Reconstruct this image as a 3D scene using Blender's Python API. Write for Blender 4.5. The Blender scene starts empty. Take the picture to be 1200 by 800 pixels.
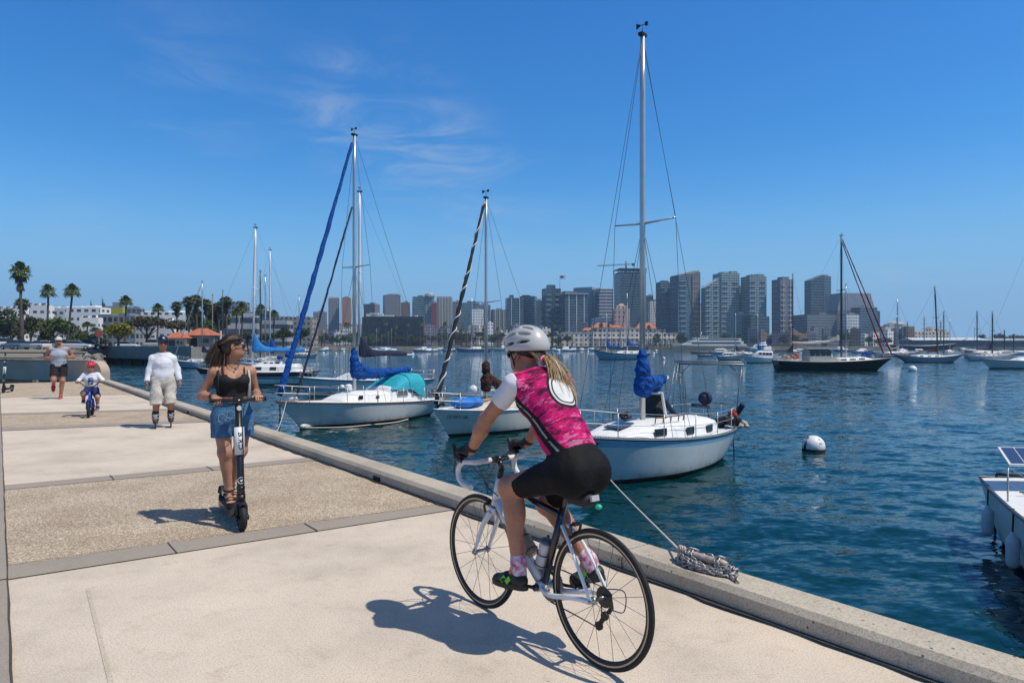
import bpy, math, random
import numpy as np
from mathutils import Vector, Matrix

# ------------------------------------------------------------------ camera, sky, sun, exposure
SC = bpy.context.scene
COL = SC.collection
CAMZ, F, HOR = 1.56, 780.0, 405.0
cam_data = bpy.data.cameras.new("camera")
cam = bpy.data.objects.new("camera", cam_data)
COL.objects.link(cam)
cam.location = (0, 0, CAMZ)
cam.rotation_euler = (math.pi / 2, 0, 0)
cam_data.sensor_width = 36.0
cam_data.lens = 36.0 * F / 1200.0
cam_data.shift_y = 5.0 / 1200.0
cam_data.clip_start = 0.05
cam_data.clip_end = 20000
SC.camera = cam

SUN_DIR = Vector((0.53, -0.20, 1.0)).normalized()          # towards the sun
SUN_EL = math.asin(SUN_DIR.z)
SUN_AZ = math.atan2(SUN_DIR.x, SUN_DIR.y)

world = bpy.data.worlds.new("World")
SC.world = world
world.use_nodes = True
wn, wl = world.node_tree.nodes, world.node_tree.links
wn.clear()


def N(nodes, kind, **kw):
    n = nodes.new(kind)
    for k, v in kw.items():
        setattr(n, k, v)
    return n


w_out = N(wn, 'ShaderNodeOutputWorld')
w_bg = N(wn, 'ShaderNodeBackground')
w_bg.inputs['Strength'].default_value = 0.097
w_sky = N(wn, 'ShaderNodeTexSky', sky_type='NISHITA', sun_disc=False, sun_elevation=SUN_EL, sun_rotation=SUN_AZ,
          air_density=1.35, dust_density=0.0, ozone_density=2.6, altitude=0.0)
w_hs = N(wn, 'ShaderNodeHueSaturation')
w_hs.inputs['Saturation'].default_value = 1.3
w_hs.inputs['Hue'].default_value = 0.5
wl.new(w_sky.outputs[0], w_hs.inputs['Color'])
w_tint = N(wn, 'ShaderNodeMixRGB', blend_type='MULTIPLY')
w_tint.inputs['Fac'].default_value = 1.0
w_tint.inputs['Color2'].default_value = (.44, .97, 1.42, 1)
wl.new(w_hs.outputs[0], w_tint.inputs['Color1'])
# thin cirrus: two wispy streaks and a few small scraps, fixed in the sky by direction
w_tc = N(wn, 'ShaderNodeTexCoord')
w_map = N(wn, 'ShaderNodeMapping')
w_map.inputs['Rotation'].default_value = (0, math.radians(-28), 0)
w_map.inputs['Scale'].default_value = (2.2, 2.0, 9.0)
wl.new(w_tc.outputs['Generated'], w_map.inputs['Vector'])
w_no = N(wn, 'ShaderNodeTexNoise')
w_no.inputs['Scale'].default_value = 2.2
w_no.inputs['Detail'].default_value = 9
w_no.inputs['Roughness'].default_value = 0.62
w_no.inputs['Distortion'].default_value = 1.6
wl.new(w_map.outputs[0], w_no.inputs['Vector'])
w_cr = N(wn, 'ShaderNodeMapRange', interpolation_type='SMOOTHSTEP')
w_cr.inputs['From Min'].default_value = 0.36
w_cr.inputs['From Max'].default_value = 1.02
wl.new(w_no.outputs[0], w_cr.inputs['Value'])


def sky_blob(px, py, rad, amp):
    d = Vector(((px - 600) / F, 1.0, -(py - HOR) / F)).normalized()
    nrm = N(wn, 'ShaderNodeVectorMath', operation='NORMALIZE')
    wl.new(w_tc.outputs['Generated'], nrm.inputs[0])
    dist = N(wn, 'ShaderNodeVectorMath', operation='DISTANCE')
    wl.new(nrm.outputs[0], dist.inputs[0])
    dist.inputs[1].default_value = d
    mr = N(wn, 'ShaderNodeMapRange', interpolation_type='SMOOTHERSTEP')
    mr.inputs['From Min'].default_value = rad
    mr.inputs['From Max'].default_value = 0.0
    mr.inputs['To Min'].default_value = 0.0
    mr.inputs['To Max'].default_value = amp
    wl.new(dist.outputs['Value'], mr.inputs['Value'])
    return mr.outputs[0]


acc = None
for b in ((450, 150, .18, .62), (530, 205, .15, .58), (390, 120, .12, .3), (230, 100, .18, .26), (590, 260, .15, .3), (1056, 312, .055, .5), (95, 285, .09, .25), (700, 330, .3, .1)):
    o = sky_blob(*b)
    if acc is None:
        acc = o
    else:
        a = N(wn, 'ShaderNodeMath', operation='ADD')
        wl.new(acc, a.inputs[0])
        wl.new(o, a.inputs[1])
        acc = a.outputs[0]
w_sep = N(wn, 'ShaderNodeSeparateXYZ')
w_nrm = N(wn, 'ShaderNodeVectorMath', operation='NORMALIZE')
wl.new(w_tc.outputs['Generated'], w_nrm.inputs[0])
wl.new(w_nrm.outputs[0], w_sep.inputs[0])
w_hz = N(wn, 'ShaderNodeMapRange', interpolation_type='SMOOTHERSTEP')
w_hz.inputs['From Min'].default_value = .30
w_hz.inputs['From Max'].default_value = -.02
w_hz.inputs['To Max'].default_value = .92
wl.new(w_sep.outputs[2], w_hz.inputs['Value'])
w_hmix = N(wn, 'ShaderNodeMixRGB')
wl.new(w_hz.outputs[0], w_hmix.inputs['Fac'])
wl.new(w_tint.outputs[0], w_hmix.inputs['Color1'])
w_hmix.inputs['Color2'].default_value = (2.75, 5.0, 8.3, 1)
# unseen upper sky greyed, warm sun glow added, so the shade is less blue
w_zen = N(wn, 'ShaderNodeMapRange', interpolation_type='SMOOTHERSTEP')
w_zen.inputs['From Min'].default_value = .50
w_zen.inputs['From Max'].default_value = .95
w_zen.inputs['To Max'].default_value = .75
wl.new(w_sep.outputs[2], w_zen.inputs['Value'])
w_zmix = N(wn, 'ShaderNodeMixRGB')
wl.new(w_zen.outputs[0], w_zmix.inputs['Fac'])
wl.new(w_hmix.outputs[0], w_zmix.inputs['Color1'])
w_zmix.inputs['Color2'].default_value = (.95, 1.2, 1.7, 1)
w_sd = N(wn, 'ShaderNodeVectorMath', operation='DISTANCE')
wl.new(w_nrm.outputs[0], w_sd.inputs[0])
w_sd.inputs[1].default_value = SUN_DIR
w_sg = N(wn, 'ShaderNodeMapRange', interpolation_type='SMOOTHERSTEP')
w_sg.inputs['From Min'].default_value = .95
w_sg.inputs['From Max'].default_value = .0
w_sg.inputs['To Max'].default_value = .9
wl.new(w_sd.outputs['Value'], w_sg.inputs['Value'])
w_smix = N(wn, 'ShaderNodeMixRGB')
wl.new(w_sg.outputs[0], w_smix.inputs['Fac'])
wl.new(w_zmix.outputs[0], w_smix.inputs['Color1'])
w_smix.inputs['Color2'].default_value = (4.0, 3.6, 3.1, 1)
w_mul = N(wn, 'ShaderNodeMath', operation='MULTIPLY', use_clamp=True)
wl.new(acc, w_mul.inputs[0])
wl.new(w_cr.outputs[0], w_mul.inputs[1])
w_mix = N(wn, 'ShaderNodeMixRGB')
wl.new(w_mul.outputs[0], w_mix.inputs['Fac'])
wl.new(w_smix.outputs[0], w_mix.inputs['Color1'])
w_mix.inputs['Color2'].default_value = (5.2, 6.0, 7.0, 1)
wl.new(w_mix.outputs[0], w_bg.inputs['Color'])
wl.new(w_bg.outputs[0], w_out.inputs['Surface'])

sun_data = bpy.data.lights.new("sun", 'SUN')
sun_data.energy = 4.3
sun_data.angle = math.radians(0.53)
sun_data.color = (1.0, 0.945, 0.84)
sun = bpy.data.objects.new("sun", sun_data)
COL.objects.link(sun)
sun.rotation_euler = SUN_DIR.to_track_quat('Z', 'Y').to_euler()
sun.location = (20, -8, 40)

SC.view_settings.view_transform = 'Standard'
SC.view_settings.look = 'None'
SC.view_settings.exposure = 0.0
SC.view_settings.gamma = 1.0
SC.view_settings.use_curve_mapping = False
SC.render.engine = 'CYCLES'
SC.cycles.max_bounces = 6
SC.cycles.diffuse_bounces = 3
SC.cycles.glossy_bounces = 3
SC.cycles.transmission_bounces = 4
SC.cycles.volume_bounces = 0
SC.cycles.transparent_max_bounces = 6
SC.cycles.caustics_reflective = False
SC.cycles.caustics_refractive = False
SC.cycles.sample_clamp_indirect = 4.0
SC.cycles.use_denoising = True
SC.cycles.denoiser = 'OPENIMAGEDENOISE'
SC.render.film_transparent = False

rnd = random.Random(11)
PI = math.pi
WZ = -1.6                                                   # water level


def at(px, py, Y):
    return Vector(((px - 600) / F * Y, Y, CAMZ - (py - HOR) / F * Y))


def gnd(px, py, z=0.0):
    Y = F * (CAMZ - z) / (py - HOR)
    return Vector(((px - 600) / F * Y, Y, z))


def V(*a):
    return Vector(a)


# ------------------------------------------------------------------ materials
MATS = {}


def mat(name, col, rough=.6, metal=0.0, var=0.0, vscale=8.0, bump=0.0, bscale=40.0, spec=.5, sss=0.0, coat=0.0, col2=None, detail=5, alpha=1.0, coords='Object', trans=0.0, ior=1.45):
    if name in MATS:
        return MATS[name]
    m = bpy.data.materials.new(name)
    m.use_nodes = True
    nt = m.node_tree
    b = nt.nodes['Principled BSDF']
    c = (col[0], col[1], col[2], 1)
    b.inputs['Base Color'].default_value = c
    b.inputs['Roughness'].default_value = rough
    b.inputs['Metallic'].default_value = metal
    b.inputs['Specular IOR Level'].default_value = spec
    b.inputs['IOR'].default_value = ior
    b.inputs['Transmission Weight'].default_value = trans
    if sss:
        b.inputs['Subsurface Weight'].default_value = sss
        b.inputs['Subsurface Radius'].default_value = (.012, .004, .002)
        b.inputs['Subsurface Scale'].default_value = 1.0
    if coat:
        b.inputs['Coat Weight'].default_value = coat
        b.inputs['Coat Roughness'].default_value = .05
    if alpha < 1:
        b.inputs['Alpha'].default_value = alpha
    if var or bump or col2:
        tc = nt.nodes.new('ShaderNodeTexCoord')
    if var or col2:
        n = nt.nodes.new('ShaderNodeTexNoise')
        n.inputs['Scale'].default_value = vscale
        n.inputs['Detail'].default_value = detail
        n.inputs['Roughness'].default_value = .6
        nt.links.new(tc.outputs[coords], n.inputs['Vector'])
        mr = nt.nodes.new('ShaderNodeMapRange')
        mr.inputs['From Min'].default_value = .3
        mr.inputs['From Max'].default_value = .7
        nt.links.new(n.outputs[0], mr.inputs['Value'])
        mx = nt.nodes.new('ShaderNodeMixRGB')
        if col2:
            mx.inputs['Color1'].default_value = c
            mx.inputs['Color2'].default_value = (*col2, 1)
        else:
            mx.inputs['Color1'].default_value = tuple(max(0, x * (1 - var)) for x in col) + (1,)
            mx.inputs['Color2'].default_value = tuple(min(1, x * (1 + var)) for x in col) + (1,)
        nt.links.new(mr.outputs[0], mx.inputs['Fac'])
        nt.links.new(mx.outputs[0], b.inputs['Base Color'])
    if bump:
        n2 = nt.nodes.new('ShaderNodeTexNoise')
        n2.inputs['Scale'].default_value = bscale
        n2.inputs['Detail'].default_value = 4
        nt.links.new(tc.outputs[coords], n2.inputs['Vector'])
        bp = nt.nodes.new('ShaderNodeBump')
        bp.inputs['Strength'].default_value = 1.0
        bp.inputs['Distance'].default_value = bump
        nt.links.new(n2.outputs[0], bp.inputs['Height'])
        nt.links.new(bp.outputs[0], b.inputs['Normal'])
    MATS[name] = m
    return m


# ------------------------------------------------------------------ mesh helpers
def frame(d, up=V(0, 0, 1)):
    d = Vector(d).normalized()
    s = up.cross(d)
    if s.length < 1e-4:
        s = V(1, 0, 0).cross(d)
        if s.length < 1e-4:
            s = V(0, 1, 0)
    s.normalize()
    return d, s, d.cross(s)


class MB:
    def __init__(self):
        self.v, self.f, self.sm, self.mi, self.m = [], [], [], [], 0

    def add(self, vs, fs, smooth=False):
        o = len(self.v)
        self.v += [tuple(p) for p in vs]
        self.f += [tuple(i + o for i in f) for f in fs]
        self.sm += [smooth] * len(fs)
        self.mi += [self.m] * len(fs)
        return self

    def mat(self, i):
        self.m = i
        return self

    def box(self, c, d, R=None, taper=1.0):
        c = Vector(c)
        h = [x / 2 for x in d]
        vs = []
        for z in (-1, 1):
            k = taper if z > 0 else 1.0
            for x, y in ((-1, -1), (1, -1), (1, 1), (-1, 1)):
                p = Vector((x * h[0] * k, y * h[1] * k, z * h[2]))
                vs.append(c + (R @ p if R else p))
        return self.add(vs, [(3, 2, 1, 0), (4, 5, 6, 7), (0, 1, 5, 4), (1, 2, 6, 5), (2, 3, 7, 6), (3, 0, 4, 7)])

    def bar(self, a, b, w, h, up=V(0, 0, 1)):
        a, b = Vector(a), Vector(b)
        d, s, u = frame(b - a, up)
        vs = [p + s * (x * w / 2) + u * (y * h / 2) for p in (a, b) for x, y in ((-1, -1), (1, -1), (1, 1), (-1, 1))]
        return self.add(vs, [(0, 1, 2, 3), (7, 6, 5, 4), (1, 0, 4, 5), (2, 1, 5, 6), (3, 2, 6, 7), (0, 3, 7, 4)])

    def tube(self, pts, r, n=8, caps=True, closed=False, flat=1.0, up=V(0, 0, 1), smooth=True):
        pts = [Vector(p) for p in pts]
        m = len(pts)
        rs = list(r) if hasattr(r, '__len__') else [r] * m
        vs, prev = [], None
        for i, p in enumerate(pts):
            if closed:
                d = pts[(i + 1) % m] - pts[i - 1]
            else:
                d = pts[min(i + 1, m - 1)] - pts[max(i - 1, 0)]
            if d.length < 1e-9:
                d = V(0, 0, 1)
            d.normalize()
            if prev is None:
                _, s, u = frame(d, up)
            else:
                s = prev - d * prev.dot(d)
                if s.length < 1e-5:
                    _, s, u = frame(d, up)
                s.normalize()
                u = d.cross(s)
            prev = s
            for k in range(n):
                a = 2 * PI * k / n
                vs.append(p + s * (math.cos(a) * rs[i]) + u * (math.sin(a) * rs[i] * flat))
        fs = []
        for i in range(m if closed else m - 1):
            j = (i + 1) % m
            for k in range(n):
                l = (k + 1) % n
                fs.append((i * n + k, i * n + l, j * n + l, j * n + k))
        self.add(vs, fs, smooth)
        if caps and not closed:
            o = len(self.v) - len(vs)
            self.f.append(tuple(o + k for k in reversed(range(n))))
            self.f.append(tuple(o + (m - 1) * n + k for k in range(n)))
            self.sm += [False, False]
            self.mi += [self.m, self.m]
        return self

    def lathe(self, prof, n=16, c=V(0, 0, 0), R=None, smooth=True, a0=0, a1=2 * PI):
        vs = []
        full = abs(a1 - a0 - 2 * PI) < 1e-6
        cnt = n if full else n + 1
        for r, z in prof:
            for k in range(cnt):
                a = a0 + (a1 - a0) * k / n
                p = Vector((r * math.cos(a), r * math.sin(a), z))
                vs.append(c + (R @ p if R else p))
        fs = []
        for i in range(len(prof) - 1):
            for k in range(n):
                l = (k + 1) % cnt
                fs.append((i * cnt + k, i * cnt + l, (i + 1) * cnt + l, (i + 1) * cnt + k))
        return self.add(vs, fs, smooth)

    def ell(self, c, r, n=12, R=None, z0=-1.0, z1=1.0):
        if not hasattr(r, '__len__'):
            r = (r, r, r)
        m = max(4, n // 2)
        vs, fs = [], []
        t0, t1 = math.asin(z0), math.asin(z1)
        for i in range(m + 1):
            t = t0 + (t1 - t0) * i / m
            for k in range(n):
                a = 2 * PI * k / n
                p = Vector((r[0] * math.cos(t) * math.cos(a), r[1] * math.cos(t) * math.sin(a), r[2] * math.sin(t)))
                vs.append(Vector(c) + (R @ p if R else p))
        for i in range(m):
            for k in range(n):
                l = (k + 1) % n
                fs.append((i * n + k, i * n + l, (i + 1) * n + l, (i + 1) * n + k))
        return self.add(vs, fs, True)

    def prism(self, poly, vec):
        vec = Vector(vec)
        n = len(poly)
        a = [Vector(p) for p in poly]
        nrm = Vector((0, 0, 0))
        for i in range(n):
            nrm += a[i].cross(a[(i + 1) % n])
        if nrm.dot(vec) > 0:
            a.reverse()
        vs = a + [p + vec for p in a]
        fs = [tuple(range(n)), tuple(range(2 * n - 1, n - 1, -1))]
        fs += [(i + n, (i + 1) % n + n, (i + 1) % n, i) for i in range(n)]
        return self.add(vs, fs)

    def loft(self, rings, smooth=True, closed=True, caps=True):
        n = len(rings[0])
        vs = [p for r in rings for p in r]
        fs = []
        for i in range(len(rings) - 1):
            for k in range(n if closed else n - 1):
                l = (k + 1) % n
                fs.append((i * n + k, i * n + l, (i + 1) * n + l, (i + 1) * n + k))
        self.add(vs, fs, smooth)
        if caps:
            o = len(self.v) - len(vs)
            self.f.append(tuple(o + k for k in reversed(range(n))))
            self.f.append(tuple(o + (len(rings) - 1) * n + k for k in range(n)))
            self.sm += [False, False]
            self.mi += [self.m, self.m]
        return self

    def torus(self, c, R, r, axis='y', n=48, m=8, flat=1.0):
        c = Vector(c)
        pts = []
        for k in range(n):
            a = 2 * PI * k / n
            if axis == 'y':
                pts.append(c + V(R * math.cos(a), 0, R * math.sin(a)))
            elif axis == 'z':
                pts.append(c + V(R * math.cos(a), R * math.sin(a), 0))
            else:
                pts.append(c + V(0, R * math.cos(a), R * math.sin(a)))
        up = {'y': V(0, 1, 0), 'z': V(0, 0, 1), 'x': V(1, 0, 0)}[axis]
        return self.tube(pts, r, m, closed=True, up=up, flat=flat)

    def build(self, name, mats, parent=None, smooth=None):
        me = bpy.data.meshes.new(name)
        me.from_pydata(self.v, [], self.f)
        mats = mats if isinstance(mats, (list, tuple)) else [mats]
        for m in mats:
            me.materials.append(m)
        if self.f:
            me.polygons.foreach_set('use_smooth', self.sm if smooth is None else [smooth] * len(self.f))
            me.polygons.foreach_set('material_index', [min(i, len(mats) - 1) for i in self.mi])
        me.update()
        o = bpy.data.objects.new(name, me)
        COL.objects.link(o)
        o.parent = parent
        return o


def np_mesh(name, v, f, m, parent=None, smooth=True):
    me = bpy.data.meshes.new(name)
    nv, nf, k = len(v), len(f), f.shape[1]
    me.vertices.add(nv)
    me.vertices.foreach_set('co', np.ascontiguousarray(v, dtype=np.float32).ravel())
    me.loops.add(nf * k)
    me.loops.foreach_set('vertex_index', np.ascontiguousarray(f, dtype=np.int32).ravel())
    me.polygons.add(nf)
    me.polygons.foreach_set('loop_start', np.arange(0, nf * k, k, dtype=np.int32))
    me.polygons.foreach_set('use_smooth', np.full(nf, smooth))
    me.materials.append(m)
    me.update()
    me.validate()
    o = bpy.data.objects.new(name, me)
    COL.objects.link(o)
    o.parent = parent
    return o


def tag(o, label=None, cat=None, group=None, kind=None):
    if label:
        o['label'] = label
    if cat:
        o['category'] = cat
    if group:
        o['group'] = group
    if kind:
        o['kind'] = kind
    return o


def thing(name, label, cat, loc=(0, 0, 0), rz=0.0, group=None):
    o = bpy.data.objects.new(name, None)
    COL.objects.link(o)
    o.location = loc
    o.rotation_euler = (0, 0, rz)
    o.empty_display_size = .1
    return tag(o, label, cat, group)


def copy_tree(o, parent=None):
    c = o.copy()
    COL.objects.link(c)
    c.parent = parent
    for ch in list(o.children):
        copy_tree(ch, c)
    return c


def struct(name, mb, m):
    return tag(mb.build(name, m), kind='structure')


def text_mesh(name, body, size, m, parent, ext=.002, align='CENTER', bold=0.0):
    cu = bpy.data.curves.new(name, 'FONT')
    cu.body, cu.size, cu.extrude, cu.align_x, cu.align_y, cu.offset = body, size, ext, align, 'CENTER', bold
    o = bpy.data.objects.new(name, cu)
    COL.objects.link(o)
    bpy.context.view_layer.update()
    me = bpy.data.meshes.new_from_object(o.evaluated_get(bpy.context.evaluated_depsgraph_get()))
    bpy.data.objects.remove(o)
    bpy.data.curves.remove(cu)
    me.materials.clear()
    me.materials.append(m)
    o = bpy.data.objects.new(name, me)
    COL.objects.link(o)
    o.parent = parent
    return o


def rotz(a):
    return Matrix.Rotation(a, 3, 'Z')


def rot(a, ax):
    return Matrix.Rotation(a, 3, ax)


def lerp(a, b, t):
    return a + (b - a) * t


def bez(pts, n=12):
    pts = [Vector(p) for p in pts]
    out = []
    m = len(pts)
    for i in range(m - 1):
        p0, p1, p2, p3 = pts[max(i - 1, 0)], pts[i], pts[i + 1], pts[min(i + 2, m - 1)]
        for k in range(n):
            t = k / n
            out.append(.5 * ((2 * p1) + (p2 - p0) * t + (2 * p0 - 5 * p1 + 4 * p2 - p3) * t * t + (3 * p1 - p0 - 3 * p2 + p3) * t ** 3))
    out.append(pts[-1])
    return out
# ------------------------------------------------------------------ quay frame: u along the quay, n across it towards the water
QD = V(-.6111, .7916, 0)
QN = V(.7916, .6111, 0)
KERB_N = 3.432


def Q(u, n, z=0.0):
    return QD * u + QN * n + V(0, 0, z)


def q_of(p):
    return p.x * QD.x + p.y * QD.y, p.x * QN.x + p.y * QN.y


def nodes_of(name):
    m = bpy.data.materials.new(name)
    m.use_nodes = True
    nt = m.node_tree
    return m, nt, nt.nodes['Principled BSDF']


def sep_noise(nt, vec, scale, detail=4, rough=.6):
    n = nt.nodes.new('ShaderNodeTexNoise')
    n.inputs['Scale'].default_value = scale
    n.inputs['Detail'].default_value = detail
    n.inputs['Roughness'].default_value = rough
    nt.links.new(vec, n.inputs['Vector'])
    return n.outputs[0]


def ramp(nt, fac, stops):
    r = nt.nodes.new('ShaderNodeValToRGB')
    e = r.color_ramp.elements
    while len(e) < len(stops):
        e.new(.5)
    for i, (p, c) in enumerate(stops):
        e[i].position = p
        e[i].color = (*c, 1) if len(c) == 3 else c
    nt.links.new(fac, r.inputs[0])
    return r.outputs[0]


def mixc(nt, a, b, fac, mode='MIX'):
    x = nt.nodes.new('ShaderNodeMixRGB')
    x.blend_type = mode
    for s, v in ((x.inputs['Color1'], a), (x.inputs['Color2'], b), (x.inputs['Fac'], fac)):
        if hasattr(v, 'links'):
            nt.links.new(v, s)
        elif isinstance(v, tuple):
            s.default_value = (*v, 1) if len(v) == 3 else v
        else:
            s.default_value = v
    return x.outputs[0]


def maprange(nt, v, a, b, c=0.0, d=1.0):
    x = nt.nodes.new('ShaderNodeMapRange')
    x.inputs['From Min'].default_value = a
    x.inputs['From Max'].default_value = b
    x.inputs['To Min'].default_value = c
    x.inputs['To Max'].default_value = d
    nt.links.new(v, x.inputs['Value'])
    return x.outputs[0]


def math_n(nt, op, a, b=None, c=None):
    x = nt.nodes.new('ShaderNodeMath')
    x.operation = op
    for i, v in enumerate((a, b, c)):
        if v is None:
            continue
        if hasattr(v, 'links'):
            nt.links.new(v, x.inputs[i])
        else:
            x.inputs[i].default_value = v
    return x.outputs[0]


def bump_n(nt, bsdf, h, dist, prev=None):
    b = nt.nodes.new('ShaderNodeBump')
    b.inputs['Strength'].default_value = 1
    b.inputs['Distance'].default_value = dist
    nt.links.new(h, b.inputs['Height'])
    if prev is not None:
        nt.links.new(prev, b.inputs['Normal'])
    nt.links.new(b.outputs[0], bsdf.inputs['Normal'])
    return b.outputs[0]


def concrete(name, c, grain=.10, stain=.5, rough=.85, speck=True, vs=5.0, vr=.035):
    m, nt, b = nodes_of(name)
    tc = nt.nodes.new('ShaderNodeTexCoord').outputs['Object']
    big = sep_noise(nt, tc, .9, 6, .65)
    mid = sep_noise(nt, tc, 5.5, 6, .7)
    fin = sep_noise(nt, tc, 95, 3, .75)
    col = ramp(nt, big, [(.3, tuple(x * (1 - .22 * stain) for x in c)), (.5, c), (.72, tuple(min(1, x * (1 + .12 * stain)) for x in c))])
    col = mixc(nt, col, ramp(nt, mid, [(.28, (.72, .68, .62)), (.46, (1, 1, 1)), (.9, (1.0, 1.0, 1.0))]), .55 * stain, 'MULTIPLY')
    col = mixc(nt, col, ramp(nt, fin, [(.3, (1 - 2.2 * grain,) * 3), (.5, (1, 1, 1)), (.75, (1 + grain,) * 3)]), 1.0, 'MULTIPLY')
    if speck:
        vo = nt.nodes.new('ShaderNodeTexVoronoi')
        vo.inputs['Scale'].default_value = vs
        nt.links.new(tc, vo.inputs['Vector'])
        gate = math_n(nt, 'GREATER_THAN', sep_noise(nt, tc, 3.1, 2), .56)
        sp = math_n(nt, 'MULTIPLY', math_n(nt, 'LESS_THAN', vo.outputs['Distance'], vr), gate)
        col = mixc(nt, col, (.05, .045, .04), math_n(nt, 'MULTIPLY', sp, .8))
    nt.links.new(col, b.inputs['Base Color'])
    b.inputs['Roughness'].default_value = rough
    b.inputs['Specular IOR Level'].default_value = .25
    n1 = bump_n(nt, b, fin, .0015)
    bump_n(nt, b, mid, .004, n1)
    return m


M_CONC = concrete('pale_concrete', (.575, .487, .392), grain=.17, stain=1.0)
M_KERB = concrete('kerb_concrete', (.44, .385, .305), grain=.22, stain=1.0, vs=16, vr=.13)
M_WALLC = concrete('wall_concrete', (.46, .36, .27), grain=.1, stain=.5, speck=False)
M_BAND = concrete('grey_band', (.31, .265, .22), grain=.12, stain=.5, speck=False)
M_JOINT = mat('joint', (.06, .055, .05), .9)


def aggregate():
    m, nt, b = nodes_of('exposed_aggregate')
    tc = nt.nodes.new('ShaderNodeTexCoord').outputs['Object']
    vo = nt.nodes.new('ShaderNodeTexVoronoi')
    vo.inputs['Scale'].default_value = 78
    nt.links.new(tc, vo.inputs['Vector'])
    sx = nt.nodes.new('ShaderNodeSeparateColor')
    nt.links.new(vo.outputs['Color'], sx.inputs[0])
    col = ramp(nt, sx.outputs[0], [(0, (.26, .18, .11)), (.22, (.45, .34, .23)), (.5, (.58, .46, .33)), (.75, (.68, .57, .44)), (1, (.80, .72, .60))])
    col = mixc(nt, col, (.34, .27, .19), maprange(nt, vo.outputs['Distance'], .42, .62), 'MIX')
    big = sep_noise(nt, tc, 1.4, 5, .65)
    col = mixc(nt, col, ramp(nt, big, [(.3, (.75, .72, .70)), (.6, (1, 1, 1)), (.75, (1.08, 1.08, 1.06))]), 1.0, 'MULTIPLY')
    nt.links.new(col, b.inputs['Base Color'])
    b.inputs['Roughness'].default_value = .8
    b.inputs['Specular IOR Level'].default_value = .3
    bump_n(nt, b, math_n(nt, 'SUBTRACT', 1.0, vo.outputs['Distance']), .006)
    return m


M_AGG = aggregate()

# promenade deck with its sea wall
mb = MB()
poly = [Q(-9, -9), Q(-9, 3.66), Q(32.6, 3.66), Q(36, -9)]
mb.prism([p + V(0, 0, 0) for p in poly], V(0, 0, -3.2))
struct('promenade', mb, M_CONC)


def edge_u(pa, pb):
    (u0, n0), (u1, n1) = q_of(gnd(*pa)), q_of(gnd(*pb))
    return lambda n: u0 + (u1 - u0) * (n - n0) / (n1 - n0)


def band(name, m, ea, eb, z, n0=.05, n1=KERB_N):
    mb = MB()
    k = 8
    vs = []
    for i in range(k + 1):
        n = lerp(n0, n1, i / k)
        vs += [Q(ea(n), n, z), Q(eb(n), n, z)]
    mb.add(vs, [(2 * i, 2 * i + 2, 2 * i + 3, 2 * i + 1) for i in range(k)])
    return struct(name, mb, m)


E1a, E1b = edge_u((7, 680), (516.7, 600)), edge_u((7, 664), (495, 594.7))
E2a, E2b = edge_u((0, 575), (356, 541.7)), edge_u((0, 569.5), (350, 537.6))
E3a, E3b = edge_u((0, 505), (230, 495)), edge_u((0, 501.5), (230, 492))
E4a, E4b = edge_u((0, 486.5), (175, 481.5)), edge_u((0, 484.5), (175, 479.6))
E5a = edge_u((0, 466), (140, 462.5))
band('aggregate_paving', M_AGG, E1b, E2a, .004)
band('aggregate_paving', M_AGG, E3b, E4a, .004)
band('aggregate_paving', M_AGG, E5a, lambda n: 34.5, .004)
for a, b in ((E1a, E1b), (E2a, E2b), (E3a, E3b), (E4a, E4b)):
    band('paving_strip', M_BAND, a, b, .008)
# grey strip along the landward side, and the joints between slabs
mb = MB()
mb.add([Q(-9, -.42, .008), Q(-9, .05, .008), Q(34, .05, .008), Q(34, -.42, .008)], [(0, 1, 2, 3)])
struct('paving_strip', mb, M_BAND)
mb = MB()


def joint(p, q, w=.008, z=.0125):
    d = (q - p).normalized()
    s = V(-d.y, d.x, 0) * w
    prev = None
    k = max(2, int((q - p).length / .25))
    vs, fs = [], []
    for i in range(k + 1):
        o = p.lerp(q, i / k) + s * rnd.uniform(-.5, .5)
        ww = rnd.uniform(.6, 1.25)
        vs += [o - s * ww + V(0, 0, z), o + s * ww + V(0, 0, z)]
    fs = [(2 * i, 2 * i + 2, 2 * i + 3, 2 * i + 1) for i in range(k)]
    mb.add(vs, fs)


joint(Q(-6, .05), Q(33, .05), .005)
for n in (1.06, 2.12):
    joint(Q(E1a(n) - .01, n), Q(E1b(n) + .01, n), .007)
    joint(Q(E2a(n) - .01, n), Q(E2b(n) + .01, n), .007)
joint(Q(E1a(-.42), -.42), Q(E1a(.05), .05), .006)
joint(Q(E1b(.05), .05), Q(E1b(KERB_N), KERB_N), .005)
struct('paving_joint', mb, M_JOINT)
# a faint old saw-cut running along the near slab
M_FADE = concrete('old_patch', (.50, .43, .34), grain=.2, stain=.9)
mb = MB()
p, q = gnd(103, 690), gnd(133, 812)
d_ = (q - p).normalized()
s_ = V(-d_.y, d_.x, 0) * .011
mb.add([p - s_ + V(0, 0, .003), q - s_ + V(0, 0, .003), q + s_ + V(0, 0, .003), p + s_ + V(0, 0, .003)], [(0, 1, 2, 3)])
struct('paving_patch', mb, M_FADE)

# kerb: chamfered upstand along the water edge
prof = [(KERB_N, 0.0), (KERB_N + .004, .098), (KERB_N + .035, .132), (KERB_N + .275, .132), (KERB_N + .29, .115), (KERB_N + .29, -.25), (KERB_N + .10, -.25), (KERB_N + .10, 0)]
mb = MB()
us = [-9]
while us[-1] < 32.4:
    us.append(min(32.4, us[-1] + 3.05))
for a, b in zip(us[:-1], us[1:]):
    rings = []
    for u in (a + .006, b - .006):
        rings.append([Q(u, n, z) for n, z in prof])
    mb.loft(rings, smooth=False)
struct('kerb', mb, M_KERB)
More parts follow.
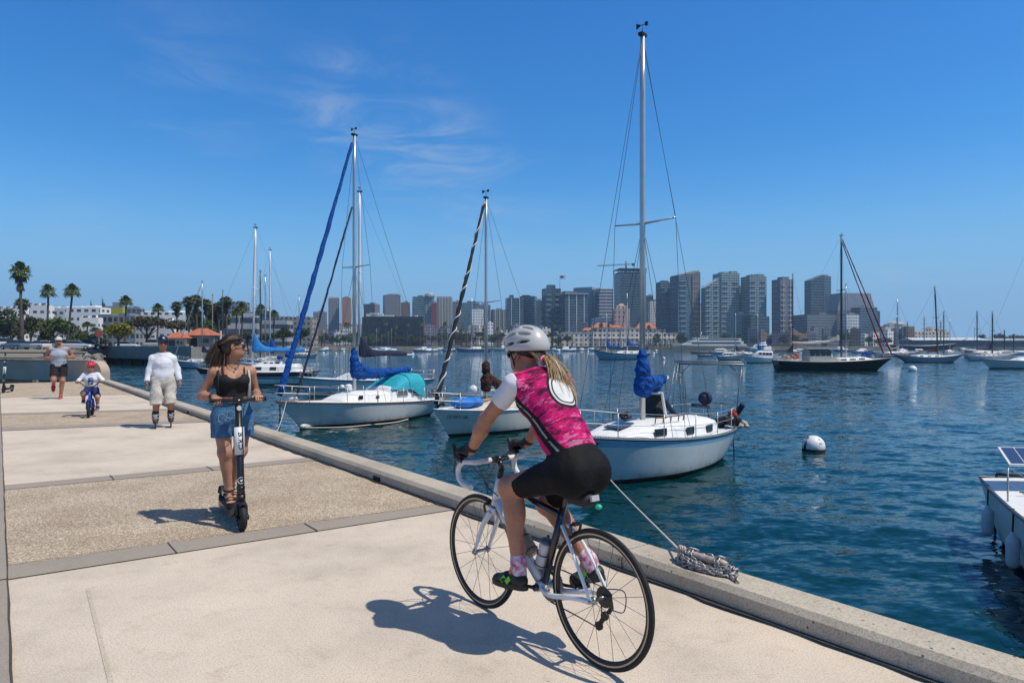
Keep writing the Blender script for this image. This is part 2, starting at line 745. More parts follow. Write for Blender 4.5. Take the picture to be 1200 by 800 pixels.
# dirt line and two drain slots at the foot of the kerb
mb = MB()
vs, fs = [], []
k = 260
for i in range(k + 1):
    u = lerp(-6, 32, i / k)
    w = .02 + .03 * rnd.random() ** 2
    vs += [Q(u, KERB_N - w, .0165), Q(u, KERB_N + .002, .0165)]
mb.add(vs, [(2 * i, 2 * i + 2, 2 * i + 3, 2 * i + 1) for i in range(k)])
struct('gutter_dirt', mb, mat('gutter_dirt', (.05, .042, .034), .95, var=.4, vscale=9))
M_BLACK = mat('black_gap', (.008, .008, .008), .9)
mb = MB()
for px, py in ((439, 565), (222, 485)):
    u, n = q_of(gnd(px, py))
    mb.box(Q(u, KERB_N - .001, .035), (.16, .02, .055), rotz(math.atan2(QD.y, QD.x)))
struct('kerb_drain', mb, M_BLACK)

# ------------------------------------------------------------------ water
def water_mat():
    m, nt, b = nodes_of('sea_water')
    tc = nt.nodes.new('ShaderNodeTexCoord').outputs['Object']

    def mapped(rz, sx, sy):
        mp = nt.nodes.new('ShaderNodeMapping')
        mp.inputs['Rotation'].default_value = (0, 0, rz)
        mp.inputs['Scale'].default_value = (sx, sy, 1)
        nt.links.new(tc, mp.inputs['Vector'])
        return mp.outputs[0]
    big = sep_noise(nt, tc, .035, 4, .6)
    col = mixc(nt, (.0007, .024, .031), (.001, .036, .041), maprange(nt, big, .35, .65))
    nt.links.new(col, b.inputs['Base Color'])
    b.inputs['Roughness'].default_value = .03
    b.inputs['IOR'].default_value = 1.333
    b.inputs['Specular IOR Level'].default_value = .42
    acc = None
    for vec, amp, det in ((mapped(.25, .45, 1.0), .32, 2), (mapped(-.30, 1.8, 3.8), .50, 3), (mapped(.1, 6, 11), .36, 2)):
        n = nt.nodes.new('ShaderNodeTexNoise')
        n.inputs['Scale'].default_value = 1.0
        n.inputs['Detail'].default_value = det
        n.inputs['Roughness'].default_value = .55
        nt.links.new(vec, n.inputs['Vector'])
        v = nt.nodes.new('ShaderNodeVectorMath')
        v.operation = 'SUBTRACT'
        nt.links.new(n.outputs['Color'], v.inputs[0])
        v.inputs[1].default_value = (.5, .5, .5)
        w = nt.nodes.new('ShaderNodeVectorMath')
        w.operation = 'MULTIPLY'
        nt.links.new(v.outputs[0], w.inputs[0])
        w.inputs[1].default_value = (amp * .7, amp * 1.25, 0)
        if acc is None:
            acc = w.outputs[0]
        else:
            x = nt.nodes.new('ShaderNodeVectorMath')
            nt.links.new(acc, x.inputs[0])
            nt.links.new(w.outputs[0], x.inputs[1])
            acc = x.outputs[0]
    ge = nt.nodes.new('ShaderNodeNewGeometry')
    x = nt.nodes.new('ShaderNodeVectorMath')
    nt.links.new(ge.outputs['Normal'], x.inputs[0])
    nt.links.new(acc, x.inputs[1])
    y = nt.nodes.new('ShaderNodeVectorMath')
    y.operation = 'NORMALIZE'
    nt.links.new(x.outputs[0], y.inputs[0])
    nt.links.new(y.outputs[0], b.inputs['Normal'])
    return m


def axis_pts(lo, hi, dense_lo, dense_hi, st, grow=1.35):
    mid = list(np.arange(dense_lo, dense_hi + st / 2, st))
    a, s = [mid[-1]], st
    while a[-1] < hi:
        s *= grow
        a.append(min(hi, a[-1] + s))
    b, s = [mid[0]], st
    while b[-1] > lo:
        s *= grow
        b.append(max(lo, b[-1] - s))
    return np.array(list(reversed(b[1:])) + mid + a[1:])


WX = axis_pts(-2900, 2700, -16, 22, .13)
WY = axis_pts(-200, 2600, 3.5, 44, .13)
gx, gy = np.meshgrid(WX, WY, indexing='ij')
fade = np.clip((gx + 16) / 4, 0, 1) * np.clip((22 - gx) / 4, 0, 1) * np.clip((gy - 3.5) / 2, 0, 1) * np.clip((44 - gy) / 22, 0, 1)
wave = np.zeros_like(gx)
rw = np.random.RandomState(5)
for i in range(26):
    lam = .55 * 1.11 ** i
    if lam > 4.5:
        lam = rw.uniform(.6, 2.2)
    th = math.radians(rw.normal(72, 26))
    kx, ky = math.cos(th) * 2 * PI / lam, math.sin(th) * 2 * PI / lam
    ph = kx * gx + ky * gy + rw.uniform(0, 6.3) + .6 * np.sin(gx * .31 + gy * .22 + i)
    wave += .0085 * lam ** .75 * (1 - np.abs(np.sin(ph / 2)) * 2)
gz = WZ + wave * fade * .34
nx_, ny_ = gx.shape
idx = np.arange(nx_ * ny_).reshape(nx_, ny_)
wf = np.stack([idx[:-1, :-1], idx[1:, :-1], idx[1:, 1:], idx[:-1, 1:]], -1).reshape(-1, 4)
water = np_mesh('water', np.stack([gx, gy, gz], -1).reshape(-1, 3), wf, water_mat())
tag(water, kind='structure')

# ------------------------------------------------------------------ land behind: near basin bank, far shore, hill
M_LAND = mat('dry_ground', (.20, .175, .13), .95, var=.3, vscale=.08, bump=.05, bscale=.5)
M_ROCK = mat('riprap', (.20, .185, .165), .9, var=.35, vscale=1.2, bump=.06, bscale=3)
LZ = .95
shore_px = [(98, 424.5), (240, 429.5), (246, 421), (300, 413.5), (345, 411), (420, 409.6), (520, 409.2), (640, 409.3), (760, 409.6), (880, 409.6), (1040, 409.2), (1400, 409.0)]
shore = [gnd(x, y, WZ) for x, y in shore_px]
poly = [V(-24.5, 34, 0), V(-31, 46, 0), V(-52.5, 80, 0)] + [V(p.x, p.y, 0) for p in shore] + [V(2650, 2580, 0), V(-2600, 2580, 0), V(-2600, 30, 0), V(-60, 42, 0)]
mb = MB()
mb.prism([V(p.x, p.y, LZ) for p in poly], V(0, 0, -4))
struct('land', mb, M_LAND)


def hill_h(x, y):
    k = x / y
    a = np.interp(k, [-1.6, -.8, -.60, -.45, -.25, .0, .15, .3], [105, 97, 93, 80, 62, 40, 20, 4])
    r = np.interp(y, [700, 1150, 1900, 2500], [0, .45, 1.0, 1.0])
    return a * r * (y / 1900 if y < 1900 else 1)


xs = np.linspace(-2400, 800, 120)
ys = np.linspace(700, 2500, 60)
hv = np.array([[(x, y, LZ + .05 + hill_h(x, y) + 2.5 * math.sin(x * .031 + y * .011) * min(1, (y - 700) / 500)) for y in ys] for x in xs])
hi_ = np.arange(120 * 60).reshape(120, 60)
hf = np.stack([hi_[:-1, :-1], hi_[1:, :-1], hi_[1:, 1:], hi_[:-1, 1:]], -1).reshape(-1, 4)
M_HILL = mat('hill_scrub', (.035, .048, .022), .95, col2=(.13, .11, .07), vscale=.012)
tag(np_mesh('hill', hv.reshape(-1, 3), hf, M_HILL), kind='structure')

# haze: one even box of air round the whole place
HZ = MB()
HZ.box((-200, 1150, 94), (6000, 3000, 195))
hz_m = bpy.data.materials.new('haze')
hz_m.use_nodes = True
hz_m.node_tree.nodes.clear()
_o = hz_m.node_tree.nodes.new('ShaderNodeOutputMaterial')
_v = hz_m.node_tree.nodes.new('ShaderNodeVolumePrincipled')
_v.inputs['Color'].default_value = (.50, .74, 1, 1)
_v.inputs['Density'].default_value = .00019
_v.inputs['Anisotropy'].default_value = .2
hz_m.node_tree.links.new(_v.outputs[0], _o.inputs['Volume'])
tag(HZ.build('haze', hz_m), kind='stuff')
# ------------------------------------------------------------------ bodies: smooth unions of tapered limbs, turned into one mesh
class Body:
    def __init__(s, h=.006, wr=None):
        s.h, s.p, s.cuts, s.wr = h, [], [], wr

    def cone(s, a, b, ra, rb, k=.02, sub=False):
        a, b = np.array(a, float), np.array(b, float)
        ba = b - a
        L2 = max(1e-9, ba @ ba)
        r = max(ra, rb)
        s.p.append((np.minimum(a, b) - r, np.maximum(a, b) + r, k, lambda X, Y, Z: s._cone(X, Y, Z, a, ba, L2, ra, rb), sub))
        return s

    @staticmethod
    def _cone(X, Y, Z, a, ba, L2, ra, rb):
        x, y, z = X - a[0], Y - a[1], Z - a[2]
        t = np.clip((x * ba[0] + y * ba[1] + z * ba[2]) / L2, 0, 1)
        return np.sqrt((x - t * ba[0]) ** 2 + (y - t * ba[1]) ** 2 + (z - t * ba[2]) ** 2) - (ra + (rb - ra) * t)

    def chain(s, pts, rs, k=.02):
        for i in range(len(pts) - 1):
            s.cone(pts[i], pts[i + 1], rs[i], rs[i + 1], k)
        return s

    def ell(s, c, r, R=None, k=.02, sub=False):
        c = np.array(c, float)
        r = np.array(r if hasattr(r, '__len__') else (r, r, r), float)
        M = np.array(R) if R is not None else np.eye(3)
        e = np.abs(M) @ r

        def fn(X, Y, Z):
            x, y, z = X - c[0], Y - c[1], Z - c[2]
            q = [x * M[0, i] + y * M[1, i] + z * M[2, i] for i in range(3)]
            k0 = np.sqrt(sum((q[i] / r[i]) ** 2 for i in range(3)))
            k1 = np.sqrt(sum((q[i] / r[i] ** 2) ** 2 for i in range(3))) + 1e-9
            return k0 * (k0 - 1) / k1
        s.p.append((c - e, c + e, k, fn, sub))
        return s

    def slab(s, a, b, side, wa, wb, k=.03):
        """elliptical tapered trunk from a to b; wa, wb = (half width along side, half depth)"""
        a, b = np.array(a, float), np.array(b, float)
        ba = b - a
        L2 = ba @ ba
        sd = np.array(side, float)
        sd = sd - ba * (sd @ ba) / L2
        sd /= np.linalg.norm(sd)
        r = max(*wa, *wb)

        def fn(X, Y, Z):
            x, y, z = X - a[0], Y - a[1], Z - a[2]
            t = np.clip((x * ba[0] + y * ba[1] + z * ba[2]) / L2, 0, 1)
            x, y, z = x - t * ba[0], y - t * ba[1], z - t * ba[2]
            u = x * sd[0] + y * sd[1] + z * sd[2]
            w2 = np.maximum(0, x * x + y * y + z * z - u * u)
            W, D = wa[0] + (wb[0] - wa[0]) * t, wa[1] + (wb[1] - wa[1]) * t
            q = np.sqrt((u / W) ** 2 + w2 / (D * D))
            return (q - 1) * np.minimum(W, D)
        s.p.append((np.minimum(a, b) - r, np.maximum(a, b) + r, k, fn, False))
        return s

    def cut(s, p, n, rad=None):
        s.cuts.append((np.array(p, float), np.array(Vector(n).normalized(), float), rad))
        return s

    def build(s, name, m, parent, grow=0.0):
        h = s.h
        lo = np.min([p[0] for p in s.p if not p[4]], axis=0) - 4 * h - abs(grow) - .02
        hi = np.max([p[1] for p in s.p if not p[4]], axis=0) + 4 * h + abs(grow) + .02
        n = np.ceil((hi - lo) / h).astype(int) + 1
        ax = [(lo[i] + h * np.arange(n[i])).astype(np.float32) for i in range(3)]
        d = np.full(n, 9.0, np.float32)
        for plo, phi, k, fn, sub in s.p:
            mg = k + 3.5 * h + abs(grow) + .012
            i0 = np.maximum(0, np.floor((plo - mg - lo) / h).astype(int))
            i1 = np.minimum(n, np.ceil((phi + mg - lo) / h).astype(int) + 1)
            if (i1 <= i0).any():
                continue
            sl = tuple(slice(a, b) for a, b in zip(i0, i1))
            X, Y, Z = ax[0][sl[0]][:, None, None], ax[1][sl[1]][None, :, None], ax[2][sl[2]][None, None, :]
            v = fn(X, Y, Z).astype(np.float32)
            o = d[sl]
            if sub:
                v = -v
                hh = np.clip(.5 - .5 * (o - v) / k, 0, 1)
                d[sl] = o + (v - o) * hh + k * hh * (1 - hh)
            else:
                hh = np.clip(.5 + .5 * (o - v) / k, 0, 1)
                d[sl] = np.minimum(np.minimum(o, v), o + (v - o) * hh - k * hh * (1 - hh))
        d -= grow
        X, Y, Z = ax[0][:, None, None], ax[1][None, :, None], ax[2][None, None, :]
        if s.wr:
            amp, sc, sd = s.wr
            rr = random.Random(sd)
            for q in range(5):
                kx, ky, kz = (rr.uniform(-1, 1) * sc for _ in range(3))
                d += amp / (1 + q * .3) * np.sin(kx * X + ky * Y + kz * Z + rr.uniform(0, 6) + 1.3 * np.sin(ky * X * .7 - kx * Z * .6))
        for p, nn, rad in s.cuts:
            pl = (X - p[0]) * nn[0] + (Y - p[1]) * nn[1] + (Z - p[2]) * nn[2]
            if rad is None:
                d = np.maximum(d, pl)
            else:
                d = np.where((X - p[0]) ** 2 + (Y - p[1]) ** 2 + (Z - p[2]) ** 2 < rad * rad, np.maximum(d, pl), d)
        sg = d < 0
        c = np.zeros(n - 1, np.int8)
        for a in (0, 1):
            for b in (0, 1):
                for e in (0, 1):
                    c += sg[a:n[0] - 1 + a, b:n[1] - 1 + b, e:n[2] - 1 + e]
        act = (c > 0) & (c < 8)
        I = np.argwhere(act)
        idx = np.full(n - 1, -1, np.int64)
        idx[act] = np.arange(len(I))
        cn = np.array([(a, b, e) for a in (0, 1) for b in (0, 1) for e in (0, 1)])
        dv = np.stack([d[I[:, 0] + q[0], I[:, 1] + q[1], I[:, 2] + q[2]] for q in cn], 1)
        pos, cnt = np.zeros((len(I), 3)), np.zeros(len(I))
        for i in range(8):
            for j in range(i + 1, 8):
                if np.abs(cn[i] - cn[j]).sum() != 1:
                    continue
                a, b = dv[:, i], dv[:, j]
                x = (a < 0) != (b < 0)
                t = np.where(x, a / np.where(x, a - b, 1), 0)
                pos += np.where(x[:, None], cn[i] + t[:, None] * (cn[j] - cn[i]), 0)
                cnt += x
        vv = lo + h * (I + pos / cnt[:, None])
        F_ = []
        for axis in range(3):
            u, w = (axis + 1) % 3, (axis + 2) % 3
            s0 = [slice(None)] * 3
            s1 = [slice(None)] * 3
            s0[axis], s1[axis] = slice(0, n[axis] - 1), slice(1, n[axis])
            ch = sg[tuple(s0)] != sg[tuple(s1)]
            E = np.argwhere(ch)
            E = E[(E[:, u] > 0) & (E[:, w] > 0) & (E[:, u] < n[u] - 1) & (E[:, w] < n[w] - 1)]

            def cell(du, dw):
                q = E.copy()
                q[:, u] -= du
                q[:, w] -= dw
                return idx[q[:, 0], q[:, 1], q[:, 2]]
            Q_ = np.stack([cell(1, 1), cell(0, 1), cell(0, 0), cell(1, 0)], 1)
            fl = ~sg[E[:, 0], E[:, 1], E[:, 2]]
            Q_[fl] = Q_[fl][:, ::-1]
            F_.append(Q_)
        return np_mesh(name, vv, np.concatenate(F_), m, parent)


def skin(name, c, tan=1.0):
    m, nt, b = nodes_of(name)
    tc = nt.nodes.new('ShaderNodeTexCoord').outputs['Object']
    n = sep_noise(nt, tc, 9, 4)
    n2 = sep_noise(nt, tc, 60, 2)
    col = ramp(nt, n, [(.3, tuple(x * .76 for x in c)), (.7, (min(1, c[0] * 1.16), c[1] * 1.10, c[2] * 1.06))])
    col = mixc(nt, col, ramp(nt, n2, [(.35, (.93, .90, .88)), (.65, (1.04, 1.03, 1.03))]), 1.0, 'MULTIPLY')
    nt.links.new(col, b.inputs['Base Color'])
    b.inputs['Roughness'].default_value = .5
    n3 = sep_noise(nt, tc, 240, 2)
    bump_n(nt, b, n3, .0012, bump_n(nt, b, n, .006))
    b.inputs['Specular IOR Level'].default_value = .4
    b.inputs['Subsurface Weight'].default_value = .12
    b.inputs['Subsurface Radius'].default_value = (.012, .004, .002)
    b.inputs['Subsurface Scale'].default_value = 1.0
    return m


def hand(B, wr_, d, palm, thumb, curl=.5, sc=1.0, k=.006, spread=.10):
    """palm and five fingers: d = towards the knuckles, palm = the way the palm faces, thumb = the side the thumb is on"""
    d = Vector(d).normalized()
    palm = Vector(palm)
    palm = (palm - d * palm.dot(d)).normalized()
    th = Vector(thumb)
    th = (th - d * th.dot(d) - palm * th.dot(palm)).normalized()
    w = Vector(wr_)
    L = .088 * sc
    B.slab(w + d * .012 * sc, w + d * L * .92, th, (.030 * sc, .018 * sc), (.040 * sc, .014 * sc), k=.012)
    for i, (off, ln, r) in enumerate(((.030, .072, .0088), (.010, .080, .0092), (-.011, .074, .0088), (-.030, .058, .0078))):
        p = w + d * L + th * off * sc
        dd = (d + th * off * spread * 20).normalized()
        a = 0
        pts, rs = [p - d * .012 * sc, p], [r * sc, r * sc]
        for j, f in enumerate((.46, .30, .24)):
            a += curl * (.75, 1.15, .8)[j] * (1 + .08 * i)
            q = dd * math.cos(a) + palm * math.sin(a)
            p = p + q * ln * f * sc
            pts.append(p)
            rs.append(r * sc * (.93, .86, .74)[j])
        B.chain(pts, rs, k)
    p = w + d * .025 * sc + th * .026 * sc
    t1 = p + (d * .65 + th * .62 + palm * .25).normalized() * .038 * sc
    t2 = t1 + (d * .85 + th * .10 + palm * (.3 + .6 * curl)).normalized() * .030 * sc
    t3 = t2 + (d * .7 - th * .25 * curl + palm * (.35 + .8 * curl)).normalized() * .024 * sc
    B.chain([p, t1, t2, t3], [.014 * sc, .0115 * sc, .0098 * sc, .0082 * sc], k)


def head(B, c, f, u, sc=1.0, male=False):
    """skull, face and ears: c = middle of the head, f = where it faces, u = up"""
    f = Vector(f).normalized()
    u = Vector(u)
    u = (u - f * u.dot(f)).normalized()
    s = u.cross(f)
    R = Matrix((f, s, u)).transposed()
    c = Vector(c)

    def P(x, y, z):
        return c + (f * x + s * y + u * z) * sc
    B.ell(P(-.012, 0, .030), (.094 * sc, .076 * sc, .082 * sc), R, .02)
    B.ell(P(.018, 0, -.035), (.070 * sc, .060 * sc, .078 * sc), R, .03)
    B.ell(P(.050, 0, -.078), (.034 * sc, (.040 if male else .033) * sc, .030 * sc), R, .03)
    for y in (-1, 1):
        B.ell(P(.030, .042 * y, -.060), (.040 * sc, .022 * sc, .034 * sc), R, .025)
        B.ell(P(.060, .032 * y, -.018), (.022 * sc, .022 * sc, .018 * sc), R, .02)
        B.ell(P(.074, .028 * y, .020), (.014 * sc, .026 * sc, .009 * sc), R, .012)
        B.ell(P(.086, .030 * y, .004), (.010 * sc, .013 * sc, .008 * sc), R, .005, sub=True)
        B.ell(P(.076, .030 * y, .004), (.012 * sc, .013 * sc, .011 * sc), R, .004)
        B.ell(P(-.008, .076 * y, -.008), (.020 * sc, .009 * sc, .032 * sc), R @ rot(-.25 * y, 'Z'), .006)
    B.cone(P(.082, 0, .012), P(.104, 0, -.026), .008 * sc, .011 * sc, .012)
    B.ell(P(.098, 0, -.028), (.012 * sc, .017 * sc, .009 * sc), R, .01)
    B.ell(P(.083, 0, -.053), (.012 * sc, .024 * sc, .006 * sc), R, .006)
    B.ell(P(.081, 0, -.064), (.012 * sc, .021 * sc, .007 * sc), R, .006)
    return P, R


def sunglasses(P, R, parent, sc=1.0, m=None):
    mb = MB()
    for y in (-1, 1):
        mb.ell(P(.088, .033 * y, .006), (.010 * sc, .030 * sc, .022 * sc), 12, R @ rot(.22 * y, 'Z'))
        mb.tube([P(.084, .062 * y, .012), P(.05, .078 * y, .012), P(-.01, .082 * y, .006)], .0035 * sc, 5)
    mb.tube([P(.098, -.01, .012), P(.098, .01, .012)], .004 * sc, 5)
    return mb.build('sunglasses', m or M_PORT, parent)


def leg_prims(B, hip, knee, ankle, r=(.085, .058, .036), k=.03, calf=1.0, side=None):
    hip, knee, ankle = Vector(hip), Vector(knee), Vector(ankle)
    B.cone(hip, knee, r[0], r[1], k)
    B.ell(knee, r[1] * 1.02, None, k)
    B.cone(knee, ankle, r[1] * .94, r[2], k)
    # calf sits behind the shin
    sh = (ankle - knee).normalized()
    back = (hip - knee).normalized()
    back = back - sh * back.dot(sh)
    if back.length < .15:
        back = Vector(side) if side is not None else V(0, 1, 0)
        back = back - sh * back.dot(sh)
    back.normalize()
    c = knee.lerp(ankle, .30) + back * r[1] * .38
    Rm = Matrix((back, sh.cross(back), sh)).transposed()
    B.ell(c, (r[1] * .80 * calf, r[1] * .86 * calf, (ankle - knee).length * .27), Rm, .03)


def arm_prims(B, sh, el, wr_, r=(.050, .040, .027), k=.025):
    sh, el, wr_ = Vector(sh), Vector(el), Vector(wr_)
    B.ell(sh, r[0] * 1.12, None, .03)
    B.cone(sh, el, r[0], r[1] * .95, k)
    B.cone(el, el.lerp(wr_, .35), r[1] * .98, r[1] * 1.02, k)
    B.cone(el.lerp(wr_, .35), wr_, r[1] * 1.0, r[2], k)


def shoe(name, heel, toe, m, sole_m, parent, w=.046, h=.006, up=V(0, 0, 1), hgt=.06, ankle=None, thick=.022):
    heel, toe, up = Vector(heel), Vector(toe), Vector(up).normalized()
    d = (toe - heel).normalized()
    s = up.cross(d).normalized()
    up = d.cross(s)
    L = (toe - heel).length
    B = Body(h)
    B.slab(heel + d * w * .8 + up * .038, heel + d * L * .55 + up * .040, s, (w * .80, .036), (w * .92, .034), .02)
    B.slab(heel + d * L * .5 + up * .036, toe - d * w * .8 + up * .028, s, (w, .033), (w * .85, .024), .02)
    a = Vector(ankle) if ankle is not None else heel + d * .05 + up * .12
    B.cone(heel + d * .055 + up * .05, heel.lerp(a - up * .02, 1) * .5 + (heel + d * .055 + up * .07) * .5, w * .80, w * .72, .025)
    B.cut(heel + up * .012, -up)
    o = B.build(name, m, parent)
    mb = MB()
    ring0, ring1 = [], []
    for k in range(20):
        a_ = 2 * PI * k / 20
        x = L / 2 + math.cos(a_) * L * .52
        ww = w * (1.02 if math.cos(a_) > -.2 else .88)
        y = math.sin(a_) * ww
        sgn = math.copysign(abs(math.sin(a_)) ** .7, math.sin(a_))
        ring0.append(heel + d * x + s * sgn * ww - up * .004)
        ring1.append(heel + d * x + s * sgn * ww * 1.02 + up * thick)
    mb.loft([ring0, ring1], smooth=False)
    mb.build('sole', sole_m, o)
    return o


def strands(name, parent, guides, m, n, r, rs, jit=.012, taper=True, seg=10):
    """hair: n thin tapering locks following guide curves (lists of points)"""
    mb = MB()
    for i in range(n):
        g = rs.choice(guides)
        g2 = rs.choice(guides)
        t = rs.random() * .55
        pts = [Vector(a).lerp(Vector(b), t) for a, b in zip(g, g2)]
        off = V(rs.gauss(0, jit), rs.gauss(0, jit), rs.gauss(0, jit))
        wv = rs.uniform(0, 6.3)
        cut_ = rs.uniform(.72, 1.0)
        cv = bez(pts, max(2, seg // (len(pts) - 1)))
        m_ = max(3, int(len(cv) * cut_))
        cv = cv[:m_]
        out, rr = [], []
        for j, p in enumerate(cv):
            u = j / (m_ - 1)
            out.append(p + off * (.25 + u * 1.0) + V(math.sin(wv + u * 7), math.cos(wv * 2 + u * 6), math.sin(wv * 3 + u * 8)) * jit * .5 * u)
            rr.append(r * (1 - .75 * u ** 2) * (.5 + .5 * min(1, u * 6)))
        mb.m = rs.randrange(0, 3)
        mb.tube(out, rr, 4, caps=False, flat=.6)
    return mb.build(name, m, parent)
# ------------------------------------------------------------------ boat materials


def hull_mat(name, c, rough):
    m, nt, b = nodes_of(name)
    tc = nt.nodes.new('ShaderNodeTexCoord').outputs['Object']
    mp = nt.nodes.new('ShaderNodeMapping')
    mp.inputs['Scale'].default_value = (5.5, 5.5, .45)
    nt.links.new(tc, mp.inputs['Vector'])
    st = sep_noise(nt, mp.outputs[0], 1.0, 6, .7)
    bg = sep_noise(nt, tc, 1.7, 5, .65)
    so = nt.nodes.new('ShaderNodeSeparateXYZ')
    nt.links.new(tc, so.inputs[0])
    col = ramp(nt, bg, [(.3, tuple(x * .86 for x in c)), (.65, c)])
    col = mixc(nt, col, (.40, .33, .24), math_n(nt, 'MULTIPLY', maprange(nt, st, .56, .74), .42))
    scum = math_n(nt, 'MULTIPLY', maprange(nt, so.outputs[2], .30, .06), maprange(nt, st, .35, .6))
    col = mixc(nt, col, (.22, .20, .11), math_n(nt, 'MULTIPLY', scum, .6))
    nt.links.new(col, b.inputs['Base Color'])
    nt.links.new(maprange(nt, bg, .3, .7, rough + .15, rough), b.inputs['Roughness'])
    b.inputs['Coat Weight'].default_value = .2
    MATS[name] = m
    return m


M_GELD = mat('white_deck', (.74, .74, .72), .5, var=.06, vscale=5)
M_GEL = hull_mat('white_gelcoat', (.69, .71, .69), .28)
M_GELB = hull_mat('chalky_hull', (.60, .66, .66), .35)
M_BOOT = mat('bottom_paint', (.035, .02, .018), .7, var=.5, vscale=4)
M_BOOTR = mat('red_bottom_paint', (.10, .025, .02), .7, var=.5, vscale=4)
M_ALU = mat('mast_metal', (.55, .55, .54), .35, metal=.55, var=.06, vscale=3)
M_ALUD = mat('dark_mast', (.10, .10, .105), .4, metal=.4)
M_ALUW = mat('white_mast', (.72, .72, .71), .35)
M_WIRE = mat('rigging_wire', (.10, .105, .11), .45, metal=.5)
M_STEEL = mat('stainless', (.50, .50, .50), .42, metal=.55)
M_BLUEC = mat('blue_canvas', (.005, .068, .29), .8, var=.35, vscale=9, bump=.07, bscale=11, spec=.25)
M_LBLUEC = mat('light_blue_canvas', (.02, .20, .50), .75, var=.2, vscale=5, bump=.03, bscale=7)
M_NAVYC = mat('navy_canvas', (.012, .018, .045), .8, var=.25, vscale=5, bump=.03, bscale=7)
M_TEAL = mat('teal_canvas', (.015, .33, .42), .7, var=.15, vscale=4, bump=.02, bscale=9)
M_BROWNC = mat('brown_canvas', (.060, .028, .020), .9, var=.45, vscale=10, bump=.07, bscale=12, spec=.2)
M_WOOD = mat('varnished_wood', (.16, .07, .03), .5, var=.35, vscale=12)
M_TEAK = mat('weathered_teak', (.30, .22, .15), .75, var=.2, vscale=10)
M_PORT = mat('dark_window', (.012, .014, .016), .12, coat=.5)
M_BLACKP = mat('black_plastic', (.015, .015, .016), .45)
M_RUB = mat('black_rubber', (.018, .018, .018), .75)
M_ROPE = mat('pale_rope', (.55, .52, .45), .85, bump=.004, bscale=120)
M_CHAIN = mat('galvanised_chain', (.34, .33, .32), .45, metal=.6, var=.35, vscale=30)
M_MUSSEL = mat('weedy_chain', (.022, .02, .015), .9, var=.6, vscale=25, bump=.01, bscale=60)
M_RED = mat('red_cloth', (.35, .02, .015), .7, var=.2)
M_GREYH = mat('grey_hull', (.30, .34, .38), .4, var=.1, vscale=1.5)
M_BLACKH = mat('black_hull', (.012, .013, .016), .25, coat=.4)
M_BLUEH = mat('pale_blue_hull', (.26, .38, .46), .35, var=.1, vscale=1.5)


